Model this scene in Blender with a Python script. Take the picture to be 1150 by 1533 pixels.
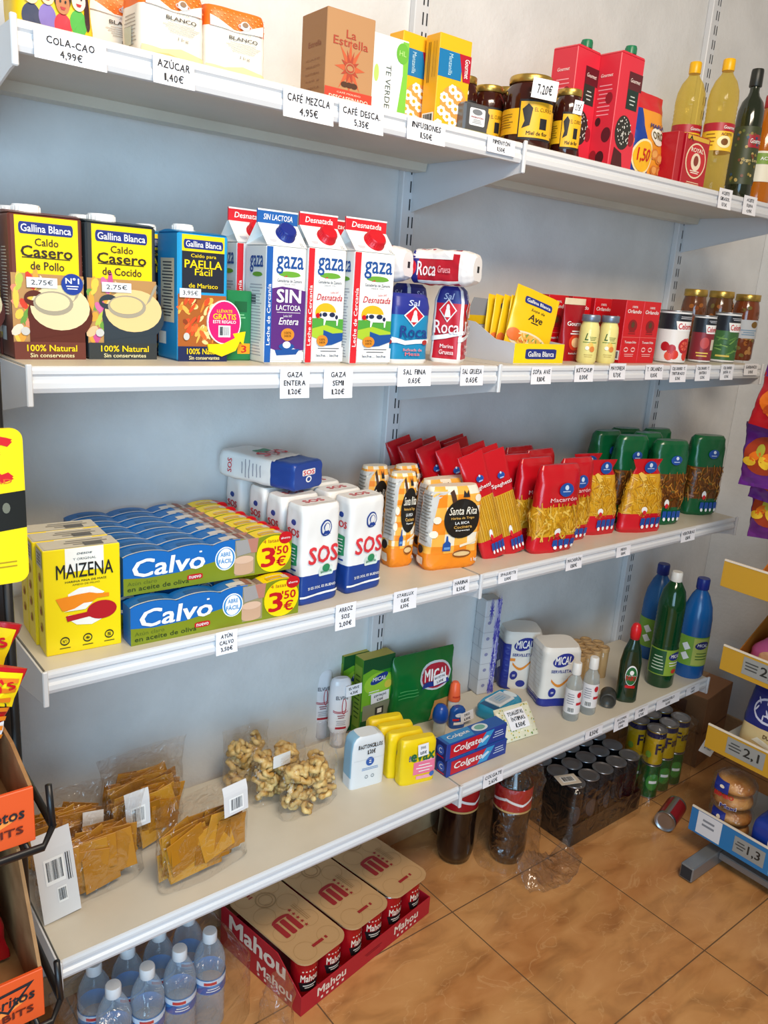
import bpy, math, random
from mathutils import Vector, Matrix, noise, geometry
random.seed(7)
for o in list(bpy.data.objects): bpy.data.objects.remove(o)
sc = bpy.context.scene
COL = sc.collection
PI = math.pi
# ---------------------------------------------------------------- camera
CAM = Vector((-.3181, -1.5015, 1.5648))
YAW, PITCH, ROLL, FPX, IW, IH = .687, -.267, .071, 1211.2, 1150, 1533
_f = Vector((math.sin(YAW)*math.cos(PITCH), math.cos(YAW)*math.cos(PITCH), math.sin(PITCH)))
_r = Vector((math.cos(YAW), -math.sin(YAW), 0)); _u = _r.cross(_f)
CR = math.cos(ROLL)*_r + math.sin(ROLL)*_u
CU = -math.sin(ROLL)*_r + math.cos(ROLL)*_u
CF = _f
cd = bpy.data.cameras.new('camera'); co = bpy.data.objects.new('camera', cd); COL.objects.link(co)
cd.sensor_fit = 'VERTICAL'; cd.sensor_height = 36; cd.sensor_width = 27; cd.lens = FPX*36/IH; cd.clip_start = .02
co.matrix_world = Matrix(((CR.x, CU.x, -CF.x, CAM.x), (CR.y, CU.y, -CF.y, CAM.y), (CR.z, CU.z, -CF.z, CAM.z), (0, 0, 0, 1)))
sc.camera = co
# ---------------------------------------------------------------- light
sc.view_settings.view_transform = 'Standard'; sc.view_settings.look = 'None'
sc.view_settings.gamma = 1; sc.view_settings.use_curve_mapping = False
sc.view_settings.exposure = -0.06
wd = bpy.data.worlds.new('world'); sc.world = wd; wd.use_nodes = True
bg = wd.node_tree.nodes['Background']; bg.inputs[0].default_value = (1, .85, .70, 1); bg.inputs[1].default_value = .22
def area(name, loc, aim, sx, sy, energy, col):
    l = bpy.data.lights.new(name, 'AREA'); l.shape = 'RECTANGLE'; l.size = sx; l.size_y = sy; l.energy = energy; l.color = col
    o = bpy.data.objects.new(name, l); COL.objects.link(o); o.location = loc
    o.rotation_euler = (Vector(aim)-Vector(loc)).to_track_quat('-Z', 'Y').to_euler()
    return o
area('ceiling_lamp_light', (.3, -1.75, 2.75), (.65, -.1, .95), 1.1, .5, 49, (1, .86, .69))
area('shop_door_daylight', (-1.05, -2.55, 1.25), (.15, 0, .85), 1.5, 2.0, 29, (.46, .74, 1)).data.spread = math.radians(105)
# ---------------------------------------------------------------- pixel rays onto real surfaces
SZ = {1: 1.857, 2: 1.430, 3: .972, 4: .439, 0: 0.0}
SD = {1: .321, 2: .317, 3: .327, 4: .334}
X0, X1, X2 = 0.0, .93, 2.026
WALL = .019
def ray(u, v):
    return CR*((u-IW/2)/FPX) - CU*((v-IH/2)/FPX) + CF
def onz(u, v, z):
    d = ray(u, v); return CAM + d*((z-CAM.z)/d.z)
def ony(u, v, y):
    d = ray(u, v); return CAM + d*((y-CAM.y)/d.y)
def onx(u, v, x):
    d = ray(u, v); return CAM + d*((x-CAM.x)/d.x)
def S(k, u, v):                       # point of the board of shelf k (0 = the floor)
    p = onz(u, v, SZ[k]); return p.x, p.y
def pix(p):
    q = Vector(p)-CAM; z = q.dot(CF); return IW/2+FPX*q.dot(CR)/z, IH/2-FPX*q.dot(CU)/z
def height(x, y, z0, v):              # how tall is a thing standing at x, y whose top shows at image row v
    a, b = z0-.5, z0+1.2
    for i in range(40):
        m = (a+b)/2
        if pix((x, y, m))[1] > v: a = m
        else: b = m
    return (a+b)/2-z0
# ---------------------------------------------------------------- materials
_M = {}
def lin(c): return c/12.92 if c <= .04045 else ((c+.055)/1.055)**2.4
def rgb(h):
    h = h.lstrip('#'); return tuple(lin(int(h[i:i+2], 16)/255) for i in (0, 2, 4))
def M(h, rough=.45, metal=0., spec=.5, name=None):
    k = (h, rough, metal, spec)
    if k in _M: return _M[k]
    m = bpy.data.materials.new(name or 'print_'+h); m.use_nodes = True; b = m.node_tree.nodes['Principled BSDF']
    c = rgb(h); b.inputs['Base Color'].default_value = (*c, 1); b.inputs['Roughness'].default_value = rough
    b.inputs['Metallic'].default_value = metal; b.inputs['Specular IOR Level'].default_value = spec
    _M[k] = m; return m
def noisy(name, h1, h2, scale, rough, bump=0., detail=4, metal=0., bscale=None, stretch=None):
    if name in _M: return _M[name]
    m = bpy.data.materials.new(name); m.use_nodes = True; nt = m.node_tree; b = nt.nodes['Principled BSDF']
    tc = nt.nodes.new('ShaderNodeTexCoord'); src = tc.outputs['Object']
    if stretch:
        mp = nt.nodes.new('ShaderNodeMapping'); mp.inputs['Scale'].default_value = stretch
        nt.links.new(src, mp.inputs[0]); src = mp.outputs[0]
    n = nt.nodes.new('ShaderNodeTexNoise'); n.inputs['Scale'].default_value = scale; n.inputs['Detail'].default_value = detail
    r = nt.nodes.new('ShaderNodeValToRGB'); r.color_ramp.elements[0].position = .35; r.color_ramp.elements[1].position = .65
    r.color_ramp.elements[0].color = (*rgb(h1), 1); r.color_ramp.elements[1].color = (*rgb(h2), 1)
    nt.links.new(src, n.inputs[0]); nt.links.new(n.outputs[0], r.inputs[0]); nt.links.new(r.outputs[0], b.inputs['Base Color'])
    b.inputs['Roughness'].default_value = rough; b.inputs['Metallic'].default_value = metal
    if bump:
        n2 = nt.nodes.new('ShaderNodeTexNoise'); n2.inputs['Scale'].default_value = bscale or scale*3; n2.inputs['Detail'].default_value = 6
        bp = nt.nodes.new('ShaderNodeBump'); bp.inputs['Strength'].default_value = bump; bp.inputs['Distance'].default_value = .004
        nt.links.new(src, n2.inputs[0]); nt.links.new(n2.outputs[0], bp.inputs['Height']); nt.links.new(bp.outputs[0], b.inputs['Normal'])
    _M[name] = m; return m
def film(name, h='ffffff', body=.06, gloss=.5, rough=.12, bump=.5, bscale=40, tint=None):
    # thin clear plastic: mostly see-through, glossy at grazing angles
    if name in _M: return _M[name]
    m = bpy.data.materials.new(name); m.use_nodes = True; nt = m.node_tree; nt.nodes.clear()
    out = nt.nodes.new('ShaderNodeOutputMaterial'); tr = nt.nodes.new('ShaderNodeBsdfTransparent')
    if tint: tr.inputs[0].default_value = (*rgb(tint), 1)
    gl = nt.nodes.new('ShaderNodeBsdfPrincipled'); k = 1
    gl.inputs['Base Color'].default_value = (*(c*k for c in rgb(h)), 1); gl.inputs['Roughness'].default_value = rough
    gl.inputs['Specular IOR Level'].default_value = 1.
    if bump:
        nt.nodes.remove(gl); gl = nt.nodes.new('ShaderNodeBsdfGlossy'); gl.inputs['Color'].default_value = (.9, .9, .9, 1); gl.inputs['Roughness'].default_value = rough+.06
    lw = nt.nodes.new('ShaderNodeLayerWeight'); lw.inputs[0].default_value = .35
    mr = nt.nodes.new('ShaderNodeMapRange'); mr.inputs[3].default_value = body; mr.inputs[4].default_value = min(1, body+gloss)
    mx = nt.nodes.new('ShaderNodeMixShader')
    if bump:
        tc = nt.nodes.new('ShaderNodeTexCoord'); n2 = nt.nodes.new('ShaderNodeTexNoise'); n2.inputs['Scale'].default_value = bscale
        n2.inputs['Detail'].default_value = 2; n2.inputs['Distortion'].default_value = 1.5
        bp = nt.nodes.new('ShaderNodeBump'); bp.inputs['Strength'].default_value = bump; bp.inputs['Distance'].default_value = .01
        nt.links.new(tc.outputs['Object'], n2.inputs[0]); nt.links.new(n2.outputs[0], bp.inputs['Height'])
        nt.links.new(bp.outputs[0], gl.inputs['Normal']); nt.links.new(bp.outputs[0], lw.inputs['Normal'])
    nt.links.new(lw.outputs['Facing'], mr.inputs[0]); nt.links.new(mr.outputs[0], mx.inputs[0])
    nt.links.new(tr.outputs[0], mx.inputs[1]); nt.links.new(gl.outputs[0], mx.inputs[2]); nt.links.new(mx.outputs[0], out.inputs[0])
    _M[name] = m; return m
INK = M('17171c', .6); WHITE = M('f2f1ee', .45); PAPER = M('efeef2', .7)
# ---------------------------------------------------------------- mesh building
_T = {}
def glyphs(s, bold, shear):
    k = (s, bold, shear)
    if k in _T: return _T[k]
    c = bpy.data.curves.new('t', 'FONT'); c.body = s; c.resolution_u = 2; c.shear = shear
    o = bpy.data.objects.new('t', c); COL.objects.link(o)
    dg = bpy.context.evaluated_depsgraph_get(); me = bpy.data.meshes.new_from_object(o.evaluated_get(dg))
    vs = [(v.co.x, v.co.y) for v in me.vertices]; fs = [tuple(p.vertices) for p in me.polygons]
    bpy.data.objects.remove(o); bpy.data.curves.remove(c); bpy.data.meshes.remove(me)
    if not vs: vs = [(0, 0), (1, 1)]
    x0 = min(v[0] for v in vs); x1 = max(v[0] for v in vs); y0 = min(v[1] for v in vs); y1 = max(v[1] for v in vs)
    w = max(x1-x0, 1e-6); h = max(y1-y0, 1e-6)
    b = bold*.62                          # heavier strokes: the letters are drawn again a hair to each side
    sh = [(b/w, b*.6/h), (-b/w, b*.6/h), (b/w, -b*.6/h), (-b/w, -b*.6/h)] if bold else [(0, 0)]
    _T[k] = ([((x-x0)/w-.5, (y-y0)/h-.5) for x, y in vs], fs, w, h, y0, y1, sh); return _T[k]
def refine(vs, fs, L):
    tris = []
    for f in fs:
        for i in range(1, len(f)-1): tris.append((f[0], f[i], f[i+1]))
    vs = list(vs)
    for it in range(14):
        out = []; again = False
        for a, b, c in tris:
            e = [math.dist(vs[a], vs[b]), math.dist(vs[b], vs[c]), math.dist(vs[c], vs[a])]
            i = e.index(max(e))
            if e[i] > L:
                again = True; t = (a, b, c); p, q, r = t[i], t[(i+1) % 3], t[(i+2) % 3]
                vs.append(((vs[p][0]+vs[q][0])/2, (vs[p][1]+vs[q][1])/2)); n = len(vs)-1
                out += [(p, n, r), (n, q, r)]
            else: out.append((a, b, c))
        tris = out
        if not again: break
    return vs, tris
class MB:
    def __init__(s): s.v = []; s.f = []; s.m = []; s.sm = []; s.mats = []; s.T = None
    def mi(s, mt):
        if mt not in s.mats: s.mats.append(mt)
        return s.mats.index(mt)
    def add(s, vs, fs, mt, smooth=False):
        n = len(s.v)
        if s.T is not None: vs = [s.T @ Vector(p) for p in vs]
        s.v += [tuple(p) for p in vs]; one = not isinstance(mt, list); k = s.mi(mt) if one else None
        for i, f in enumerate(fs):
            s.f.append(tuple(j+n for j in f)); s.m.append(k if one else s.mi(mt[i])); s.sm.append(smooth)
        return s
    def box(s, x0, x1, y0, y1, z0, z1, mt, c=.0008, faces=None):
        # chamfered box, faces: dict of materials for 'front' (-y) 'back' 'left' (-x) 'right' 'top' 'bottom'
        fm = faces or {}; c = min(c, (x1-x0)/3, (y1-y0)/3, (z1-z0)/3)
        X = (x0, x1); Y = (y0, y1); Z = (z0, z1); vs = []; idx = {}
        for i in (0, 1):
            for j in (0, 1):
                for k in (0, 1):
                    a, b, e = 1-2*i, 1-2*j, 1-2*k
                    for ax in range(3):
                        p = [X[i]+a*c, Y[j]+b*c, Z[k]+e*c]; p[ax] = (X[i], Y[j], Z[k])[ax]
                        idx[i, j, k, ax] = len(vs); vs.append(p)
        fs = []; ms = []
        g = lambda n: fm.get(n, mt)
        q = [(0, 0), (1, 0), (1, 1), (0, 1)]
        for i, n in ((0, 'left'), (1, 'right')):
            f = [idx[i, a, b, 0] for a, b in q]; fs.append(f if i else f[::-1]); ms.append(g(n))
        for j, n in ((0, 'front'), (1, 'back')):
            f = [idx[a, j, b, 1] for a, b in q]; fs.append(f if not j else f[::-1]); ms.append(g(n))
        for k, n in ((0, 'bottom'), (1, 'top')):
            f = [idx[a, b, k, 2] for a, b in q]; fs.append(f if k else f[::-1]); ms.append(g(n))
        for a in (0, 1):
            for b in (0, 1):
                fs.append([idx[0, a, b, 1], idx[1, a, b, 1], idx[1, a, b, 2], idx[0, a, b, 2]]); ms.append(g(('front', 'back')[a]))
                fs.append([idx[a, 0, b, 0], idx[a, 1, b, 0], idx[a, 1, b, 2], idx[a, 0, b, 2]]); ms.append(g(('left', 'right')[a]))
                fs.append([idx[a, b, 0, 0], idx[a, b, 1, 0], idx[a, b, 1, 1], idx[a, b, 0, 1]]); ms.append(g(('front', 'back')[b]))
                for k in (0, 1): fs.append([idx[a, b, k, 0], idx[a, b, k, 1], idx[a, b, k, 2]]); ms.append(g(('front', 'back')[b]))
        return s.add(vs, fs, ms)
    def prism(s, prof, a, b, mt, axis='x', smooth=False):
        # extrude a closed 2-D outline along an axis (x: prof=(y,z); y: prof=(x,z); z: prof=(x,y))
        def P(p, t): return {'x': (t, p[0], p[1]), 'y': (p[0], t, p[1]), 'z': (p[0], p[1], t)}[axis]
        n = len(prof); vs = [P(p, a) for p in prof]+[P(p, b) for p in prof]
        s.add(vs, [(i, (i+1) % n, n+(i+1) % n, n+i) for i in range(n)], mt, smooth)
        return s.add(vs, [tuple(range(n))[::-1], tuple(range(n, 2*n))], mt)
    def lathe(s, prof, mt, seg=24, smooth=True, c=(0, 0)):
        # prof: (r, z[, material]) from bottom to top
        vs = []; fs = []; ms = []
        for p in prof:
            for i in range(seg): vs.append((c[0]+p[0]*math.cos(2*PI*i/seg), c[1]+p[0]*math.sin(2*PI*i/seg), p[1]))
        for k in range(len(prof)-1):
            mm = prof[k][2] if len(prof[k]) > 2 and prof[k][2] else mt
            for i in range(seg): fs.append((k*seg+i, k*seg+(i+1) % seg, (k+1)*seg+(i+1) % seg, (k+1)*seg+i)); ms.append(mm)
        s.add(vs, fs, ms, smooth)
        for k, rev in ((0, True), (len(prof)-1, False)):
            if prof[k][0] > 1e-5:
                mm = prof[k][2] if len(prof[k]) > 2 and prof[k][2] else mt
                ring = vs[k*seg:(k+1)*seg]; s.add(ring, [tuple(range(seg))[::-1] if rev else tuple(range(seg))], mm)
        return s
    def tube(s, pts, r, mt, seg=8):
        pts = [Vector(p) for p in pts]; vs = []; fs = []
        for i, p in enumerate(pts):
            d = (pts[min(i+1, len(pts)-1)]-pts[max(i-1, 0)]).normalized()
            a = d.cross(Vector((0, 0, 1)) if abs(d.z) < .9 else Vector((1, 0, 0))).normalized(); b = d.cross(a)
            for k in range(seg): vs.append(p+a*r*math.cos(2*PI*k/seg)+b*r*math.sin(2*PI*k/seg))
        for i in range(len(pts)-1):
            for k in range(seg): fs.append((i*seg+k, i*seg+(k+1) % seg, (i+1)*seg+(k+1) % seg, (i+1)*seg+k))
        fs += [tuple(range(seg))[::-1], tuple(range((len(pts)-1)*seg, len(pts)*seg))]
        return s.add(vs, fs, mt, True)
    # ---- printing: flat artwork mapped on a surface by mp(u, v, offset)
    def art(s, mp, vs, fs, mt, lay=1):
        L = getattr(mp, 'L', None); st = getattr(mp, 'st', .0004)
        s.k = (getattr(s, 'k', 0)+1) % 61; lay += .012*s.k      # inks never lie in exactly the same plane
        if L: vs, fs = refine(vs, fs, L)
        return s.add([mp(x, y, st*lay) for x, y in vs], fs, mt, bool(L))
    def rect(s, mp, x0, x1, y0, y1, mt, lay=1, r=0, rot=0):
        if r > 0:
            pts = []
            for cx, cy, a0 in ((x1-r, y1-r, 0), (x0+r, y1-r, 90), (x0+r, y0+r, 180), (x1-r, y0+r, 270)):
                for k in range(4): a = math.radians(a0+30*k); pts.append((cx+r*math.cos(a), cy+r*math.sin(a)))
        else: pts = [(x0, y0), (x1, y0), (x1, y1), (x0, y1)]
        if rot:
            cx, cy = (x0+x1)/2, (y0+y1)/2; ca, sa = math.cos(rot), math.sin(rot)
            pts = [(cx+(x-cx)*ca-(y-cy)*sa, cy+(x-cx)*sa+(y-cy)*ca) for x, y in pts]
        return s.poly(mp, pts, mt, lay)
    def poly(s, mp, pts, mt, lay=1):
        tr = geometry.tessellate_polygon([[Vector((x, y, 0)) for x, y in pts]])
        return s.art(mp, pts, [tuple(t) for t in tr], mt, lay)
    def oval(s, mp, cx, cy, rx, ry, mt, lay=1, n=24, rot=0):
        ca, sa = math.cos(rot), math.sin(rot); pts = []
        for i in range(n):
            x, y = rx*math.cos(2*PI*i/n), ry*math.sin(2*PI*i/n); pts.append((cx+x*ca-y*sa, cy+x*sa+y*ca))
        return s.art(mp, [(cx, cy)]+pts, [(0, 1+i, 1+(i+1) % n) for i in range(n)], mt, lay)
    def ring(s, mp, cx, cy, rx, ry, t, mt, lay=1, n=24, a0=0, a1=360):
        vs = []
        for i in range(n+1):
            a = math.radians(a0+(a1-a0)*i/n)
            vs += [(cx+rx*math.cos(a), cy+ry*math.sin(a)), (cx+(rx-t)*math.cos(a), cy+(ry-t)*math.sin(a))]
        return s.art(mp, vs, [(2*i, 2*i+2, 2*i+3, 2*i+1) for i in range(n)], mt, lay)
    def star(s, mp, cx, cy, R_, r_, n, mt, lay=1, rot=PI/2):
        return s.poly(mp, [(cx+(R_ if i % 2 == 0 else r_)*math.cos(rot+PI*i/n), cy+(R_ if i % 2 == 0 else r_)*math.sin(rot+PI*i/n)) for i in range(2*n)], mt, lay)
    def text(s, mp, t, cx, cy, w, h, mt, lay=2, bold=0., shear=0., rot=0):
        g = glyphs(t, bold, shear); ca, sa = math.cos(rot), math.sin(rot)
        for k, (dx, dy) in enumerate(g[6]):
            s.art(mp, [(cx+(x+dx)*w*ca-(y+dy)*h*sa, cy+(x+dx)*w*sa+(y+dy)*h*ca) for x, y in g[0]], g[1], mt, lay+.2*k)
        return s
    def hand(s, mp, t, cx, cy, w, h, mt, lay=2, rot=0):
        # felt-pen capitals: each letter set apart with its own wobble
        rn = random.Random(t); adv = []; x = 0
        for ch in t:
            if ch == ' ': x += .45; continue
            g = glyphs(ch, .035, 0.); aw = {',': .12, '.': .12, '-': .3, "'": .1}.get(ch, min(max(g[2], .18), .66)); adv.append((ch, x+aw/2, aw, g)); x += aw+.13
        x -= .13; w = min(w, x*h*1.25); k = w/max(x, .01); ca, sa = math.cos(rot), math.sin(rot)
        for ch, px, aw, g in adv:
            hh = (g[5]-g[4])/.73*h; yc = ((g[4]+g[5])/2/.73-.5)*h + rn.uniform(-.06, .06)*h; a = rn.uniform(-.13, .13); wd = aw*k; xc = (px-x/2)*k
            for q, (dx, dy) in enumerate(g[6]):
              vv = []
              for gx, gy in g[0]:
                X, Y_ = (gx+dx)*wd, (gy+dy)*hh; X, Y_ = X*math.cos(a)-Y_*math.sin(a)+xc, X*math.sin(a)+Y_*math.cos(a)+yc
                vv.append((cx+X*ca-Y_*sa, cy+X*sa+Y_*ca))
              s.art(mp, vv, g[1], mt, lay+.2*q)
        return s
    def lines(s, mp, x0, x1, y0, y1, n, mt, lay=1, fill=.45, vert=False):
        rn = random.Random(int(1e4*(x0+y0+x1+7*y1)))
        for i in range(n):
            if vert:
                a = x0+(x1-x0)*(i+.5)/n; t = (x1-x0)/n*fill/2*rn.choice((.5, 1, 1.6)); s.rect(mp, a-t, a+t, y0, y1, mt, lay)
            else:
                a = y1+(y0-y1)*(i+.5)/n; t = (y1-y0)/n*fill/2; e = rn.uniform(.6, 1); m = (x0+x1)/2; s.rect(mp, m+(x0-m)*e, m+(x1-m)*e, a-t, a+t, mt, lay)
        return s
    def barcode(s, mp, x0, x1, y0, y1, lay=1):
        s.rect(mp, x0, x1, y0, y1, WHITE, lay); w = x1-x0; h = y1-y0
        return s.lines(mp, x0+.1*w, x1-.1*w, y0+.15*h, y1-.1*h, 14, INK, lay+1, .5, True)
    def build(s, name, parent=None, loc=None, rz=0, rot=None):
        me = bpy.data.meshes.new(name); me.from_pydata(s.v, [], s.f)
        for mt in s.mats: me.materials.append(mt)
        me.polygons.foreach_set('material_index', s.m); me.polygons.foreach_set('use_smooth', s.sm); me.update()
        o = bpy.data.objects.new(name, me); COL.objects.link(o)
        if parent: o.parent = parent
        if loc is not None: o.location = loc
        if rot is not None: o.rotation_euler = rot
        elif rz: o.rotation_euler = (0, 0, rz)
        return o
def tag(o, label=None, cat=None, group=None, kind=None):
    if label: o['label'] = label
    if cat: o['category'] = cat
    if group: o['group'] = group
    if kind: o['kind'] = kind
    return o
def thing(name, label, cat, loc, rz=0, group=None, rot=None):
    o = bpy.data.objects.new(name, None); COL.objects.link(o); o.empty_display_size = .02; o.location = loc
    o.rotation_euler = rot if rot is not None else (0, 0, rz)
    return tag(o, label, cat, group)
def dup(o, loc, rz=None, label=None, group=None, rot=None):
    r = o.copy(); COL.objects.link(r); r.location = loc
    if rz is not None: r.rotation_euler = (0, 0, rz)
    if rot is not None: r.rotation_euler = rot
    if label: r['label'] = label
    if group: r['group'] = group
    for ch in list(o.children):
        c = ch.copy(); COL.objects.link(c); c.parent = r
        for g in list(ch.children):
            d = g.copy(); COL.objects.link(d); d.parent = c
    return r
def Mp(fn, L=None, st=.0004):
    f = lambda u, v, o: fn(u, v, o)
    f.L = L; f.st = st; return f
def front(d, x=0, z=0): return Mp(lambda u, v, o: (x+u, -d-o, z+v))          # d: half depth
def left(w, z=0, y=0): return Mp(lambda u, v, o: (-w-o, y-u, z+v))            # u grows towards the front
def right(w, z=0): return Mp(lambda u, v, o: (w+o, u, z+v))
def top(h): return Mp(lambda u, v, o: (u, v, h+o))
def cyl(r, z=0, c=(0, 0), a0=-PI/2, L=.006):                                     # u = arc length, centred on the side facing -y
    return Mp(lambda u, v, o: (c[0]+(r+o)*math.cos(a0+u/r), c[1]+(r+o)*math.sin(a0+u/r), z+v), L, .0006)
class Loft:
    """a soft or shaped pack: superellipse sections (z, half width, half depth, power[, y shift]) with its own wrinkles"""
    def __init__(s, secs, amp=0., freq=20., seed=0, sx=1.): s.s = secs; s.amp = amp; s.fr = freq; s.seed = seed; s.sx = sx
    def sec(s, z):
        S_ = s.s
        if z <= S_[0][0]: k = S_[0]; return (*k[1:4], k[4] if len(k) > 4 else 0)
        for a, b in zip(S_, S_[1:]):
            if z <= b[0]:
                t = (z-a[0])/max(b[0]-a[0], 1e-9); ya = a[4] if len(a) > 4 else 0; yb = b[4] if len(b) > 4 else 0
                q = [a[i]+(b[i]-a[i])*t for i in (1, 2, 3)]; return (*q, ya+(yb-ya)*t)
        k = S_[-1]; return (*k[1:4], k[4] if len(k) > 4 else 0)
    def wr(s, x, y, z, nx, ny, o):
        if s.amp:
            d = s.amp*noise.noise(Vector((x*s.fr*s.sx+s.seed*7.3, y*s.fr+s.seed*3.1, z*s.fr+s.seed)))
            d += .4*s.amp*noise.noise(Vector((x*s.fr*2.7*s.sx+s.seed, y*s.fr*2.7, z*s.fr*2.7)))
        else: d = 0
        return (x+nx*(d+o), y+ny*(d+o), z)
    def at(s, th, z, o=0):
        a, b, n, cy = s.sec(z); c, q = math.cos(th), math.sin(th)
        r = (abs(c)**n+abs(q)**n)**(-1/n); x = a*r*c; y = b*r*q
        nx = math.copysign(abs(x/max(a, 1e-5))**(n-1), x)/max(a, 1e-4); ny = math.copysign(abs(y/max(b, 1e-5))**(n-1), y)/max(b, 1e-4)
        l = math.hypot(nx, ny) or 1
        return s.wr(x, y+cy, z, nx/l, ny/l, o)
    def side(s, x, z, o, sgn=-1):
        a, b, n, cy = s.sec(z); x = max(-a*.995, min(a*.995, x)); y = sgn*b*(1-abs(x/a)**n)**(1/n)
        nx = math.copysign(abs(x/a)**(n-1), x)/a; ny = sgn*abs(y/max(b, 1e-5))**(n-1)/max(b, 1e-4); l = math.hypot(nx, ny) or 1
        return s.wr(x, y+cy, z, nx/l, ny/l, o)
    def lside(s, u, z, o):
        a, b, n, cy = s.sec(z); y = max(-b*.995, min(b*.995, -u)); x = -a*(1-abs(y/b)**n)**(1/n)
        nx = -abs(x/a)**(n-1)/a; ny = math.copysign(abs(y/b)**(n-1), y)/b; l = math.hypot(nx, ny) or 1
        return s.wr(x, y+cy, z, nx/l, ny/l, o)
    def F(s, L=.008, st=.0009): return Mp(lambda u, v, o: s.side(u, v, o), L, st)
    def Lf(s, L=.008, st=.0009): return Mp(lambda u, v, o: s.lside(u, v, o), L, st)
    def skin(s, mb, col, nseg=40, nz=18, extra=(), zr=None, caps=True):
        z0, z1 = s.s[0][0], s.s[-1][0]
        if zr: z0, z1 = zr
        zs = sorted(set([round(z0+(z1-z0)*i/nz, 5) for i in range(nz+1)]+[round(k[0], 5) for k in s.s if z0 <= k[0] <= z1]+[round(e, 5) for e in extra if z0 < e < z1]))
        vs = [s.at(2*PI*i/nseg, z) for z in zs for i in range(nseg)]; fs = []; ms = []
        for k in range(len(zs)-1):
            zm = (zs[k]+zs[k+1])/2
            for i in range(nseg):
                fs.append((k*nseg+i, k*nseg+(i+1) % nseg, (k+1)*nseg+(i+1) % nseg, (k+1)*nseg+i))
                ms.append(col(2*PI*(i+.5)/nseg, zm) if callable(col) else col)
        mb.add(vs, fs, ms, True)
        if caps:
            c0 = col(0, z0) if callable(col) else col; c1 = col(0, z1) if callable(col) else col
            mb.add(vs[:nseg], [tuple(range(nseg))[::-1]], c0); mb.add(vs[-nseg:], [tuple(range(nseg))], c1)
        return mb
def bands(*b):                        # colour bands by height: (upper limit, material) ...
    def f(th, z):
        for lim, m in b:
            if z <= lim: return m
        return b[-1][1]
    return f
def on_front(k, a, b, vtop, d):
    """a box standing on shelf k whose lower front edge runs from pixel a to pixel b: centre, turn, width, height"""
    A = Vector((*S(k, *a), 0)); B = Vector((*S(k, *b), 0)); e = B-A; rz = math.atan2(e.y, e.x); w = e.length
    h = height(A.x, A.y, SZ[k], vtop); c = (A+B)/2 + Vector((-e.y, e.x, 0)).normalized()*d/2
    return (c.x, c.y, SZ[k]), rz, w, h
# ================================================================ the setting
wall_m = noisy('wall_paint', 'd9d8d6', 'e2e1df', 9, .8, .35, 5, bscale=75)
def struct(o): o['kind'] = 'structure'; return o
struct(MB().box(-1.6, 2.62, WALL, WALL+.12, 0, 2.9, wall_m, .001).build('wall_back'))
struct(MB().box(2.56, 2.68, -2.6, WALL-.0005, 0, 2.9, wall_m, .001).build('wall_right'))
def tile_mat():
    m = bpy.data.materials.new('floor_tiles'); m.use_nodes = True; nt = m.node_tree; b = nt.nodes['Principled BSDF']; L = nt.links
    tc = nt.nodes.new('ShaderNodeTexCoord'); mp = nt.nodes.new('ShaderNodeMapping'); mp.inputs['Scale'].default_value = (1, 2.1, 1); mp.inputs['Rotation'].default_value = (0, 0, .5); L.new(tc.outputs['Object'], mp.inputs[0])
    def nz(s, d, dist=0.):
        n = nt.nodes.new('ShaderNodeTexNoise'); n.inputs['Scale'].default_value = s; n.inputs['Detail'].default_value = d; n.inputs['Distortion'].default_value = dist
        L.new(mp.outputs[0], n.inputs[0]); return n
    n1 = nz(7, 8, .6); n2 = nz(2.6, 3, .4); n3 = nz(5.5, 9, .9)
    r1 = nt.nodes.new('ShaderNodeValToRGB'); e = r1.color_ramp.elements
    e[0].position = .3; e[0].color = (*rgb('8a572a'), 1); e[1].position = .72; e[1].color = (*rgb('d8a066'), 1)
    q = e.new(.5); q.color = (*rgb('c48a50'), 1); L.new(n1.outputs[0], r1.inputs[0])
    r2 = nt.nodes.new('ShaderNodeValToRGB'); e = r2.color_ramp.elements
    e[0].position = .38; e[0].color = (*rgb('b5703e'), 1); e[1].position = .62; e[1].color = (*rgb('d6a066'), 1); L.new(n2.outputs[0], r2.inputs[0])
    mx = nt.nodes.new('ShaderNodeMix'); mx.data_type = 'RGBA'; mx.inputs[0].default_value = .4
    L.new(r1.outputs[0], mx.inputs[6]); L.new(r2.outputs[0], mx.inputs[7])
    # thin pale veins where the distorted noise crosses its middle
    ab = nt.nodes.new('ShaderNodeMath'); ab.operation = 'SUBTRACT'; ab.inputs[1].default_value = .5; L.new(n3.outputs[0], ab.inputs[0])
    a2 = nt.nodes.new('ShaderNodeMath'); a2.operation = 'ABSOLUTE'; L.new(ab.outputs[0], a2.inputs[0])
    rv = nt.nodes.new('ShaderNodeValToRGB'); e = rv.color_ramp.elements; e[0].position = 0; e[0].color = (.38, .38, .38, 1); e[1].position = .012; e[1].color = (0, 0, 0, 1)
    L.new(a2.outputs[0], rv.inputs[0])
    m2 = nt.nodes.new('ShaderNodeMix'); m2.data_type = 'RGBA'; m2.inputs[7].default_value = (*rgb('dfb27c'), 1)
    L.new(rv.outputs[0], m2.inputs[0]); L.new(mx.outputs[2], m2.inputs[6])
    L.new(m2.outputs[2], b.inputs['Base Color']); b.inputs['Roughness'].default_value = .33
    return m
TM = tile_mat(); GROUT = M('6e5136', .9)
f = MB(); f.add([(-1.6, -2.6, 0), (2.56, -2.6, 0), (2.56, WALL, 0), (-1.6, WALL, 0)], [(0, 1, 2, 3)], TM)
for i in range(-6, 4):
    x = 1.009+.450*i
    if -1.6 < x < 2.56: f.add([(x-.0016, -2.6, .0004), (x+.0016, -2.6, .0004), (x+.0016, WALL, .0004), (x-.0016, WALL, .0004)], [(0, 1, 2, 3)], GROUT)
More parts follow.
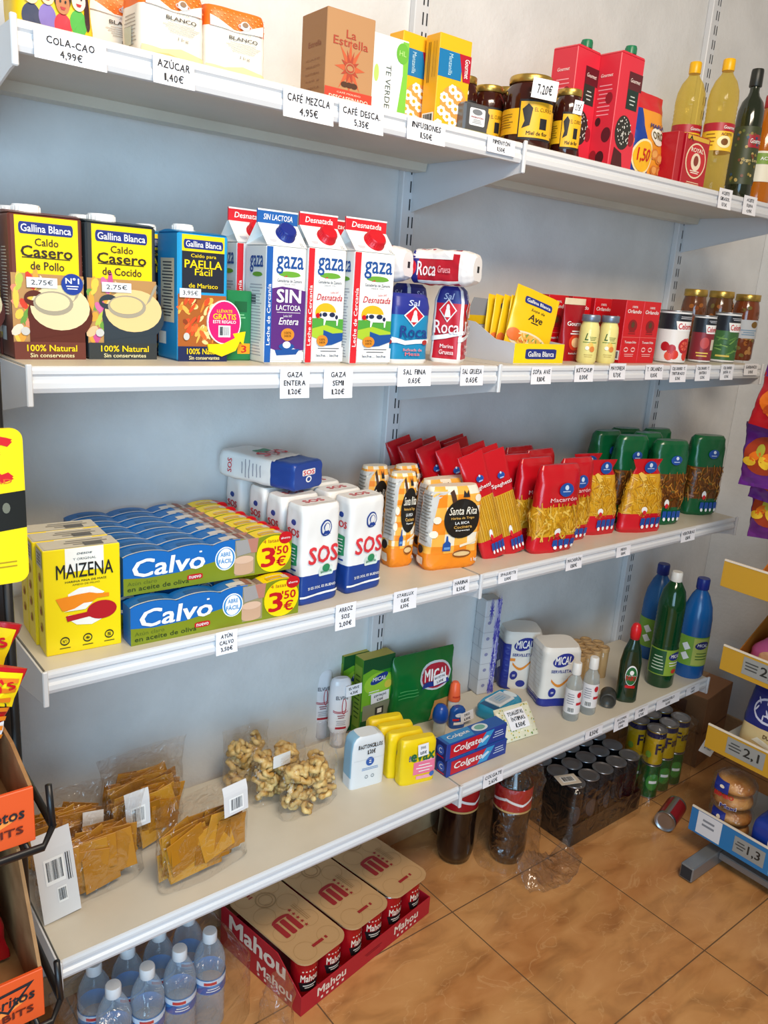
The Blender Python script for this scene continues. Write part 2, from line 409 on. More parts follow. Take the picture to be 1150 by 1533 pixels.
for i in range(0, 6):
    y = -.285-.461*i
    if y > -2.6: f.add([(-1.6, y-.0016, .0005), (2.56, y-.0016, .0005), (2.56, y+.0016, .0005), (-1.6, y+.0016, .0005)], [(0, 1, 2, 3)], GROUT)
struct(f.build('floor'))
SK = noisy('skirting_tile', 'b08a62', 'c9a67c', 14, .4)
b = MB(); b.box(-1.6, 2.56, WALL-.009, WALL-.0003, 0, .075, SK, .002); struct(b.build('baseboard_back'))
b = MB(); b.box(2.551, 2.5597, -2.6, WALL-.01, 0, .075, SK, .002); struct(b.build('baseboard_right'))
# ================================================================ shelving
ENAMEL = M('d9dadc', .32, name='white_enamel'); BOARD = noisy('shelf_enamel', 'cfc6b4', 'd8cfbd', 6, .38); SLOT = M('2a2c30', .8)
def upright(x, label):
    m = MB(); m.box(x-.028, x+.012, 0, WALL-.0004, .1, 2.62, ENAMEL, .002)
    mp = Mp(lambda u, v, o: (u, -o, v))
    for i in range(66):
        z = .13+i*.0375
        for dx in (-.006, .005): m.rect(mp, x+dx-.0018, x+dx+.0018, z, z+.024, SLOT)
    return tag(m.build('shelf_upright'), label, 'shelf upright', 'slotted shelf uprights')
upright(X0-.002, 'white slotted wall upright hidden behind the snack rack at the left shelf ends')
upright(X1, 'white slotted upright in the middle, behind the joint of the shelves')
upright(X2, 'white slotted upright on the wall at the right ends of the shelves')
def bracket(z, x, d, par):
    m = MB(); m.prism([(-.0005, -.004), (-d, -.002), (-d-.009, .003), (-d-.009, -.054), (-d+.01, -.056), (-.0005, -.118)], x-.0015, x+.0015, ENAMEL)
    m.box(x-.004, x+.0045, -d-.012, -d-.006, -.055+0, .004, ENAMEL, .0015)
    o = m.build('bracket', par); return o
def shelf(k, x0, x1, label, br):
    d = SD[k]; t = thing('wall_shelf', label, 'shelf', (0, 0, SZ[k]), 0, 'white wall shelves')
    m = MB(); a, b_ = x0+.004, x1-.004
    m.prism([(-.002, 0), (-d, 0), (-d, -.02), (-.05, -.02), (-.046, -.036), (-.01, -.036), (-.002, -.022)], a, b_, BOARD)
    m.build('shelf_board', t)
    m = MB(); m.prism([(-d-.0003, .0006), (-d-.004, -.001), (-d-.006, -.005), (-d-.006, -.010), (-d-.0025, -.0135), (-d-.0025, -.019), (-d-.0065, -.0225), (-d-.007, -.030), (-d-.004, -.0365), (-d+.004, -.037), (-d+.004, -.0205), (-d-.0003, -.0205)], a, b_, ENAMEL)
    m.build('front_rail', t)
    for x in br: bracket(SZ[k], x, d, t)
    return t
nm = {1: 'top', 2: 'second', 3: 'third', 4: 'lowest'}
wh = {1: ('under the sugar and coffee', 'under the jam jars and oil bottles'), 2: ('under the broth and milk cartons', 'under the soup sachets and tomato cans'),
      3: ('under the tuna packs and rice', 'under the pasta bags'), 4: ('under the bagged wheat snacks', 'under the toothpaste and cleaning bottles')}
for k in (1, 2, 3, 4):
    shelf(k, X0, X1, 'white metal wall shelf %s, %s left board' % (wh[k][0], nm[k]), (X0, X1))
    shelf(k, X1, X2, 'white metal wall shelf %s, %s right board' % (wh[k][1], nm[k]), (X2,))
# ================================================================ packs: placing and printing helpers
def depth_to(A, nrm, z, u):
    """how deep is a pack whose front left edge is at A, if its rear left edge shows at image column u"""
    lo, hi = .003, .5
    for i in range(40):
        m = (lo+hi)/2
        if pix((A.x+nrm.x*m, A.y+nrm.y*m, z))[0] > u: lo = m
        else: hi = m
    return (lo+hi)/2
def stand(k, a, b, vtop, d=None, us=None, h=None, w=None, back=0.):
    """pack on shelf k, lower front edge from pixel a to b, top at row vtop; d = depth, or us = column of its rear left edge"""
    A = Vector((*S(k, *a), 0)); B = Vector((*S(k, *b), 0)); e = B-A; rz = math.atan2(e.y, e.x); w = w or e.length; e.normalize()
    n = Vector((-e.y, e.x, 0)); h = h or height(A.x, A.y, SZ[k], vtop)
    if d is None: d = depth_to(A, n, SZ[k]+h*.9, us)
    c = A+e*w/2+n*(d/2+back); return (c.x, c.y, SZ[k]), rz, w, d, h
def plane(k, u0, u1, v, vtop, yf, d=None, us=None, rz=0., h=None):
    """the same by a known front plane: its lower left front corner lies on y = yf, columns u0..u1 at row v"""
    A = ony(u0, v, yf); e = Vector((math.cos(rz), math.sin(rz), 0)); n = Vector((-e.y, e.x, 0)); lo, hi = .003, .6
    for i in range(40):
        m = (lo+hi)/2
        if pix(A+e*m)[0] < u1: lo = m
        else: hi = m
    w = lo; h = h or height(A.x, yf, SZ[k], vtop)
    if d is None: d = depth_to(Vector((A.x, yf, 0)), n, A.z, us)
    c = Vector((A.x, yf, SZ[k]))+e*w/2+n*d/2; return (c.x, c.y, SZ[k]), rz, w, d, h
def facing(x, y, k=1.):               # turn that shows the front of a thing to the shopper
    return k*math.atan2(CAM.x-x, y-CAM.y)
def rad(A, B):                        # radius of an upright round thing seen between two points of a plane across the shelf
    m = (A+B)/2-CAM; return (B.x-A.x)/2*m.y/math.hypot(m.x, m.y)
def nF(w, d, h, L=None): return Mp(lambda u, v, o: ((u-.5)*w, -d/2-o, v*h), L)          # unit square of the front
def nL(w, d, h): return Mp(lambda u, v, o: (-w/2-o, (.5-u)*d, v*h))                      # left side, u grows to the front
def nR(w, d, h): return Mp(lambda u, v, o: (w/2+o, (u-.5)*d, v*h))
def nT(w, d, h): return Mp(lambda u, v, o: ((u-.5)*w, (v-.5)*d, h+o))                    # top, v grows to the back
def carton(w, d, h, mt, faces=None, c=.0012):
    return MB().box(-w/2, w/2, -d/2, d/2, 0, h, mt, c, faces)
def copies(o, places, labels, group=None):
    """further packs of the same kind; places are (x, y, z[, turn])"""
    out = []
    for p, l in zip(places, labels):
        out.append(dup(o, p[:3], p[3] if len(p) > 3 else o.rotation_euler.z, l, group))
    return out
def local(o_loc, rz, dx, dy, dz=0):
    c, s = math.cos(rz), math.sin(rz); return (o_loc[0]+dx*c-dy*s, o_loc[1]+dx*s+dy*c, o_loc[2]+dz)
def nwrap(lf, w, h, n=(1, 1), dx=0, st=.0009):
    """unit square on the front of a loft of overall width w, height h"""
    return Mp(lambda u, v, o: lf.side((u-.5)*w+dx, v*h, o), .09, st)
# ================================================================ TOP SHELF
YEL = M('f2c414', .4); ORG = M('f0701c', .45); CREAM = M('efe9dc', .6); RED = M('c8141e', .35); DRED = M('9c1018', .4); GREEN = M('1b7a3c', .4)
# cocoa bag with four cheering children
def cocoa():
    loc, rz, w, d, h = plane(1, 23, 144, 50, -40, -.255, .07); h = .215
    lf = Loft([(0, w*.5, .03, 6), (.01, w*.5, .037, 5), (h*.7, w*.495, .033, 3.5), (h*.95, w*.49, .008, 2.5), (h, w*.485, .003, 2)], .003, 22, 3)
    m = MB(); lf.skin(m, lambda t, z: YEL if z < h*.93 else M('d9a60e', .4)); mp = nwrap(lf, w, h)
    SKIN = M('f0bf98', .6); HAIR = M('3a2018', .6)
    kids = [(.2, .235, 'f0c3a0', 'b5652a', '26304f'), (.39, .25, 'f3c9a6', '5a2a18', '7d6bb0'), (.58, .22, 'b9764a', '2a1a14', 'cf2436'), (.78, .26, 'f5d3c0', '3a1c22', '46a63c')]
    for x, y, sk, hr, sh in kids:
        m.oval(mp, x, y-.125, .11, .075, M(sh, .6), 1); m.oval(mp, x, y+.022, .105, .062, M(hr, .6), 2); m.oval(mp, x, y, .088, .058, M(sk, .6), 3)
        for s in (-1, 1): m.oval(mp, x+s*.032, y+.012, .012, .009, INK, 4, 10)
        m.poly(mp, [(x-.036, y-.018), (x+.036, y-.018), (x+.02, y-.034), (x-.02, y-.034)], M('b2222a', .5), 4)
    m.oval(mp, .9, .2, .04, .1, M('3a1c22', .6), 1)
    m.text(mp, 'COLA CAO', .5, .72, .8, .14, RED, 2, .03)
    tag(m.build('cocoa_bag', None, loc), 'yellow cocoa bag printed with four cartoon children at the top left', 'cocoa bag')
cocoa()
# sugar bags
def sugar_mesh(w, d, h):
    lf = Loft([(0, w*.47, d*.46, 5), (.008, w*.5, d*.5, 6), (h*.5, w*.505, d*.51, 7), (h*.93, w*.49, d*.48, 6), (h, w*.48, d*.44, 5)], .0022, 26, 5)
    m = MB(); lf.skin(m, bands((h*.72, CREAM), (9, ORG)), extra=(h*.72,)); mp = nwrap(lf, w, h)
    DOT = M('f7a765', .5)
    for i in range(9):
        for j in range(6): m.oval(mp, .1+.1*i+(.05 if j % 2 else 0), .745+.04*j, .012, .009, DOT, 1, 8)
    m.poly(mp, [(.08, .72), (.92, .72), (.92, .86), (.5, .70), (.08, .86)], CREAM, 2)
    m.oval(mp, .62, .80, .075, .06, M('cfd0d0', .4), 3); m.oval(mp, .62, .815, .045, .032, M('8c6a4c', .5), 4); m.ring(mp, .62, .79, .11, .04, .012, M('b9bcc0', .4), 3)
    m.text(mp, 'AZÚCAR', .62, .685, .2, .025, M('8d8478'), 2); m.text(mp, 'BLANCO', .6, .615, .46, .05, M('4a4440'), 2, .02)
    m.lines(mp, .3, .9, .43, .57, 5, M('b3aa9e', .6), 2, .3); m.text(mp, '1kg', .63, .37, .17, .05, M('9d958a'), 2)
    TAN = M('dccf9c', .6)
    m.poly(mp, [(.03, .22), (.3, .20), (.6, .255), (.97, .20), (.97, .02), (.03, .02)], TAN, 1); m.poly(mp, [(.03, .12), (.4, .16), (.97, .09), (.97, .02), (.03, .02)], M('c9b878', .6), 2)
    ml = Mp(lambda u, v, o: lf.lside((u-.5)*d, v*h, o), .12, .0009)
    m.lines(ml, .25, .8, .2, .62, 9, M('a9a196', .6), 1, .35); m.rect(ml, .3, .62, .22, .45, M('c9cdb8', .6), 2)
    return m
loc, rz, w, d, h = plane(1, 209, 308, 90, -35, -.265, us=181)
sg = tag(sugar_mesh(w, d, h).build('sugar_bag', None, loc, .05), 'white and orange sugar bag, front one between the cocoa bag and the lone sugar bag', 'sugar bag', 'sugar bags')
l2 = plane(1, 330, 410, 95, -30, -.262, .09)[0]
copies(sg, [(loc[0]-.045, loc[1]+d+.022, loc[2], -.03), (l2[0]-.012, l2[1], l2[2], -.06)],
       ['white and orange sugar bag standing behind, its side showing right of the cocoa bag', 'white and orange sugar bag farthest right, nearest the brown coffee box'])
# coffee box
def coffee():
    loc, rz, w, d, h = plane(1, 488, 557, 120, 8, -.262, us=449)
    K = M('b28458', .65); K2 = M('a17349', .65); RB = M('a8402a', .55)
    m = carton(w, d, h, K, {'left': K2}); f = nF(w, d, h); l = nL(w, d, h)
    m.text(f, 'La', .5, .775, .2, .085, RB, 1, .02); m.text(f, 'Estrella', .5, .69, .72, .085, RB, 1, .02)
    m.star(f, .5, .43, .32, .1, 8, M('c25a34', .5), 1); m.star(f, .5, .43, .2, .075, 8, RB, 2, PI/2+.39); m.oval(f, .5, .43, .1, .055, K, 3); m.ring(f, .5, .43, .085, .048, .02, RB, 4)
    for dx in (-.1, 0, .1): m.oval(f, .5+dx, .255, .075, .03, M('4b2c1c', .5), 2)
    m.rect(f, .0, 1, .03, .2, M('c8402c', .5), 1); m.text(f, 'CAFÉ MOLIDO', .5, .165, .5, .022, M('f0d7c0'), 2); m.text(f, 'DESCAFEINADO', .5, .105, .82, .045, M('f2e2cf'), 2, .02)
    m.text(l, 'Estrella', .55, .66, .5, .06, M('8d4a30', .6), 1)
    for i in range(5): m.text(l, ('CAFÉ', 'MOLIDO', 'NATURAL', '250 g', 'MEZCLA')[i], .5, .5-.075*i, .55, .025, M('8d5a3c', .6), 1)
    tag(m.build('coffee_box', None, loc, -.03), 'tall brown kraft coffee box with a red star on the top shelf', 'coffee box')
coffee()
# tea box
def tea():
    loc, rz, w, d, h = plane(1, 560, 610, 100, 47, -.235, .07)
    G = M('7cc242', .45); m = carton(w, d, h, M('f0f1ee', .4)); f = nF(w, d, h)
    m.poly(f, [(.72, .02), (1, .02), (1, .98), (.82, .98), (.86, .6)], G, 1); m.oval(f, .82, .84, .18, .12, M('69b23c', .45), 2); m.text(f, 'HL', .82, .84, .2, .06, M('b9e08c'), 3)
    m.text(f, 'TE VERDE', .44, .42, .5, .15, M('55605a'), 2, 0, 0, -PI/2)
    # rotated text: width runs down the face
    m.oval(f, .1, .55, .07, .1, M('b7d66a', .5), 1); m.rect(f, .05, .3, .04, .1, M('d3d6d2', .5), 1)
    tag(m.build('tea_box', None, loc, -.03), 'white and lime green tea box between the coffee box and yellow infusion box', 'tea box')
tea()
# camomile boxes
def camo():
    A = plane(1, 654, 701, 130, 47, -.272, us=633); loc, rz, w, d, h = A
    Y = M('f4b41c', .4); m = carton(w, d, h, Y, {'left': M('eba815', .4)}); f = nF(w, d, h); l = nL(w, d, h)
    m.rect(f, 0, .72, .56, .84, M('1674a8', .4), 1); m.poly(f, [(.62, .84), (1, .84), (1, .56), (.78, .56)], M('b5162e', .4), 2)
    m.text(f, 'Manzanilla', .36, .7, .22, .12, M('bfe4ef'), 3, 0, 0, -PI/2); m.text(f, 'Gourmet', .88, .7, .2, .15, WHITE, 3, .02, 0, -PI/2)
    rn = random.Random(4)
    m.oval(f, .55, .3, .42, .2, M('f09a4a', .5), 1)
    for i in range(9):
        x, y = .12+.62*((i*37) % 10)/10, .06+.44*i/9
        for k in range(7): m.oval(f, x+.085*math.cos(k*.9), y+.034*math.sin(k*.9), .055, .022, M('f4f3ea', .5), 2, 8)
        m.oval(f, x, y, .05, .02, M('e7a51c', .5), 3, 10)
    for i in range(5): m.rect(f, .8, .86, .08+.06*i, .1+.06*i, M('d98c28', .5), 2)
    m.lines(l, .2, .42, .5, .92, 2, M('8a6412', .5), 1, .3, True); m.lines(l, .55, .85, .55, .92, 3, M('8a6412', .5), 1, .2, True)
    m.barcode(l, .1, .9, .05, .18)
    o = tag(m.build('infusion_box', None, loc, 0), 'tall yellow camomile infusion box in front, with the blue and red corner panel', 'infusion box', 'yellow infusion boxes')
    copies(o, [(ony(622, 110, -.225).x+.004, -.225+d/2, SZ[1], .05)], ['yellow camomile infusion box half hidden behind the front one, beside the tea box'])
    # spread the copy out of the front box
camo()
# pimenton tin
def tin():
    loc, rz, w, d, h = plane(1, 697, 732, 170, 150, -.295, .03)
    m = carton(w, d, h, M('6f7072', .3, .6), None, .004); f = nF(w, d, h)
    m.rect(f, .2, .82, .3, .84, M('e9e9ea', .4), 1, .06); m.oval(f, .5, .72, .2, .09, M('7a7d82', .4), 2); m.text(f, 'PIMENTÓN', .51, .56, .48, .06, M('a52a3a'), 2, .02); m.lines(f, .3, .72, .36, .5, 3, M('9a9da2'), 2); m.rect(f, 0, 1, .02, .14, M('8a8a2c', .4), 1)
    m.rect(f, .2, .8, .86, .93, M('57585a', .4), 1)
    tag(m.build('spice_tin', None, loc, -.05), 'small grey paprika tin with a pale label, right of the yellow infusion boxes', 'spice tin')
tin()
# dark honey jars
HONEY = M('38120c', .12, 0, .8); GOLD = M('c2a050', .3, .8)
def honey(r, h, name, label, loc, par_group='dark honey jars', rz=0.):
    t = thing(name, label, 'jar', loc, rz, par_group)
    m = MB(); m.lathe([(r*.9, 0), (r, .006), (r, h*.72), (r*.97, h*.8), (r*.80, h*.88), (r*.80, h*.93)], HONEY, 28); 
    mp = cyl(r, 0, L=r*.18); K = M('eeb41a', .45)
    a = r*1.5; y0, y1 = h*.16, h*.62
    m.rect(mp, -r*2.2, a, y0+.004, y1-.012, K, 1); m.rect(mp, -r*.55, r*1.0, y0-.006, y1+.004, INK, 2); m.rect(mp, -r*.5, r*.95, y0-.002, y1, K, 3)
    m.poly(mp, [(-r*.4, y0+.014), (-r*.1, y0+.02), (-r*.02, y1-.012), (-r*.2, y1-.004), (-r*.42, y1-.014), (-r*.3, y0+.028)], INK, 4)
    m.rect(mp, r*.3, r*.62, y0+.014, y0+.034, INK, 4); m.text(mp, 'EL CURRO', r*.45, y1-.014, r*.8, .007, M('6a4a10'), 4); m.text(mp, 'Miel de flor', r*.25, y0+.006, r*.9, .007, INK, 4, .02)
    m.lines(mp, -r*2, -r*.75, y0+.014, y1-.02, 6, M('8a6412'), 2, .3)
    m.build('glass_body', t)
    m = MB(); m.lathe([(r*.84, h*.9), (r*.86, h*.905), (r*.86, h-.002), (r*.83, h)], GOLD, 28); m.build('lid', t)
    JR[t.name] = r; return t
JR = {}
def jar_at(u0, u1, v, vtop, yc, name, label):
    A = ony(u0, v, yc); B = ony(u1, v, yc); r = rad(A, B); x = (A.x+B.x)/2; h = height(x, yc-r, SZ[1], vtop)
    return honey(r, h, name, label, (x, yc, SZ[1]), rz=math.atan2(x-CAM.x, yc-CAM.y)*-.75)
big = jar_at(752, 827, 170, 112, -.255, 'honey_jar', 'large dark honey jar with a yellow label and a price tag on its lid')
jar_at(705, 757, 165, 122, -.195, 'honey_jar', 'dark honey jar with a gold lid, behind the grey paprika tin')
sm = jar_at(826, 869, 190, 133, -.275, 'honey_jar', 'small dark honey jar in front, between the large honey jar and the sangria carton')
dup(big, (big.location.x+.047, big.location.y+.105, SZ[1]), big.rotation_euler.z, 'dark honey jar mostly hidden behind the large honey jar')
dup(sm, (sm.location.x+.012, sm.location.y+.07, SZ[1]), sm.rotation_euler.z, 'small dark honey jar hidden behind the front small jar')
dup(sm, (ony(700, 130, -.17).x, -.17, SZ[1]), sm.rotation_euler.z, 'small dark honey jar in the back row, only its lid seen above the paprika tin')
def stuck_tag(p, rz, w, h, lines_, label, tilt=0):
    m = MB(); m.box(-w/2, w/2, -.0004, 0, -h/2, h/2, PAPER, .0001); mp = Mp(lambda u, v, o: (u, -.0004-o, v), None, .0003)
    for i, t in enumerate(lines_): lh = h*.86/len(lines_); m.hand(mp, t, 0, h*.43-lh*(i+.5), w*.8*min(1, max(.5, len(t)/7)), lh*.55, INK, 1)
    return tag(m.build('price_tag', None, p, rot=(0, tilt, rz)), label, 'price tag', 'hand-written price tags')
p = ony(816, 134, big.location.y-JR[big.name]-.012); stuck_tag(p, -.42, .054, .036, ('7,20€',), 'white price tag reading 7,20 stuck to the large honey jar', .06)
p = ony(866, 161, sm.location.y-JR[sm.name]-.003); stuck_tag(p, -.5, .02, .026, ('3,75€',), 'narrow white price tag curled on the small honey jar', .1)
# sangria cartons
def sangria():
    loc, rz, w, d, h = plane(1, 921, 957, 150, 77, -.285, us=886)
    P = M('dc2c40', .38); t = thing('sangria_carton', 'tall red sangria carton with a green cap, the front one of two', 'drink carton', loc, .04, 'red sangria cartons')
    m = carton(w, d, h, P, {'left': M('d42a3c', .38)}); f = nF(w, d, h); l = nL(w, d, h)
    m.rect(f, .42, 1, .72, .87, M('5a1420', .4), 1); m.text(f, 'Gourmet', .7, .80, .42, .035, M('f0dcd4'), 2, .02, .3); m.rect(f, .42, .9, .55, .72, M('16302a', .4), 1); m.lines(f, .52, .8, .58, .68, 3, M('c7d2cc'), 2, .3)
    m.oval(f, .45, .34, .34, .15, M('2c2a26', .5), 1)
    rn = random.Random(3)
    for i in range(46): a, q = rn.uniform(0, 6.3), rn.uniform(0, 1)**.5; m.oval(f, .5+.3*q*math.cos(a), .36+.13*q*math.sin(a), .022, .008, M('d9d6cf', .5), 2, 6)
    m.poly(f, [(.1, .02), (.6, .02), (.5, .16), (.16, .2)], M('4a1418', .5), 1); m.oval(f, .82, .3, .12, .06, M('8c1a26', .5), 2)
    for i, (x, y, r_) in enumerate([(.7, .62, .09), (.35, .42, .07), (.75, .3, .12), (.3, .12, .09), (.6, .1, .11)]): m.oval(l, x, y, r_*1.6, r_*.55, M(('8c1a26', '3c1418', '5a1420')[i % 3], .5), 1)
    m.lines(l, .2, .8, .46, .75, 8, M('f0a0a8'), 1, .25); m.text(l, 'Gourmet', .5, .82, .5, .03, M('f7d5d0'), 1, .02, .2)
    # folded gable
    mt = MB()
    m.build('carton_body', t)
    m = MB(); m.prism([(-w/2, 0), (w/2, 0), (w/2*.9, .004), (-w/2*.9, .004)], -d/2, d/2, P, 'y'); m.T = None
    o = m.build('top_fold', t, (0, 0, h))
    m = MB(); m.lathe([(.0125, .004), (.0128, .016), (.0115, .02)], M('14784e', .35), 18)
    for i in range(14): a = i*2*PI/14; m.box(.0122*math.cos(a)-.0006, .0122*math.cos(a)+.0006, .0122*math.sin(a)-.0006, .0122*math.sin(a)+.0006, .005, .016, M('0f6541', .4), .0001)
    m.build('cap', t, (w*.12, -d*.22, h+.004))
    dup(t, (loc[0]-w*1.02, loc[1]+d*.72, loc[2]), .1, 'tall red sangria carton with a green cap, standing behind the front one')
sangria()
# biscuit bags
def biscuits():
    loc, rz, w, d, h = plane(1, 946, 996, 200, 130, -.25, .04)
    lf = Loft([(0, w*.5, .012, 3), (.012, w*.5, .026, 3), (h*.45, w*.5, .03, 2.6), (h*.85, w*.5, .014, 2.4), (h*.93, w*.5, .004, 2), (h, w*.5, .003, 2)], .004, 24, 9)
    m = MB(); OR = M('f09c2c', .35); R_ = M('d4202a', .35); B_ = M('1d3f94', .35)
    lf.skin(m, bands((h*.8, OR), (9, R_)), extra=(h*.8,)); mp = nwrap(lf, w, h)
    m.poly(mp, [(.02, .02), (.5, .02), (.42, .3), (.3, .55), (.22, .8), (.02, .8)], B_, 1)
    m.oval(mp, .3, .26, .26, .2, M('f4e3b0', .4), 2); m.oval(mp, .3, .26, .23, .175, M('f2b622', .4), 3); m.text(mp, '1,50', .3, .27, .3, .16, RED, 4, .03)
    m.oval(mp, .68, .52, .24, .1, M('f3efe0', .4), 2); m.text(mp, 'MARÍA', .66, .64, .46, .06, M('1c3a86'), 3, .03); m.text(mp, 'ORO', .68, .53, .36, .09, M('6a5a2a'), 3, .02)
    for i, (x, y) in enumerate([(.62, .32), (.8, .28), (.7, .14), (.88, .14)]): m.oval(mp, x, y, .12, .06, M('d9843a', .5), 2); m.oval(mp, x, y, .08, .04, M('eaa85a', .5), 3)
    o = tag(m.build('biscuit_bag', None, loc, .05), 'blue and orange biscuit bag marked 1,50, front one beside the sangria carton', 'biscuit bag', 'biscuit bags')
    dup(o, (loc[0]+w*.42, loc[1]+.068, loc[2]+.0), -.05, 'orange biscuit bag with a red top, behind the front one')
biscuits()
# yeast boxes
def yeast():
    loc, rz, w, d, h = plane(1, 1023, 1058, 240, 198, -.292, us=1010)
    m = carton(w, d, h, M('b31224', .35)); f = nF(w, d, h); l = nL(w, d, h)
    m.oval(f, .5, .52, .42, .34, M('f0d9b4', .4), 1); m.oval(f, .5, .52, .38, .31, M('c8202c', .4), 2); m.oval(f, .5, .5, .2, .17, M('f2dcc0', .4), 3); m.oval(f, .5, .52, .1, .1, M('8a3a2c', .5), 4)
    m.text(f, 'ROYAL', .5, .72, .5, .08, M('f6ecd8'), 3, .03); m.lines(f, .3, .7, .27, .34, 2, M('f6ecd8'), 3, .5); m.rect(f, .05, .95, .9, .98, M('e0b13a', .4), 1); m.poly(f, [(.1, .86), (.2, .98), (.3, .86), (.2, .92)], INK, 2)
    m.lines(f, .1, .9, .05, .12, 2, M('f0d9b4'), 1, .4)
    o = tag(m.build('yeast_box', None, loc, .0), 'red baking powder box with a round emblem, in front of the oil bottles', 'baking powder box', 'red baking powder boxes')
    dup(o, (loc[0]-w*.5-d*.5-.004, loc[1]+(w-d)/2+.004, loc[2]), PI/2, 'plain red side of a baking powder box, left of the one with the emblem')
yeast()
# oil bottles
def bottle(prof, liquid, cap_prof, capm, name, label, cat, loc, group=None, rz=0., deco=None, seg=26):
    t = thing(name, label, cat, loc, rz, group)
    m = MB(); m.lathe(prof, liquid, seg)
    m.build('bottle_body', t)
    if deco:
        m = MB(); deco(m)
        m.build('paper_label', t)
    m = MB(); m.lathe(cap_prof, capm, 20); m.build('cap', t)
    return t
OIL = film('sunflower_oil', 'e8cc70', .12, .4, .08, .0, tint='f5e8a4'); OLIVE = M('20281a', .1, 0, .8); AMBER = film('amber_oil', 'd07a1c', .55, .35, .1, .0, tint='eaa03c')
def label_skin(m, r, z0, z1, mt, a=1.0, seg=26):
    """paper sleeve round a bottle (a = share of the way round), with thickness"""
    n = max(6, int(seg*a)); th0 = -PI/2-PI*a
    vs = []
    for z in (z0, z1):
        for i in range(n+1):
            q = th0+2*PI*a*i/n; vs.append(((r)*math.cos(q), (r)*math.sin(q), z))
    N = n+1; m.add(vs, [(i, i+1, N+i+1, N+i) for i in range(n)], mt, True)
def oil():
    x, z = None, None
    yc = -.272; A = ony(1051, 200, yc); B = ony(1098, 200, yc); r = rad(A, B); x = (A.x+B.x)/2; h = height(x, yc, SZ[1], 89)
    P = [(r*.88, 0), (r, .008)]
    for i in range(5): P += [(r*.97, h*(.06+.04*i)), (r, h*(.08+.04*i))]
    P += [(r, h*.3), (r*.98, h*.31), (r*.98, h*.52), (r, h*.53)]
    for i in range(4): P += [(r*.96, h*(.56+.03*i)), (r*.99, h*(.575+.03*i))]
    P += [(r*.99, h*.7), (r*.92, h*.77), (r*.7, h*.84), (r*.42, h*.885), (r*.36, h*.9), (r*.36, h*.92)]
    def deco(m):
        rr = r*.985+.0008; label_skin(m, rr, h*.315, h*.52, M('f2c42a', .45), .9); mp = cyl(rr, 0, L=r*.2)
        m.rect(mp, -r*1.6, r*2, h*.46, h*.52, M('b01f2e', .4), 1); m.text(mp, 'Gourmet', r*.35, h*.488, r*.9, h*.025, WHITE, 2, .02, .2)
        m.oval(mp, r*.1, h*.38, r*.5, h*.045, M('f6e9b0', .5), 1); m.oval(mp, r*.1, h*.38, r*.25, h*.025, M('7a4a18', .5), 2); m.lines(mp, -r*1.3, -r*.5, h*.34, h*.45, 4, M('9a6a12'), 1, .3); m.text(mp, 'ACEITE', r*.2, h*.437, r*.8, h*.02, M('7a1a24'), 2, .02)
    cap = [(r*.39, h*.915), (r*.4, h*.92), (r*.4, h*.99), (r*.36, h)]
    t = bottle(P, OIL, cap, M('f2b705', .35), 'oil_bottle', 'sunflower oil bottle with a yellow cap, the front one of two', 'oil bottle', (x, yc, SZ[1]), 'yellow-capped oil bottles', -.6, deco)
    A = ony(1030, 190, -.195); dup(t, (A.x-.006, -.195, SZ[1]), -.6, 'sunflower oil bottle with a yellow cap, behind the red baking powder box')
oil()
def olive():
    yc = -.27; A = ony(1093, 230, yc); B = ony(1134, 230, yc); r = rad(A, B); x = (A.x+B.x)/2; h = height(x, yc, SZ[1], 104)
    P = [(r*.9, 0), (r, .006), (r, h*.62), (r*.96, h*.69), (r*.78, h*.755), (r*.46, h*.80), (r*.36, h*.83), (r*.36, h*.9)]
    def deco(m):
        rr = r+.0008; label_skin(m, rr, h*.12, h*.56, M('3b4226', .5), .8); mp = cyl(rr, 0, L=r*.2)
        m.rect(mp, -r*.3, r*1.1, h*.4, h*.5, M('a32030', .45), 1); m.text(mp, 'Gourmet', r*.4, h*.45, r*1.1, h*.035, WHITE, 2, .02)
        rn = random.Random(8)
        for i in range(40): m.oval(mp, rn.uniform(-1.3, 1.2)*r, rn.uniform(.14, .54)*h, r*.12, h*.012, M(rn.choice(('8d7a3a', '5f6b30', 'b29a5a', '77452c', '2a4a66')), .5), 1, 7, rn.uniform(0, 3))
        m.text(mp, 'Virgen Extra', r*.1, h*.3, r*1.4, h*.03, M('d8c78a'), 3, .01)
    bottle(P, OLIVE, [(r*.46, h*.87), (r*.48, h*.875), (r*.46, h*.985), (r*.42, h)], M('20231f', .4), 'olive_oil_bottle', 'dark olive oil bottle with a black cap between the yellow and amber bottles', 'oil bottle', (x, yc, SZ[1]), None, -.6, deco)
olive()
def amber():
    yc = -.275; A = ony(1118, 250, yc); r = .036; x = A.x+r*1.9; h = .27
    P = [(r*.9, 0), (r, .008)]
    for i in range(5): P += [(r*.975, .02+.018*i), (r, .029+.018*i)]
    P += [(r, h*.55), (r*.93, h*.66), (r*.7, h*.78), (r*.42, h*.86), (r*.36, h*.9)]
    def deco(m):
        rr = r+.0009; label_skin(m, rr, h*.2, h*.48, M('e9e2cc', .5), .35); mp = cyl(rr, 0, L=r*.2); m.rect(mp, -r*.8, r*.8, h*.36, h*.46, M('7a9a34', .5), 1); m.text(mp, 'ACEITE', 0, h*.41, r*1.1, h*.03, WHITE, 2, .02)
    bottle(P, AMBER, [(r*.42, h*.885), (r*.44, h*.89), (r*.44, h*.985), (r*.4, h)], M('b3161f', .4), 'cooking_oil_bottle', 'amber oil bottle with a red cap cut off by the right edge', 'oil bottle', (x, yc, SZ[1]), None, -.6, deco)
amber()
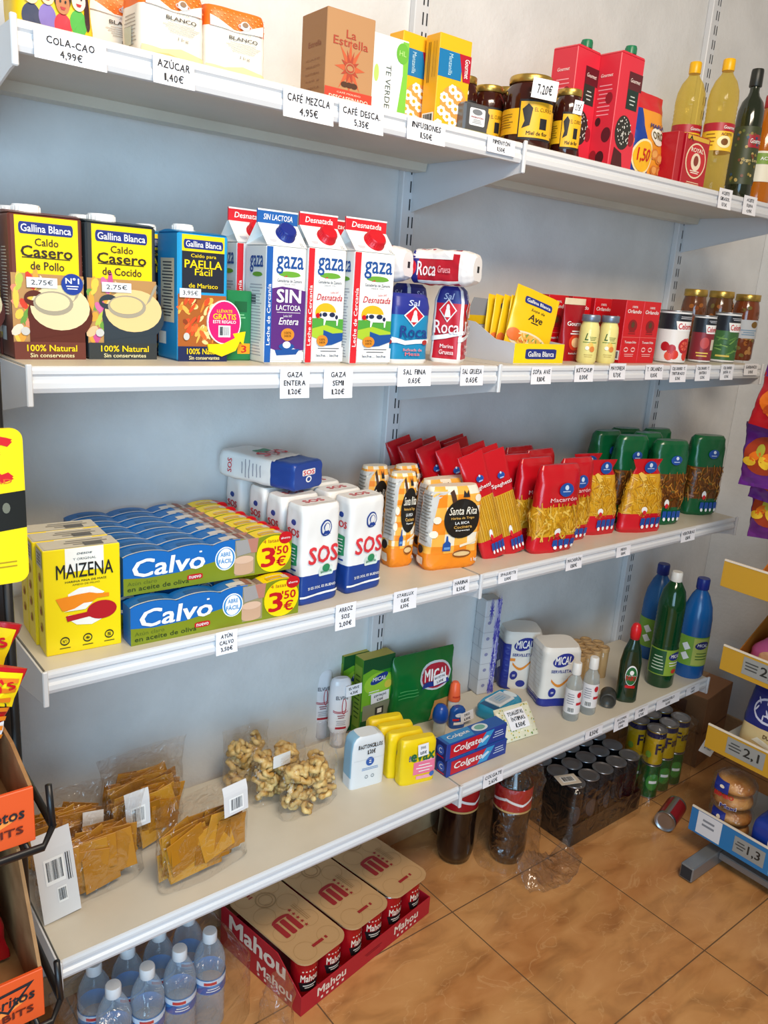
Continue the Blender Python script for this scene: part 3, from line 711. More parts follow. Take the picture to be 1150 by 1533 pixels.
# ================================================================ SECOND SHELF
NAVY = M('1d2f7c', .4); YB = M('f6d40c', .4); DKB = M('2b1a12', .5); WHT = M('f3f2ef', .4); PRICE = M('e9e9ea', .55)
# broth cartons
def broth(A, base, side, titles, label, pot, soup, veg, price, group, badge=False, paella=False):
    loc, rz, w, d, h = A
    t = thing('broth_carton', label, 'broth carton', loc, rz, group)
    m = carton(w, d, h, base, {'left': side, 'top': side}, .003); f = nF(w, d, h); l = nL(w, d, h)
    if not paella:
        m.rect(f, .08, .94, .6, .985, YB, 1); m.rect(f, .13, .87, .865, .945, NAVY, 2, .03); m.text(f, 'Gallina Blanca', .5, .905, .68, .05, WHT, 3, .02)
        for tx, y, ww, hh, b in titles: m.text(f, tx, .5, y, ww, hh, DKB, 3, b)
        m.rect(f, .16, .82, .705, .711, DKB, 3)
        # kitchen scene
        y0, y1 = .12, .6
        m.rect(f, 0, 1, y0, y1, M('b98a52', .5), 1)
        rn = random.Random(price[0])
        for i in range(26): m.oval(f, rn.uniform(.04, .42), rn.uniform(.14, .58), rn.uniform(.05, .1), rn.uniform(.02, .045), M(rn.choice(veg), .5), 2, 9, rn.uniform(0, 3))
        m.oval(f, .66, .32, .46, .19, pot, 3); m.rect(f, .22, 1, y0, .3, pot, 3)
        m.oval(f, .66, .37, .42, .16, soup, 4); m.ring(f, .3, .43, .14, .055, .04, pot, 4)
        m.oval(f, .56, .40, .28, .085, M('bfb49c', .25, .3), 5); m.oval(f, .55, .41, .24, .065, soup, 6)
        m.poly(f, [(.78, .40), (.84, .42), (.96, .56), (1, .58), (1, .55), (.9, .45)], M('bfb49c', .25, .3), 6)
        m.rect(f, 0, 1, 0, .125, base, 6); m.poly(f, [(.24, .14), (1, .2), (1, .12), (.24, .12)], pot, 5)
    else:
        m.rect(f, .08, .92, .86, .985, YB, 1); m.rect(f, .11, .89, .88, .95, NAVY, 2, .03); m.text(f, 'Gallina Blanca', .5, .916, .7, .045, WHT, 3, .02)
        m.rect(f, .08, .92, .55, .86, M('1c2230', .45), 1)
        for tx, y, ww, hh, b in titles: m.text(f, tx, .5, y, ww, hh, YB, 2, b)
        rn = random.Random(5); m.rect(f, 0, .97, .12, .53, M('a85a1e', .5), 1)
        for i in range(60): m.oval(f, rn.uniform(.05, .9), rn.uniform(.15, .5), rn.uniform(.04, .09), rn.uniform(.012, .03), M(rn.choice(veg), .5), 2, 8, rn.uniform(-.5, .9))
        m.rect(f, 0, 1, 0, .12, M('162452', .45), 3)
    m.text(f, '100% Natural', .52, .082, .7, .046, YB, 7, .025); m.text(f, 'Sin conservantes', .52, .03, .62, .03, M('f0e6b0', .5), 7, .015)
    m.oval(f, .16, .2, .06, .03, M('c9c6c0', .5), 7, 14)
    x0 = .2 if not paella else .02; m.rect(f, x0, x0+.42, .505, .575, PRICE, 8); m.text(f, price, x0+.21, .54, .3, .04, INK, 9)
    if badge: m.oval(f, .83, .54, .155, .075, M('1b3c94', .4), 8); m.text(f, 'N°1', .83, .565, .19, .04, WHT, 9, .03); m.lines(f, .74, .92, .5, .535, 2, WHT, 9, .4)
    m.lines(l, .25, .8, .3, .78, 22, M('d9c9b4', .6) if not paella else M('2a2a2e', .6), 1, .35)
    m.rect(l, .2, .85, .3, .8, M('c9bda4', .6), 1) if paella else None
    if paella: m.lines(l, .25, .8, .34, .78, 18, M('3a3a40', .6), 2, .4)
    m.rect(l, .1, .45, .12, .22, M('e9e4da', .6), 1)
    m.build('carton_body', t)
    m = MB(); m.prism([(-d/2, 0), (d/2, 0), (d/2*.2, .004), (-d/2*.2, .004)], -w/2, w/2, side); m.build('top_seam', t, (0, 0, h))
    m = MB(); r = w*.19; m.lathe([(r, 0), (r, .011), (r*.95, .0135)], WHT, 22)
    for i in range(22): a = i*2*PI/22; m.box(r*math.cos(a)-.0006, r*math.cos(a)+.0006, r*math.sin(a)-.0006, r*math.sin(a)+.0006, .001, .011, WHT, .0002)
    m.build('cap', t, (-w*.16, d*.1, h))
    return t, w, d, h
VEG = ['e0562a', 'd43c20', 'e9a03a', 'f0c44a', 'b5c24a', '6a9a3a', 'f3d8c0', 'e88a6a']
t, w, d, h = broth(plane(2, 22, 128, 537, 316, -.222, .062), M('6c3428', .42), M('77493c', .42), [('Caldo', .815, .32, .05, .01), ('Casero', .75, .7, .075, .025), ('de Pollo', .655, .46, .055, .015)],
    'brown chicken broth carton with a yellow panel and blue number one badge', M('5a2418', .4), M('e6d3a6', .35), VEG, '2,75€', 'broth cartons', True)
dup(t, (t.location.x+.004, t.location.y+d+.006, SZ[2]), -.02, 'brown chicken broth carton in the second row, behind the front left one')
dup(t, (t.location.x-w-.01, t.location.y+.03, SZ[2]), .03, 'brown chicken broth carton cut off by the left edge of the photo')
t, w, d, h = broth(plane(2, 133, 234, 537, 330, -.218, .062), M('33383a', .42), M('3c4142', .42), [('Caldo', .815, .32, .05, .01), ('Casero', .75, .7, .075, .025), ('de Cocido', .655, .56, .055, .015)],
    'dark grey broth carton with a yellow panel, second from the left on the second shelf', M('303a42', .4), M('e8c78a', .35), ['e0562a', 'd06a9a', 'c8508a', 'e9a03a', 'f0c44a', 'b5c24a', 'e7b98a', '6a9a3a'], '2,75€', 'broth cartons')
dup(t, (t.location.x-.012, t.location.y+d+.006, SZ[2]), -.02, 'dark grey broth carton behind the front dark grey one, only its cap seen')
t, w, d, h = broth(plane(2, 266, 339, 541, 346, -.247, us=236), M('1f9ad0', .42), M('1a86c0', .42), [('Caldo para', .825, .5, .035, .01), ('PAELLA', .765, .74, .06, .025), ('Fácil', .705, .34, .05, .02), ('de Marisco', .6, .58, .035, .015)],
    'blue seafood broth carton wearing a round pink promotional sticker', None, None, ['f0882a', 'e8642a', 'd94a1e', 'f2b04a', '8a3a14', 'f5d08a'], '3,95€', 'broth cartons', False, True)
pt = t
dup(t, (t.location.x-.036, t.location.y+d+.008, SZ[2]), -.03, 'blue broth carton behind the one with the sticker, leftmost of its row')
b2 = dup(t, (t.location.x+w*.98-.03, t.location.y+d+.018, SZ[2]), .03, 'blue broth carton behind the one with the sticker, on the right side')
m = MB(); mp = Mp(lambda u, v, o: (u, -d/2-.004-o, v)); PINK = M('d8186e', .4)
c = (w*.42, h*.32)
for pts, mt, lay in (([(-.03+c[0], -.036+c[1]), (-.028+c[0], -.048+c[1]), (-.004+c[0], -.056+c[1]), (.022+c[0], -.046+c[1]), (.03+c[0], -.03+c[1]), (.036+c[0], -.036+c[1]), (.04+c[0], -.014+c[1]), (.016+c[0], -.018+c[1]), (.02+c[0], -.025+c[1]), (-.002+c[0], -.035+c[1])], YB, 1),):
    m.prism([(x, z) for x, z in pts], -d/2-.0045, -d/2-.001, mt, 'y')
m.prism([(c[0]+.031*math.cos(i*PI/16), c[1]+.036*math.sin(i*PI/16)) for i in range(32)], -d/2-.004, -d/2-.0008, WHT, 'y')
m.oval(mp, c[0], c[1], .029, .034, PINK, 1, 32); m.text(mp, 'LLÉVATE', c[0], c[1]+.019, .028, .006, YB, 2, .02); m.text(mp, 'GRATIS', c[0], c[1]+.0095, .042, .009, YB, 2, .03); m.text(mp, 'ESTE REGALO', c[0], c[1]+.001, .042, .005, WHT, 2, .02); m.barcode(mp, c[0]-.011, c[0]+.011, c[1]-.024, c[1]-.005, 2)
o = m.build('promo_sticker', pt); o['label'] = 'pink round sticker with a yellow arrow'
loc, rz, w, d, h = plane(2, 339, 376, 541, 434, -.235, .03)
m = carton(w, d, h, M('1c7a44', .4), None, .002); f = nF(w, d, h); m.rect(f, .3, .8, .7, .85, M('125a30', .4), 1); m.lines(f, .35, .75, .6, .68, 2, M('7ac08a'), 1); m.rect(f, .45, .95, .1, .25, M('f0a018', .4), 1); m.text(f, '3', .7, .17, .2, .1, RED, 2, .02)
tag(m.build('gift_packet', None, loc, .0), 'small green gift packet beside the pink stickered broth carton', 'gift packet')
# milk cartons
def milk(A, stripe, fin, capm, title, kind, label, lactose):
    loc, rz, w, d, h = A; t = thing('milk_carton', label, 'milk carton', loc, rz, 'gable top milk cartons'); g = .036; fh = .022
    W_ = M('f1f0ec', .4); m = carton(w, d, h, W_, {'top': W_}, .0025); sw = .15
    f = nF(w, d, h); l = nL(w, d, h)
    m.rect(f, .0, sw, .01, .99, stripe, 1); m.text(f, 'Leche de Cercanía', sw/2, .42, .52, .085, WHT, 2, .01, 0, PI/2)
    BL = M('1b4f96', .4); GRN = M('6aa636', .45)
    m.text(f, 'gaza', .58, .845, .68, .15, BL, 1, .018); m.ring(f, .58, .775, .3, .03, .05, GRN, 1, 12, 200, 340); m.poly(f, [(.42, .745), (.5, .76), (.52, .75)], M('d02a2a'), 2); m.text(f, 'Ganaderías de Zamora', .58, .715, .62, .026, M('6a6c74'), 1, .01); m.text(f, 'DESDE 1934', .58, .685, .3, .014, M('8a8c94'), 1)
    if lactose:
        PU = M('5a2a78', .42); m.poly(f, [(sw, .645), (.4, .665), (.7, .655), (1, .635), (1, .12), (sw, .09)], PU, 1)
        m.text(f, 'SIN', .57, .585, .6, .11, WHT, 3, .04); m.text(f, 'LACTOSA', .57, .485, .62, .045, WHT, 3, .015); m.rect(f, .28, .88, .443, .447, WHT, 2); m.text(f, 'Leche UHT', .56, .415, .22, .02, WHT, 2); m.text(f, 'Entera', .58, .37, .5, .06, WHT, 3, .01, .3)
        m.oval(f, .57, .255, .17, .055, M('d98a2a', .4), 3); m.text(f, '100%', .57, .27, .18, .022, M('5a3410'), 4); m.text(f, 'SABOR', .57, .243, .18, .02, M('5a3410'), 4)
        m.poly(f, [(sw, .13), (.4, .1), (.7, .14), (1, .1), (1, .03), (sw, .03)], M('f1f0ec', .4), 2); m.oval(f, .55, .15, .2, .03, BL, 3); m.oval(f, .55, .165, .1, .03, WHT, 4); m.poly(f, [(.25, .12), (.9, .13), (.8, .08), (.3, .07)], BL, 3)
    else:
        m.text(f, 'Leche UHT', .72, .63, .22, .02, RED, 1); m.text(f, 'Desnatada', .58, .585, .68, .055, RED, 2, .01, .3)
        m.oval(f, .5, .45, .28, .085, M('f2b61e', .45), 1); m.rect(f, sw, .98, .3, .4, M('4fa03c', .45), 2); m.poly(f, [(sw, .31), (.5, .345), (.98, .3), (.98, .22), (.6, .18), (sw, .24)], M('a9c832', .45), 3); m.poly(f, [(.45, .3), (.7, .27), (.98, .28), (.98, .21), (.7, .17), (.45, .16)], BL, 4)
        # spotted cow
        m.poly(f, [(.3, .43), (.36, .46), (.78, .455), (.84, .42), (.82, .34), (.79, .34), (.78, .385), (.5, .385), (.47, .34), (.44, .34), (.44, .395), (.34, .41)], WHT, 5)
        for x, y, a, b in ((.46, .435, .07, .02), (.66, .435, .08, .022), (.78, .415, .04, .02), (.35, .43, .03, .018)): m.oval(f, x, y, a, b, M('1d2a4c', .5), 6, 10)
        m.oval(f, .28, .425, .055, .022, RED, 5, 10)
        m.oval(f, .42, .205, .15, .05, M('d98a2a', .4), 6); m.text(f, '100%', .42, .215, .16, .02, M('5a3410'), 7); m.text(f, 'SABOR', .42, .19, .16, .018, M('5a3410'), 7)
        m.rect(f, sw, 1, .02, .15, W_, 5); m.lines(f, .3, .9, .1, .15, 2, M('6a6c74'), 6, .35); m.text(f, 'leche... leche', .58, .075, .6, .025, M('2a3a5c'), 6, .01)
    m.text(l, 'gaza', .55, .84, .6, .14, BL, 1, .018); m.ring(l, .6, .76, .25, .025, .04, GRN, 1, 12, 200, 340)
    m.lines(l, .25, .85, .05, .68, 24, M('a9aab2', .6), 1, .3); m.rect(l, .35, .55, .5, .58, M('5c5e66', .6), 1)
    m.build('carton_body', t)
    m = MB(); e = .006   # gable roof
    vs = [(-w/2, -d/2, h), (w/2, -d/2, h), (w/2, d/2, h), (-w/2, d/2, h), (-w/2, -.002, h+g), (w/2, -.002, h+g), (w/2, .002, h+g), (-w/2, .002, h+g), (-w/2+.02, 0, h+g*.55), (w/2-.02, 0, h+g*.55)]
    m.add(vs, [(0, 1, 5, 4), (2, 3, 7, 6), (3, 0, 8), (1, 2, 9), (0, 4, 8), (4, 7, 8), (7, 3, 8), (5, 1, 9), (6, 5, 9), (2, 6, 9)], W_)
    sl = math.hypot(d/2, g); q = Mp(lambda u, v, o: ((u-.5)*w, -d/2*(1-v)-o*g/sl, h+g*v+o*.7)); m.oval(q, .2, .25, .09, .12, M('c9cad0'), 1, 12); m.text(q, '1L', .9, .12, .08, .16, M('4a4c54'), 1)
    m.build('gable_roof', t)
    m = MB(); m.box(-w/2, w/2, -.0022, .0022, h+g-.001, h+g+fh, fin, .0008); q = Mp(lambda u, v, o: ((u-.5)*w, -.0022-o, h+g+v*fh)); m.rect(q, .0, 1, .88, 1, WHT, 1)
    m.text(q, title, .5, .46, .72, .42, WHT, 1, .02, .15); m.build('top_fin', t)
    m = MB(); r = w*.2; m.lathe([(r*1.12, 0), (r*1.12, .003), (r, .0035), (r, .013), (r*.9, .0155)], capm, 24)
    for i in range(24): a = i*2*PI/24; m.box(r*math.cos(a)-.0005, r*math.cos(a)+.0005, r*math.sin(a)-.0005, r*math.sin(a)+.0005, .005, .013, capm, .0001)
    m.build('cap', t, (w*.06, -d*.26, h+g*.5), rot=(math.atan2(g, d/2), 0, 0))
    return t, w, d
A1 = plane(2, 395, 453, 544.5, 366, -.278, us=370); A2 = plane(2, 456, 511, 544.5, 369, -.28, us=440); A3 = plane(2, 523, 582, 546, 375, -.292, us=506)
DEEP = .072
def sq(A): return (A[0][0], A[0][1]-A[3]/2+DEEP/2, A[0][2]), A[1], A[2], DEEP, A[4]
t1, w, d = milk(sq(A1), M('1c5cab', .4), M('1d5ea8', .4), M('1c2f86', .3), 'SIN LACTOSA', 0, 'purple and white lactose free milk carton with a dark blue cap', True)
t2, w2, d2 = milk(sq(A2), M('d6222e', .4), M('d6222e', .4), M('cf1a28', .3), 'Desnatada', 1, 'red striped skimmed milk carton, right beside the purple carton', False)
t3, w3, d3 = milk(sq(A3), M('d6222e', .4), M('d6222e', .4), M('cf1a28', .3), 'Desnatada', 1, 'red striped skimmed milk carton in front, beside the blue salt bag', False)
dup(t2, (t1.location.x-.012, t1.location.y+DEEP+.014, SZ[2]), 0, 'red finned milk carton behind the purple one')
dup(t3, (t3.location.x-.014, t3.location.y+DEEP+.01, SZ[2]), 0, 'red finned milk carton in the second row, behind the right front one')
# salt bags
def salt(w, d, h, base, fine, name='salt_bag'):
    lf = Loft([(0, w*.48, d*.46, 5), (.006, w*.5, d*.5, 6), (h*.8, w*.5, d*.5, 5), (h*.95, w*.47, d*.42, 4), (h, w*.44, d*.3, 3)], .0018, 40, 2)
    m = MB(); B_ = M('28338c', .35); W_ = M('eeeef0', .38)
    if fine: lf.skin(m, bands((h*.06, W_), (h*.7, base), (9, B_)), extra=(h*.06, h*.7))
    else: lf.skin(m, lambda th, z: W_ if (z < h*.05 or abs((th % (PI/2))-PI/4) < .12) else (B_ if z > h*.78 else base), 64, extra=(h*.05, h*.78))
    for mp, k in ((nwrap(lf, w, h), 1), (Mp(lambda u, v, o: lf.lside((u-.5)*d, v*h, o), .09, .0009), 0)):
        m.text(mp, 'Sal', .5, .87, .32, .08, M('c9d3f0'), 1, .02, .2)
        m.poly(mp, [(.5, .84), (.78, .69), (.5, .53), (.22, .69)], W_, 2); m.poly(mp, [(.5, .815), (.74, .69), (.5, .555), (.26, .69)], M('d42434', .35), 3); m.oval(mp, .5, .72, .055, .05, WHT, 4); m.poly(mp, [(.44, .7), (.56, .7), (.6, .6), (.4, .6)], WHT, 4)
        if fine:
            m.text(mp, 'Roca', .5, .46, .72, .17, M('1b3f86'), 4, .012); m.poly(mp, [(.02, .38), (.3, .33), (.6, .35), (.97, .36), (.97, .30), (.6, .29), (.3, .27), (.02, .31)], W_, 2); m.oval(mp, .82, .31, .07, .035, M('b0302c'), 3)
            m.text(mp, 'Refinada de', .5, .2, .5, .04, M('e6909a'), 3, .02); m.text(mp, 'Mesa', .5, .14, .4, .05, M('e6707a'), 3, .02)
        else:
            m.text(mp, 'Roca', .5, .47, .76, .17, M('f0e6e8'), 4, .012); m.poly(mp, [(.02, .34), (.4, .37), (.98, .43), (.98, .38), (.5, .32), (.02, .28)], W_, 2); m.text(mp, 'Marina', .55, .22, .42, .05, M('f0dcdc'), 3, .02); m.text(mp, 'Gruesa', .55, .14, .46, .06, M('f0dcdc'), 3, .02)
    return m
loc, rz, w, d, h = plane(2, 586, 641, 544.5, 438, -.278, .055)
sb = tag(salt(w, d, h, M('1a86b4', .38), True).build('salt_bag', None, loc, .02), 'blue and turquoise fine salt bag in front beside the milk cartons', 'salt bag', 'blue salt bags')
dup(sb, (loc[0]+.03, loc[1]+d+.012, SZ[2]), -.04, 'blue salt bag in the second row behind the front turquoise one')
A = ony(688, 545, -.285); W3 = .066; rzr = .62; e = Vector((math.cos(rzr), math.sin(rzr), 0)); n = Vector((-e.y, e.x, 0)); hR = height(A.x, -.285, SZ[2], 430)
c = Vector((A.x, -.285, 0))+e*W3/2+n*W3/2
sr = tag(salt(W3, W3, hR, M('c2182c', .38), False).build('salt_bag', None, (c.x, c.y, SZ[2]), rzr), 'red and white coarse salt bag standing turned with two faces showing', 'salt bag', 'red salt bags')
dup(sr, (c.x-.068, c.y+.058, SZ[2]), .1, 'red coarse salt bag in shadow between the blue and the turned red salt bags')
# two lying on top of the standing ones, their folded white ends towards the shopper
def salt_lying(w, d, h):
    lf = Loft([(0, w*.42, d*.36, 3), (.008, w*.5, d*.48, 5), (h*.7, w*.5, d*.5, 6), (h*.86, w*.49, d*.48, 4), (h*.96, w*.44, d*.42, 3), (h, w*.36, d*.34, 3)], .004, 38, 2)
    m = MB(); B_ = M('2b3186', .35); W_ = M('eeeae8', .4); R_ = M('b8182a', .38)
    lf.skin(m, lambda th, z: (B_ if z < h*.16 else W_ if (z > h*.8 and math.sin(th) < .75) or abs((th % (PI/2))-PI/4) < .1 else R_), 64, 26, extra=(h*.16, h*.8)); mp = nwrap(lf, w, h)
    m.rect(mp, .0, .28, .05, .7, W_, 1); m.text(mp, 'Roca', .56, .3, .3, .4, M('f0e6e8'), 3, .01, 0, PI/2); m.text(mp, 'Gruesa', .56, .58, .2, .2, M('e8a0a8'), 3, .01, 0, PI/2); m.oval(mp, .55, .08, .2, .05, M('d42434', .35), 2)
    m.box(-.006, .006, -.004, .006, h-.001, h+.0006, INK, .0002)
    return m
zt = SZ[2]+max(h, hR)+W3/2+.001
def flat_rot(a):
    z = Vector((math.sin(a), -math.cos(a), 0)); y = Vector((math.cos(a), math.sin(a), 0)); x = y.cross(z); return Matrix((x, y, z)).transposed().to_euler()
q = ony(716, 402, -.318); ls = salt_lying(W3, W3, .135)
ax = Vector((math.sin(.42), -math.cos(.42), 0)); lp = Vector((q.x, q.y, 0))-ax*.135
o = tag(ls.build('salt_bag', None, (lp.x, lp.y, zt), rot=flat_rot(.42)), 'red and white salt bag lying on top of the standing ones, white folded end forward', 'salt bag')
dup(o, (lp.x-.082, lp.y+.055, zt), rot=flat_rot(.42), label='red salt bag lying behind on top of the blue bags, beside the milk carton')
# soup sachet box
def soupbox():
    loc, rz, w, d, h = plane(2, 768, 842, 545, 514, -.286, .17); hb = .062
    t = thing('display_box', 'white and yellow cardboard display box holding soup sachets', 'display box', loc, 0)
    WB = M('d3d4d8', .6); m = MB(); th = .0012
    m.box(-w/2, w/2, -d/2, d/2, 0, th, WB, .0002); m.box(-w/2, w/2, -d/2, -d/2+th, th, h, WB, .0003, {'front': YB})
    for s in (-1, 1):
        x = s*(w/2-th/2); m.prism([(-d/2+th, th), (d/2, th), (d/2, hb*1.35), (-d/2+d*.75, hb*1.3), (-d/2+d*.35, h*1.1), (-d/2+th, h)], x-th/2, x+th/2, WB)
    m.box(-w/2, w/2, d/2-th, d/2, th, hb*1.2, WB, .0003)
    f = nF(w, d, h); m.rect(f, .22, .84, .24, .74, NAVY, 1, .06); m.text(f, 'Gallina Blanca', .53, .49, .52, .26, WHT, 2, .02)
    m.build('tray', t)
    m = MB(); m.prism([(-w/2, 0), (w/2, 0), (w/2*.8, .055), (-w/2*.75, .06)], -.0006, .0006, M('8f9094', .6), 'y'); m.prism([(-w/2, 0), (w/2, 0), (w/2, .02), (-w/2, .02)], -.0016, -.0008, M('dfb414', .5), 'y'); m.build('back_flap', t, (0, d/2-.002, hb*1.2), rot=(.15, 0, 0))
    # sachets
    sw, sh = .115, .142
    lf = Loft([(0, sw*.5, .0012, 2), (.006, sw*.5, .0012, 2), (sh*.3, sw*.5, .006, 2.2), (sh*.7, sw*.5, .0055, 2.2), (sh*.94, sw*.5, .0012, 2), (sh, sw*.5, .001, 2)], .0015, 30, 4)
    m = MB(); lf.skin(m, M('f0bf10', .3), 36, 12); mp = nwrap(lf, sw, sh, st=.0006)
    m.rect(mp, .22, .86, .74, .86, NAVY, 1, .04); m.text(mp, 'Gallina Blanca', .54, .8, .55, .06, WHT, 2, .02); m.text(mp, 'Sopa de', .56, .66, .32, .055, DKB, 1, .01, .2); m.text(mp, 'Ave', .54, .54, .32, .11, DKB, 1, .03, .2); m.lines(mp, .42, .66, .44, .48, 1, DKB, 1)
    m.oval(mp, .5, .14, .44, .15, M('e8d9b8', .4), 1); m.oval(mp, .5, .15, .36, .11, M('e8b04a', .4), 2); m.oval(mp, .16, .18, .15, .1, M('e2702a', .4), 3)
    rn = random.Random(2)
    for i in range(24): m.oval(mp, rn.uniform(.25, .8), rn.uniform(.06, .24), .04, .012, M(rn.choice(('f3dc9a', 'd9642a', 'f5e7c0', '7a9a3a')), .5), 3, 7, rn.uniform(0, 3))
    fx, fy = loc[0]-w/2, loc[1]-d/2
    o = m.build('soup_sachet', None, (loc[0]+.006, fy+.05, SZ[2]+.024), rot=(-.3, .3, -.4)); tag(o, 'yellow soup sachet in the front of the display box, facing out', 'soup sachet', 'soup sachets')
    for i, (dx, dy, ry, l) in enumerate([(-.012, .062, .42, 'yellow soup sachet leaning second from the front in the display box'), (-.017, .085, .5, 'yellow soup sachet in the middle of the display box'), (-.02, .102, .4, 'yellow soup sachet leaning next to last in the display box'), (-.018, .12, .3, 'yellow soup sachet at the back of the display box under the grey flap')]):
        dup(o, (loc[0]+dx+.014, fy+dy+.010, SZ[2]+.02), rot=(-.2, ry*.5, -.25), label=l).scale = (.66, .6, .86)
soupbox()
# ketchup pouch and tomato cartons
def pouch():
    loc, rz, w, d, h = plane(2, 843, 872, 542, 446, -.225, .03)
    lf = Loft([(0, w*.5, .014, 3), (h*.3, w*.5, .016, 2.5), (h*.85, w*.5, .006, 2.2), (h, w*.5, .002, 2)], .002, 25, 4); m = MB(); lf.skin(m, M('a3141f', .3)); mp = nwrap(lf, w, h)
    m.text(mp, 'Gourmet', .52, .6, .8, .07, WHT, 1, .02, .15); m.oval(mp, .5, .3, .3, .13, M('d43a20', .4), 1); m.oval(mp, .5, .3, .2, .08, M('f0c08a', .4), 2); m.lines(mp, .2, .8, .42, .5, 2, WHT, 1); m.rect(mp, 0, 1, .9, 1, M('e3cfae', .5), 1); m.text(mp, 'ketchup', .5, .12, .5, .04, WHT, 1, .01)
    tag(m.build('sauce_pouch', None, loc, -.05), 'dark red sauce pouch between the soup display box and the mayonnaise jars', 'sauce pouch')
pouch()
def orlando():
    loc, rz, w, d, h = plane(2, 926, 952, 543.5, 449, -.27, .045)
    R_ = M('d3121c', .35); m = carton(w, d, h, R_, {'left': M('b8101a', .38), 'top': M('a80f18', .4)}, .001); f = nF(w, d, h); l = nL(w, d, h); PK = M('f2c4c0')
    m.text(f, '100%', .5, .9, .3, .035, WHT, 1, .01); m.text(f, 'Orlando', .5, .83, .78, .06, WHT, 1, .02, .15); m.oval(f, .5, .6, .25, .1, M('8e1016'), 1); m.oval(f, .5, .62, .1, .05, M('5a3a20'), 2); m.lines(f, .2, .8, .46, .52, 2, M('8e1016'), 1)
    m.rect(f, 0, 1, .415, .422, M('f07a72'), 1); m.text(f, 'Tomate frito', .5, .34, .66, .04, WHT, 1, .015); m.ring(f, .3, .22, .12, .04, .02, PK, 1, 12); m.ring(f, .7, .22, .12, .04, .02, PK, 1, 12); m.lines(f, .15, .85, .1, .16, 2, PK, 1, .3)
    m.text(l, 'Orlando', .5, .5, .5, .3, M('e06a64'), 1, .01, 0, PI/2); m.barcode(l, .55, .95, .05, .2)
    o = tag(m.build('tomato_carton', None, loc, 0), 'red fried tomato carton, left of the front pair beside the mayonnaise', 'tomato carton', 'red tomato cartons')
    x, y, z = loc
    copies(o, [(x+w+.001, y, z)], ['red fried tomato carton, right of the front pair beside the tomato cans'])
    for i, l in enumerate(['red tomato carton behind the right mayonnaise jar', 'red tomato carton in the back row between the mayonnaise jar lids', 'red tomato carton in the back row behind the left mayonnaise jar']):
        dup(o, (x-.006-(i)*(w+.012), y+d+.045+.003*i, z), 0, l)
orlando()
def mayo():
    yc = -.262; A = ony(863, 530, yc); B = ony(893, 530, yc); r = rad(A, B); x = (A.x+B.x)/2; h = height(x, yc, SZ[2], 471)
    t = thing('mayonnaise_jar', 'mayonnaise jar with a grey-blue lid, left one of the pair', 'jar', (x, yc, SZ[2]), facing(x, yc, .8), 'mayonnaise jars')
    m = MB(); m.lathe([(r*.85, 0), (r, .006), (r, h*.66), (r*.95, h*.76), (r*.8, h*.84), (r*.8, h*.88)], M('ecdf8e', .2), 28); mp = cyl(r, 0, L=r*.2)
    m.text(mp, 'L', -r*.35, h*.55, r*.35, h*.14, M('2e5a30'), 1, .02, .3); m.lines(mp, -r*.1, r*.7, h*.47, h*.56, 3, M('6a7a3a'), 1, .35); m.oval(mp, r*.1, h*.36, r*.32, h*.08, M('f0c05a'), 1); m.oval(mp, r*.3, h*.3, r*.25, h*.06, M('d9823a'), 2); m.oval(mp, -r*.2, h*.32, r*.2, h*.04, M('f4efdc'), 2); m.lines(mp, -r*.5, r*.5, h*.12, h*.2, 2, M('b9a050'), 1, .3); m.rect(mp, -r*.7, r*.75, h*.43, h*.445, M('6a8a3a'), 1)
    m.build('glass_body', t)
    m = MB(); m.lathe([(r*.9, h*.86), (r*.94, h*.87), (r*.94, h*.985), (r*.88, h)], M('7d8798', .35, .5), 28); m.build('lid', t)
    q = ony(907, 530, yc); dup(t, (q.x, yc, SZ[2]), None, 'mayonnaise jar with a grey-blue lid, right one of the pair by the tomato cartons')
mayo()
# vegetable cans
STEEL = M('a9abb0', .28, .9)
def can(r, h, bands_, art_, name, label, loc, rz, group, lid=STEEL, cat='can'):
    t = thing(name, label, cat, loc, rz, group); m = MB()
    prof = [(r*.93, 0, lid), (r*.97, .0015, lid), (r*.97, .004, None)]
    for z, mt in bands_: prof.append((r*.97, z*h, mt))
    prof += [(r*.97, h-.004, lid)]; prof[2] = (r*.97, .004, bands_[0][2] if len(bands_[0]) > 2 else prof[2][2])
    m.lathe(prof, bands_[0][1], 30); mp = cyl(r*.97, 0, L=r*.2); art_(m, mp, r, h); m.build('can_body', t)
    m = MB(); m.lathe([(r*.97, h-.004), (r, h-.003), (r, h), (r*.96, h), (r*.93, h-.003), (r*.6, h-.003), (.0, h-.0025)], lid, 30); m.build('lid', t)
    return t
def celo(u0, u1, v, vtop, yc, art_, label, dark='20242c'):
    A = ony(u0, v, yc); B = ony(u1, v, yc); r = rad(A, B); x = (A.x+B.x)/2; h = height(x, yc-r, SZ[2], vtop)
    def a(m, mp, r, h):
        m.rect(mp, -r*2, r*2, h*.64, h*.94, M(dark, .35), 1); m.lines(mp, -r*.1, r*1.1, h*.84, h*.9, 2, M('c9ccd4'), 2, .4)
        m.poly(mp, [(-r*.25, h*.80), (r*1.25, h*.80), (r*1.1, h*.62), (-r*.1, h*.62)], WHT, 2); m.text(mp, 'Celorrio', r*.5, h*.71, r*1.15, h*.11, M('c8202a'), 3, .03)
        art_(m, mp, r, h)
    t = can(r, h, [(.06, None), (.95, None)], a, 'food_can', label, (x, yc, SZ[2]), -.66, 'vegetable cans')
    return t, r, h
TOM = M('e9e6e2', .4)
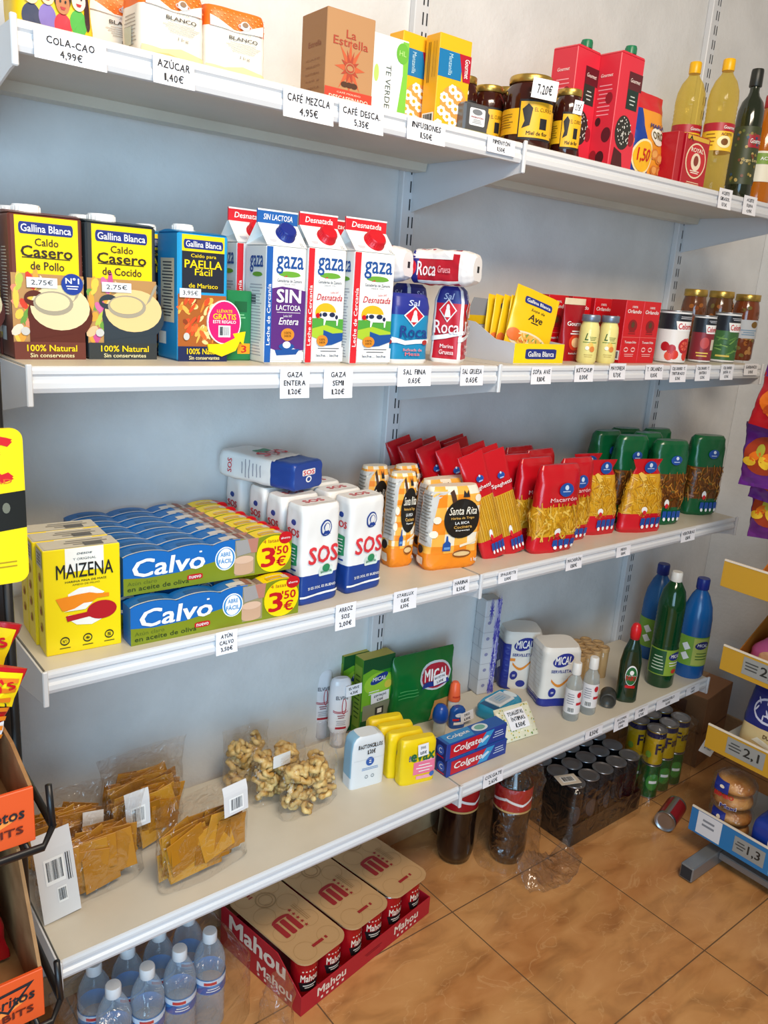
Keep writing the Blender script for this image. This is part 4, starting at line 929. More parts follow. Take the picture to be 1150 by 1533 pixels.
def tom(m, mp, r, h):
    m.rect(mp, -r*1.8, r*1.8, h*.06, h*.64, TOM, 1); rn = random.Random(6)
    for i in range(12): m.oval(mp, rn.uniform(-1.2, 1.3)*r, rn.uniform(.14, .46)*h, r*.28, h*.09, M(rn.choice(('c8202a', 'd83a2a', 'b81a24', 'e0503a')), .4), 2, 12)
    m.oval(mp, r*.5, h*.34, r*.4, h*.13, M('b8202a'), 3); m.oval(mp, r*.5, h*.34, r*.28, h*.09, M('e0604a'), 4)
    for k in range(3): m.rect(mp, r*.47, r*.53, h*.25, h*.43, M('c03028'), 5, 0, k*1.05)
def bean(m, mp, r, h):
    m.rect(mp, -r*1.8, r*1.8, h*.06, h*.64, M('8a2a34', .4), 1); m.rect(mp, r*.5, r*1.1, h*.28, h*.5, M('d8cdb8'), 2); m.lines(mp, -r*.8, r*.4, h*.12, h*.24, 2, M('e6c25a'), 2); m.oval(mp, -r*.1, h*.42, r*.4, h*.12, M('c04a4a'), 2)
def green(m, mp, r, h):
    m.rect(mp, -r*1.8, r*1.8, h*.06, h*.64, M('3d6a38', .4), 1); rn = random.Random(5)
    for i in range(22): m.rect(mp, *(lambda x, y: (x-r*.3, x+r*.3, y-h*.012, y+h*.012))(rn.uniform(-1, 1)*r, rn.uniform(.2, .5)*h), M(rn.choice(('5a8a44', '2f5a30', '7aa050')), .5), 2, 0, rn.uniform(-.5, .8))
    m.lines(mp, -r*.9, r*.2, h*.1, h*.18, 1, M('d9c25a'), 2)
c1, r1, h1 = celo(978, 1027, 530, 466, -.25, tom, 'wide tomato can with tomatoes on a white label, beside the red cartons')
c2, r2, h2 = celo(1030, 1065, 530, 473, -.245, bean, 'narrow red vegetable can in the middle of the can row')
c3, r3, h3 = celo(1060, 1101, 530, 469, -.24, green, 'green labelled bean can, right one of the can row')
dup(c1, (c1.location.x+.03, c1.location.y+.1, SZ[2]), None, 'dark topped can in the back row behind the wide tomato can')
def vegjar(u0, u1, v, vtop, yc, content, label, decor=False):
    A = ony(u0, v, yc); B = ony(u1, v, yc); r = rad(A, B); x = (A.x+B.x)/2; h = height(x, yc-r, SZ[2], vtop)
    t = thing('preserve_jar', label, 'jar', (x, yc, SZ[2]), -.7, 'gold lidded preserve jars'); m = MB(); rn = random.Random(int(u0))
    m.lathe([(r*.9, 0), (r, .006), (r, h*.74), (r*.95, h*.82), (r*.86, h*.88), (r*.86, h*.92)], M(content, .12, 0, .8), 28); mp = cyl(r, 0, L=r*.2)
    for i in range(40): m.oval(mp, rn.uniform(-1.5, 1.5)*r, rn.uniform(.06, .8)*h, r*.2, h*.03, M(rn.choice(('8a4a24', 'a3622e', '6a3418', 'b58048', '7a6a34')), .15), 1, 9, rn.uniform(0, 3))
    if decor: m.rect(mp, -r*1.2, r*1.3, h*.34, h*.62, M('c3c7cc', .5), 2); m.oval(mp, r*.5, h*.55, r*.3, h*.05, M('7a5a20'), 3); m.lines(mp, -r*.6, r*.9, h*.38, h*.48, 3, M('7a9ab4'), 3)
    m.build('glass_body', t); m = MB(); m.lathe([(r*.9, h*.9), (r*.93, h*.905), (r*.93, h-.001), (r*.9, h)], GOLD, 28); m.build('lid', t)
vegjar(1013, 1051, 500, 434, -.13, '6a3a1c', 'gold lidded brown preserve jar, leftmost of three behind the cans')
vegjar(1050, 1091, 500, 437, -.13, '5f3a1e', 'gold lidded brown preserve jar, middle one of three behind the cans')
vegjar(1090, 1131, 500, 442, -.165, '7a3a1c', 'gold lidded orange preserve jar at the right end, with a grey label', True)
# ================================================================ THIRD SHELF
def maizena():
    loc, rz, w, d, h = stand(3, (70, 984), (182, 963), 826, .046)
    Y = M('f3d806', .35); K = M('15130f', .5); m = carton(w, d, h, Y, {'top': M('d8d2c0', .45)}); f = nF(w, d, h); l = nL(w, d, h); tp = nT(w, d, h); W_ = M('f3f0e6', .4)
    m.rect(f, .28, .78, .78, 1, W_, 1); m.text(f, 'DESDE', .53, .945, .2, .016, K, 2, .01, .2); m.text(f, 'Y ORIGINAL', .53, .895, .3, .022, K, 2); m.text(f, 'MAIZENA', .53, .79, .74, .13, K, 3, .012)
    m.text(f, 'HARINA FINA DE MAÍZ', .54, .69, .54, .022, K, 2, .012); m.text(f, 'AMIDO DE MILHO', .54, .655, .36, .016, K, 2)
    OR = M('f08a12', .4); BR = M('b5121e', .4)
    m.poly(f, [(.3, .57), (.45, .62), (.62, .62), (.78, .55), (.66, .5), (.3, .45)], W_, 2)
    m.poly(f, [(.14, .54), (.42, .56), (.58, .565), (.68, .545), (.84, .535), (.84, .5), (.68, .5), (.52, .44), (.4, .41), (.22, .42)], OR, 3)
    m.poly(f, [(.26, .35), (.4, .27), (.6, .25), (.74, .29), (.6, .36), (.3, .37)], W_, 2); m.oval(f, .74, .38, .2, .09, BR, 3); m.poly(f, [(.26, .365), (.58, .38), (.66, .44), (.78, .45), (.7, .3), (.56, .33), (.28, .31)], BR, 3); m.poly(f, [(.24, .41), (.52, .41), (.62, .47), (.5, .47), (.38, .43)], W_, 4)
    for x, tx in ((.24, 'N°1'), (.54, '*'), (.83, 'S')): m.ring(f, x, .125, .062, .042, .012, K, 2, 18); m.text(f, tx, x, .125, .05, .03, K, 2, .02); m.rect(f, x-.07, x+.07, .055, .062, K, 2)
    m.rect(l, .12, .88, .82, .98, M('b9b6a8', .5), 1); m.lines(l, .2, .8, .84, .96, 4, M('4a463c'), 2, .4)
    for y in (.72, .56, .4, .24): m.oval(l, .5, y, .16, .045, M('c89a10', .5), 1, 12); m.oval(l, .5, y-.01, .09, .025, M('a8401e', .5), 2, 12)
    m.rect(tp, .03, .97, .05, .95, M('d6cfbb', .5), 1); m.lines(tp, .3, .9, .2, .8, 3, M('8a857a'), 2, .4); m.rect(tp, .55, .8, .1, .45, M('6a665e'), 3)
    o = tag(m.build('cornstarch_box', None, loc, rz), 'yellow cornstarch box in front at the left end of the third shelf', 'cornstarch box', 'yellow cornstarch boxes')
    copies(o, [(*local(loc, rz, -.004, (d+.004)*i),) for i in (1, 2)], ['yellow cornstarch box, second in its row behind the front one', 'yellow cornstarch box, rearmost of its row by the wall'])
maizena()
# tuna packs: a printed sleeve round four tins
def tuna():
    A = Vector((*S(3, 196, 968), 0)); B = Vector((*S(3, 446, 917), 0)); e = B-A; w = e.length; rz = math.atan2(e.y, e.x); h = height(A.x, A.y, SZ[3], 906); d = .036
    BL = M('1568b4', .32); OL = M('7f8a1c', .35); Y = M('f6d508', .35); G = M('b5aaa2', .35); RD = M('c2141e', .35); WH = M('f0efec', .4)
    m = MB(); n = 48; tops = []
    for i in range(n+1):
        u = i/n; s = abs(math.sin(4*PI*u)); tops.append((( u-.5)*w, h*(.90+.10*s**.7)))
    def colr(u):
        if u < .62: return BL
        if u < .73: return G
        if u < .78: return M('8d7468', .4)
        return Y if u < .93 else RD
    # body: front, back, scalloped top
    vs = [(x, -d/2, z) for x, z in tops]+[(x, d/2, z) for x, z in tops]+[(x, -d/2, 0) for x, z in tops]+[(x, d/2, 0) for x, z in tops]; N = n+1
    fs = []; ms = []
    for i in range(n):
        c = colr((i+.5)/n)
        fs.append((i, i+1, N+i+1, N+i)); ms.append(c)
        fs.append((2*N+i, 2*N+i+1, i+1, i)); ms.append(BL if (i+.5)/n < .66 else OL)
        fs.append((N+i, N+i+1, 3*N+i+1, 3*N+i)); ms.append(BL)
        fs.append((3*N+i, 3*N+i+1, 2*N+i+1, 2*N+i)); ms.append(OL)
    fs += [(0, N, 3*N, 2*N), (n, 2*N+n, 3*N+n, N+n)]; ms += [BL, OL]; m.add(vs, fs, ms)
    f = nF(w, d, h)
    pts = [(.0, .0), (1, .0), (1, .62), (.8, .6), (.62, .58), (.5, .5), (.3, .38), (.12, .36), (0, .42)]; m.poly(f, pts, OL, 1)
    m.text(f, 'Calvo', .25, .62, .4, .42, WH, 3, .03, .12); m.rect(f, .42, .435, .8, .84, WH, 2)
    m.text(f, 'Atún claro', .1, .27, .16, .09, M('59651a'), 2); m.text(f, 'en aceite de oliva', .19, .14, .34, .11, M('2d3a12'), 2, .01); m.rect(f, .35, .44, .14, .28, RD, 2, .03); m.text(f, 'nuevo', .395, .21, .07, .07, WH, 3, .01)
    m.oval(f, .575, .55, .062, .3, WH, 2, 24); m.ring(f, .575, .55, .056, .27, .01, M('2a86c8'), 3); m.text(f, 'ABRE', .575, .66, .06, .1, M('2a86c8'), 3, .01); m.text(f, 'FÁCIL', .575, .5, .08, .13, M('2a86c8'), 3, .02)
    m.rect(f, .635, .76, .05, .97, M('9a8f6a', .4), 1); m.poly(f, [(.635, .95), (.74, .98), (.745, .62), (.645, .56)], M('c9c7c6', .2, .5), 3); m.poly(f, [(.71, .97), (.78, .97), (.77, .6), (.735, .6)], M('b57a68', .5), 3)
    m.oval(f, .69, .45, .06, .1, M('d9b59a', .5), 3); m.rect(f, .63, .75, .14, .45, M('c9a284', .5), 2); m.oval(f, .69, .14, .06, .09, M('c9a284', .5), 2)
    m.oval(f, .883, .49, .113, .48, Y, 3, 32); m.text(f, '4 latas', .86, .84, .1, .09, M('b5601a'), 4, .01); m.text(f, '3', .845, .42, .085, .5, RD, 4, .03); m.text(f, "'50", .93, .57, .09, .22, RD, 4, .03); m.text(f, '€', .93, .27, .06, .26, RD, 4, .03)
    m.oval(f, .955, .88, .044, .16, RD, 4); m.text(f, 'ahorro', .955, .88, .06, .06, WH, 5, .01)
    tp = Mp(lambda u, v, o: ((u-.5)*w, (v-.5)*d, h*(.90+.10*abs(math.sin(4*PI*u))**.7)+o), .03)
    for i in range(4): m.rect(tp, .25*i+.06, .25*i+.19, .15, .6, M('0f5796', .4) if i < 2 else M('d0cbc6', .4), 1)
    m.rect(tp, .66, .7, .1, .9, M('8d5a4a', .5), 2); m.rect(tp, .8, .9, .2, .5, M('d8a80a', .4), 2); m.rect(tp, 0, .6, .02, .12, M('d7d9dc', .4), 2)
    c = (A+B)/2; loc = local((c.x, c.y, SZ[3]), rz, 0, d/2)
    o = tag(m.build('tuna_pack', None, loc, rz), 'blue and olive tuna four-pack in front in the lower layer', 'tuna pack', 'tuna four-packs')
    for i in range(1, 7):
        dup(o, local(loc, rz, -.001*i, (d+.0015)*i), rz, 'tuna four-pack standing behind the front one in the lower layer' if i > 1 else 'tuna four-pack directly behind the front one in the lower layer, its blue end peeping out', 'tuna four-packs' if i == 1 else 'rear tuna packs of the lower layer')
    z2 = SZ[3]+h; p = onz(185, 895, z2); q = Vector((*local((p.x, p.y, z2+.0022), rz, w/2, d/2),))
    nth = ['in front in the upper layer, showing the 3,50 price', 'in the upper layer, second row from the front', 'in the upper layer, third row from the front', 'in the upper layer, fourth row from the front', 'in the upper layer, fifth row from the front', 'in the upper layer, sixth row from the front', 'in the upper layer, seventh and last but one row', 'in the upper layer, last row against the wall']
    rows = 7
    for i in range(rows):
        dup(o, local(q, rz, -.003*i, (d+.0015)*i), rz, 'blue and olive tuna four-pack '+nth[i if i < rows-1 else 7])
tuna()
# rice bricks
def rice():
    loc, rz, w, d, h = stand(3, (448, 909), (505, 894), 760, us=427); d = min(max(d, .05), .058); w *= .97; loc = local(loc, rz, 0, 0)
    W_ = M('eceae6', .35); NB = M('1c3f8c', .35); RD = M('d8343c', .4); GR = M('2c8a5a', .4)
    lf = Loft([(0, w*.48, d*.46, 7), (.004, w*.5, d*.5, 10), (h*.94, w*.5, d*.5, 10), (h*.985, w*.492, d*.48, 8), (h, w*.47, d*.45, 6)], .0026, 40, 6)
    m = MB(); lf.skin(m, bands((h*.3, NB), (9, W_)), 52, extra=(h*.3,)); mp = nwrap(lf, w, h); ml = Mp(lambda u, v, o: lf.lside((u-.5)*d, v*h, o), .09, .0009); tp = Mp(lambda u, v, o: ((u-.5)*w, (v-.5)*d, h+o))
    m.text(mp, 'SOS', .55, .5, .74, .17, RD, 2, .035); m.oval(mp, .6, .76, .15, .085, NB, 1); m.oval(mp, .6, .76, .12, .07, W_, 2); m.oval(mp, .6, .775, .085, .04, M('4a5f9c'), 3); m.oval(mp, .6, .77, .06, .04, W_, 4); m.poly(mp, [(.5, .7), (.7, .7), (.66, .735), (.54, .735)], NB, 4)
    m.rect(mp, .45, .83, .275, .37, M('d9e4dc', .4), 2, .03); m.oval(mp, .64, .355, .1, .04, GR, 3); m.text(mp, 'GARANTÍA', .64, .32, .3, .03, GR, 3, .02)
    m.text(mp, 'SI ES SOS, ES BUENO', .55, .165, .74, .03, W_, 2, .02); m.poly(mp, [(.02, .075), (.98, .09), (.98, .11), (.02, .095)], W_, 2)
    m.text(ml, 'SOS', .5, .72, .62, .07, RD, 1, .03); m.oval(ml, .5, .82, .12, .03, NB, 1, 12); m.poly(ml, [(.25, .62), (.75, .6), (.75, .4), (.25, .38)], GR, 1); m.lines(ml, .3, .7, .42, .58, 5, W_, 2, .3); m.lines(ml, .2, .8, .33, .37, 1, NB, 1)
    m.text(tp, 'SOS', .5, .55, .5, .3, RD, 1, .03); m.rect(tp, .06, .94, .2, .23, M('c5c2bc', .5), 1)
    o = tag(m.build('rice_bag', None, loc, rz), 'white and blue rice brick in front, left one beside the tuna packs', 'rice bag', 'white and blue rice bricks')
    l2, r2, w2, _, _ = stand(3, (512, 891), (573, 878), 752, d)
    g = 'white and blue rice bricks'
    dup(o, l2, rz, 'white and blue rice brick in front, right one beside the orange flour', g)
    for i, l in enumerate(['second from the front in the left column', 'third from the front in the left column', 'fourth from the front in the left column']):
        dup(o, local(loc, rz, -.008*(i+1), (d+.009)*(i+1)), rz-.02, 'white rice brick '+l, g)
    for i, l in enumerate(['second from the front in the right column', 'third from the front in the right column']):
        dup(o, local(l2, rz, -.006*(i+1), (d+.009)*(i+1)), rz+.02, 'white rice brick '+l, g)
    # the one lying on top, blue foot to the front; its foot shows the name again
    m2 = MB(); lf.skin(m2, bands((h*.3, NB), (9, W_)), 52, extra=(h*.3,)); m2.poly(mp, [(.02, .26), (.98, .26), (.98, .285), (.02, .285)], W_, 2); m2.text(mp, 'SOS', .55, .5, .74, .17, RD, 2, .035); m2.rect(mp, .4, .8, .6, .72, GR, 1, .03)
    m2.text(Mp(lambda u, v, o: lf.lside((u-.5)*d, v*h, o), .09, .0009), 'SOS', .5, .84, .5, .06, RD, 1, .03)
    m2.lines(Mp(lambda u, v, o: lf.lside((u-.5)*d, v*h, o), .09, .0009), .15, .85, .4, .7, 6, M('9a9aa4'), 1, .25)
    ft = Mp(lambda u, v, o: ((u-.5)*w, (.5-v)*d, -o-.0003)); RDL = M('d94850', .4)
    m2.rect(ft, .28, .72, .52, .74, W_, 1, .04); m2.text(ft, 'SOS', .5, .63, .38, .16, RDL, 2, .035); m2.oval(ft, .5, .38, .1, .12, W_, 1); m2.oval(ft, .5, .38, .06, .07, NB, 2)
    zc = SZ[3]+h+d/2+.006; a = -.33; zz = Vector((math.sin(a)*1.0, math.cos(a), .0)); yy = Vector((0, 0, -1)); xx = yy.cross(zz)
    p = onz(462, 712, zc); r = Matrix((xx, yy, zz)).transposed().to_euler()
    tag(m2.build('rice_bag', None, (p.x, p.y, zc), rot=r), 'rice brick lying on top of the others with its blue foot forward', 'rice bag', g)
rice()
# flour bags in orange gingham
def flour_mesh(w, d, h, seed):
    O1 = M('f08a1a', .42); O2 = M('f6b44a', .42); W_ = M('f1e6d0', .42)
    lf = Loft([(0, w*.46, d*.44, 4), (.008, w*.5, d*.5, 5), (h*.5, w*.505, d*.51, 5), (h*.9, w*.49, d*.47, 4.5), (h*.97, w*.46, d*.36, 3), (h, w*.44, d*.26, 3)], .0035, 28, seed)
    m = MB(); q = w*.21
    def col(th, z):
        a, b, n, _ = lf.sec(z); r_ = (abs(math.cos(th))**n+abs(math.sin(th))**n)**(-1/n); x = a*r_*math.cos(th); y = b*r_*math.sin(th)
        s = x if abs(math.sin(th)) > .6 else y
        i = int((s+1)/q) % 2; j = int(z/q) % 2
        if z < h*.22: return O1
        return W_ if i+j == 0 else (O2 if i+j == 1 else O1)
    lf.skin(m, col, 84, 34); mp = nwrap(lf, w, h); K = M('1c1712', .45); GOLDT = M('e8b45a')
    m.rect(mp, .04, .96, .02, .2, O1, 1)
    m.oval(mp, .6, .62, .34, .24, K, 2, 30); m.text(mp, 'Santa Rita', .6, .72, .52, .09, M('f3ead8'), 3, .005, .3); m.text(mp, 'Harina de Trigo', .6, .63, .44, .035, GOLDT, 3, .015); m.text(mp, 'LA RICA', .6, .575, .28, .032, WHT, 3, .02); m.text(mp, 'Cocinera', .62, .525, .36, .036, GOLDT, 3, .015); m.text(mp, 'Especial', .62, .48, .26, .022, WHT, 3, .01)
    BLU = M('1c4f9c', .45); m.poly(mp, [(.27, .24), (.42, .24), (.42, .33), (.37, .36), (.36, .42), (.33, .42), (.32, .36), (.27, .33)], BLU, 2); m.rect(mp, .29, .4, .26, .29, M('6a9ad0'), 3)
    for x, y in ((.9, .86), (.14, .62), (.1, .45)): m.oval(mp, x, y, .07, .045, M('f4e8d2', .5), 2, 10)
    m.rect(mp, .38, .46, .82, .96, M('4a2a1a', .5), 2, 0, .4); m.poly(mp, [(.6, .88), (.72, .88), (.7, .96), (.66, .92), (.62, .96)], INK, 2)
    m.oval(mp, .65, .19, .18, .05, M('e8c48a', .5), 2); m.ring(mp, .65, .19, .18, .05, .02, M('8a4a14'), 3); m.rect(mp, .6, .92, .3, .33, M('f4e4c4'), 2, 0, .2); m.text(mp, '1 kg', .9, .1, .12, .05, WHT, 2, .01)
    ml = Mp(lambda u, v, o: lf.lside((u-.5)*d, v*h, o), .09, .0009); m.rect(ml, .3, .95, .3, .95, M('c9c6c0', .5), 1); m.lines(ml, .35, .9, .34, .92, 16, M('8a857c'), 2, .35); m.rect(ml, .25, .75, .06, .15, M('e9e2d4', .5), 2, .04); m.oval(ml, .5, .24, .2, .05, INK, 2, 14)
    return m
def flours():
    loc, rz, w, d, h = stand(3, (637, 856), (715, 848), 732, .056); g = 'orange gingham flour bags'
    o = tag(flour_mesh(w, d, h, 3).build('flour_bag', None, loc, rz), 'orange gingham flour bag standing in front with a round black label', 'flour bag', g)
    l2, r2, w2, d2, h2 = stand(3, (588, 852), (626, 846), 712, .05)
    m = flour_mesh(.062, .05, h2, 8); p = Vector((*S(3, 586, 852), SZ[3])); l2 = local((p.x, p.y, SZ[3]), -.1, .031, .028)
    b = tag(m.build('flour_bag', None, l2, -.12), 'orange gingham flour bag at the left in front, its pale side towards the rice', 'flour bag', g)
    dup(b, (l2[0]+.062, l2[1]+.052, SZ[3]), .05, 'orange flour bag in the gap between the two front ones', g)
    dup(b, (l2[0]-.012, l2[1]+.085, SZ[3]), -.2, 'orange flour bag behind the left front one, beside the rice bricks', g)
    dup(o, (loc[0]+.01, loc[1]+.078, SZ[3]), -.06, 'orange flour bag directly behind the front round-labelled one', g)
    dup(o, (loc[0]-.06, loc[1]+.16, SZ[3]), .1, 'orange gingham flour bag in the back row near the slotted upright', g).scale = (.85, .9, 1)
flours()
# pasta bags
REDP = M('c4121f', .22, 0, .6); REDB = M('cf1626', .25, 0, .6); GRNP = M('0d5a32', .22, 0, .6); BLOGO = M('1c4c9c', .35)
def pasta_bag(w, d, h, topm, botm, z1, z2, kind, pal, seed, secs=None, amp=.0045):
    lf = Loft(secs or [(0, w*.46, d*.36, 3), (.008, w*.5, d*.48, 3.2), (h*.35, w*.5, d*.52, 2.8), (h*.7, w*.49, d*.42, 2.6), (h*.88, w*.45, d*.2, 2.4), (h*.95, w*.42, d*.06, 2), (h, w*.44, .0022, 2)], amp, 26, seed)
    win = M(pal[0], .3); m = MB(); lf.skin(m, bands((h*z1, botm), (h*z2, win), (9, topm)), 48, 22, extra=(h*z1, h*z2)); mp = nwrap(lf, w, h)
    rn = random.Random(seed)
    if kind == 'spaghetti':
        for i in range(26):
            x = .05+.9*i/25; m.rect(mp, x-.009, x+.009, z1, z2-.005, M(pal[i % len(pal)], .35), 1)
    else:
        for i in range(110 if kind != 'nest' else 150):
            x, y = rn.uniform(.06, .94), rn.uniform(z1+.01, z2-.02); a = rn.uniform(0, PI)
            L, t = (.075, .018) if kind == 'tube' else ((.05, .02) if kind == 'twist' else (.06, .008))
            m.rect(mp, x-L, x+L, y-t*w/h, y+t*w/h, M(rn.choice(pal), .35), 1+i % 3, 0, a)
        ml = Mp(lambda u, v, o: lf.lside((u-.5)*d, v*h, o), .09, .0012)
        for i in range(40):
            x, y = rn.uniform(.1, .9), rn.uniform(z1+.01, z2-.02); m.rect(ml, x-.09, x+.09, y-.012, y+.012, M(rn.choice(pal), .35), 1+i % 3, 0, rn.uniform(0, PI))
    dz = z2+(1-z2)*.38
    m.oval(mp, .55, dz+.02, .15, .15*w/h*.8, BLOGO, 4); m.oval(mp, .55, dz+.045, .04, .03*w/h*1.5, M('c9d8ea'), 5, 10); m.rect(mp, .47, .63, dz-.005, dz+.006, M('a9bce0'), 5)
    # little cook mascot reduced to a plain chef hat badge, nutrition strip at the foot
    m.oval(mp, .45, z1+.055, .07, .045, WHT, 4, 12); m.oval(mp, .45, z1+.02, .05, .03, M('d8232e'), 5, 10)
    for i in range(4): m.rect(mp, .38+.135*i, .49+.135*i, z1*.42, z1*.8, BLOGO, 4, .01); m.oval(mp, .435+.135*i, z1*.36, .035, z1*.1, WHT, 5, 9)
    return m, mp, lf
YP = ['d7a021', 'c98f17', 'e6b540', 'b57c10', 'e9c056']; BP = ['6a3c14', '8a4f18', '5a4a1c', 'a3651e', '4f2c10', 'b57a2c']
def spaghetti():
    w, h, d = .066, .262, .027
    secs = [(0, w*.47, .004, 2), (.012, w*.5, d*.34, 2.6), (h*.3, w*.5, d*.5, 2.8), (h*.68, w*.5, d*.46, 2.8), (h*.86, w*.5, d*.3, 2.6), (h*.96, w*.5, .004, 2), (h, w*.5, .002, 2)]
    m, mp, lf = pasta_bag(w, d, h, REDP, REDB, .2, .6, 'spaghetti', YP, 4, secs, .002); m.text(mp, 'Spaghetti', .5, .69, .8, .045, WHT, 4, .005)
    x, y = S(3, 797, 830); g = 'red topped spaghetti bags'; tl = -.30
    o = tag(m.build('spaghetti_bag', None, (x-.034, y+.03, SZ[3]), rot=(-.1, tl, -.22)), 'long red topped spaghetti bag leaning in front, its yellow strands facing out', 'spaghetti bag', g)
    x2, y2 = S(3, 748, 844)
    L = ['leaning in front at the left, mostly hidden by flour', 'second in the left leaning row', 'third in the left leaning row', 'fourth in the left leaning row', 'fifth in the left leaning row', 'rearmost of the left leaning row by the slotted upright']
    for i in range(6): dup(o, (x2-.002, y2+.055+.033*i, SZ[3]), rot=(-.1, tl-.02, -.2), label='red spaghetti bag '+L[i])
    L = ['directly behind the front one with yellow strands', 'third in the right leaning row', 'rear one in the right leaning row', 'last in the right leaning row']
    for i in range(4): dup(o, (x-.008, y+.075+.04*i, SZ[3]), rot=(-.1, tl, -.22), label='red spaghetti bag '+L[i])
spaghetti()
def macaroni():
    loc, rz, w, d, h = stand(3, (797, 832), (865, 824), 700, .048); w *= .98
    m, mp, lf = pasta_bag(w, d, h, REDP, REDB, .2, .54, 'tube', YP, 9, [(0, w*.47, d*.36, 3), (.008, w*.5, d*.48, 3.2), (h*.4, w*.5, d*.52, 3), (h*.8, w*.48, d*.44, 3), (h*.95, w*.44, d*.3, 2.6), (h, w*.4, d*.12, 2.4)])
    m.text(mp, 'Macarrón', .5, .63, .6, .045, M('f0c8c8'), 4, .005); g = 'red topped macaroni bags'
    o = tag(m.build('macaroni_bag', None, loc, -.12), 'fat red topped macaroni bag in front with tubes in its window', 'macaroni bag', g)
    l2 = stand(3, (866, 817), (893, 812), 700, .06)[0]
    dup(o, (l2[0]-.02, l2[1]+.05, SZ[3]), -.1, 'red macaroni bag right of the front fat one').scale = (.85, .85, 1)
    for i, (dx, dy, l) in enumerate([(-.03, .07, 'red macaroni bag behind the fat front one'), (.07, .085, 'red macaroni bag in the second row at the right'), (-.052, .145, 'red macaroni bag in the third row at the left'), (.055, .152, 'red macaroni bag in the third row at the right')]):
        dup(o, (loc[0]+dx, loc[1]+dy, SZ[3]), .1*(i % 2)-.05, l).scale = (.88, .88, 1)
macaroni()
def noodles():
    loc, rz, w, d, h = stand(3, (935, 802), (990, 793), 692, .042); w *= .88
    m, mp, lf = pasta_bag(w, d, h, REDP, REDB, .27, .8, 'nest', YP, 12, [(0, w*.48, d*.4, 3), (.01, w*.52, d*.52, 3), (h*.3, w*.5, d*.54, 2.6), (h*.62, w*.42, d*.42, 2.4), (h*.8, w*.33, d*.2, 2.2), (h*.88, w*.27, .006, 2), (h, w*.36, .002, 2)])
    o = tag(m.build('noodle_bag', None, loc, -.3), 'peaked noodle bag with yellow nests, right one beside the green pasta bags', 'noodle bag', 'red based noodle bags')
    l2 = stand(3, (893, 806), (930, 800), 692, .055)[0]
    dup(o, (l2[0]-.016, l2[1]+.012, SZ[3]), -.25, 'peaked noodle bag with yellow nests, left one beside the macaroni').scale = (.9, .9, 1)
    dup(o, (l2[0]+.012, l2[1]+.085, SZ[3]), -.2, 'noodle bag standing behind the left peaked noodle bag')
noodles()
def greens():
    loc, rz, w, d, h = stand(3, (976, 791), (1036, 783), 664, .065); w = .112; d = .062; loc = (loc[0]-.012, loc[1]+.01, loc[2]); g = 'green topped pasta bags'
    m, mp, lf = pasta_bag(w, d, h, GRNP, GRNP, .22, .62, 'twist', BP, 15, [(0, w*.47, d*.4, 3), (.008, w*.5, d*.5, 3.2), (h*.5, w*.51, d*.52, 3), (h*.85, w*.5, d*.48, 3.2), (h*.96, w*.46, d*.4, 2.8), (h, w*.4, d*.3, 2.6)])
    o = tag(m.build('vegetable_pasta_bag', None, loc, rz), 'green topped pasta bag in front with brown twists, left of the last one', 'pasta bag', g); o.rotation_euler.z = -.42
    l2 = stand(3, (1040, 780), (1078, 774), 672, .06)[0]
    dup(o, (l2[0]+.03, l2[1]+.03, SZ[3]), -.45, 'green topped pasta bag at the right end of its row', g)
    for i, (dx, dy, l) in enumerate([(-.085, .05, 'green pasta bag behind the right peaked noodle bag'), (.0, .078, 'green pasta bag right behind the front one with brown twists'), (-.1, .145, 'green pasta bag in the third row at the left'), (-.005, .15, 'green pasta bag in the back row in the middle'), (.108, .118, 'green pasta bag in the back row at the right')]):
        dup(o, (loc[0]+dx, loc[1]+dy, SZ[3]), .12*(i % 3)-.4, l).scale = (.9, .9, 1.03)
greens()
# ================================================================ LOWEST SHELF
CLEAR = film('clear_bag_film', 'ffffff', .03, .36, .08, .9, 34)
def clear_bag(w, d, h, seed, flare=1.12):
    lf = Loft([(0, w*.46, d*.42, 3), (.006, w*.5, d*.5, 3.2), (h*.5, w*.5, d*.44, 2.8), (h*.72, w*.51, d*.26, 2.4), (h*.9, w*.53, d*.1, 2), (h, w*.5*flare, d*.05, 2)], .006, 30, seed)
    return lf
def sheets(w, d, h, seed):
    """square brown wheat snack sheets stacked at all angles"""
    rn = random.Random(seed); m = MB(); cs = ['b07412', 'c08420', '9c6410', 'c88e28', 'b5781a']
    for i in range(46):
        s = rn.uniform(.03, .041); t = .0011; y = -d*.44+d*.88*i/45; x = rn.uniform(-w*.5+s*.9, w*.5-s*.9); z = rn.uniform(s*1.02, max(s*1.05, h*.72-s))
        a = rn.uniform(-.28, .28); n = rn.uniform(-.12, .12); c = rn.choice((0, 0, .3))
        T = Matrix.Translation((x, y, z+.004)) @ Matrix.Rotation(rn.uniform(-.2, .2), 4, 'Z') @ Matrix.Rotation(n, 4, 'X') @ Matrix.Rotation(a, 4, 'Y'); m.T = T
        m.box(-s, s, -t, t, -s*.98, s*.98, M(rn.choice(cs), .4), .0004)
    m.T = None; return m
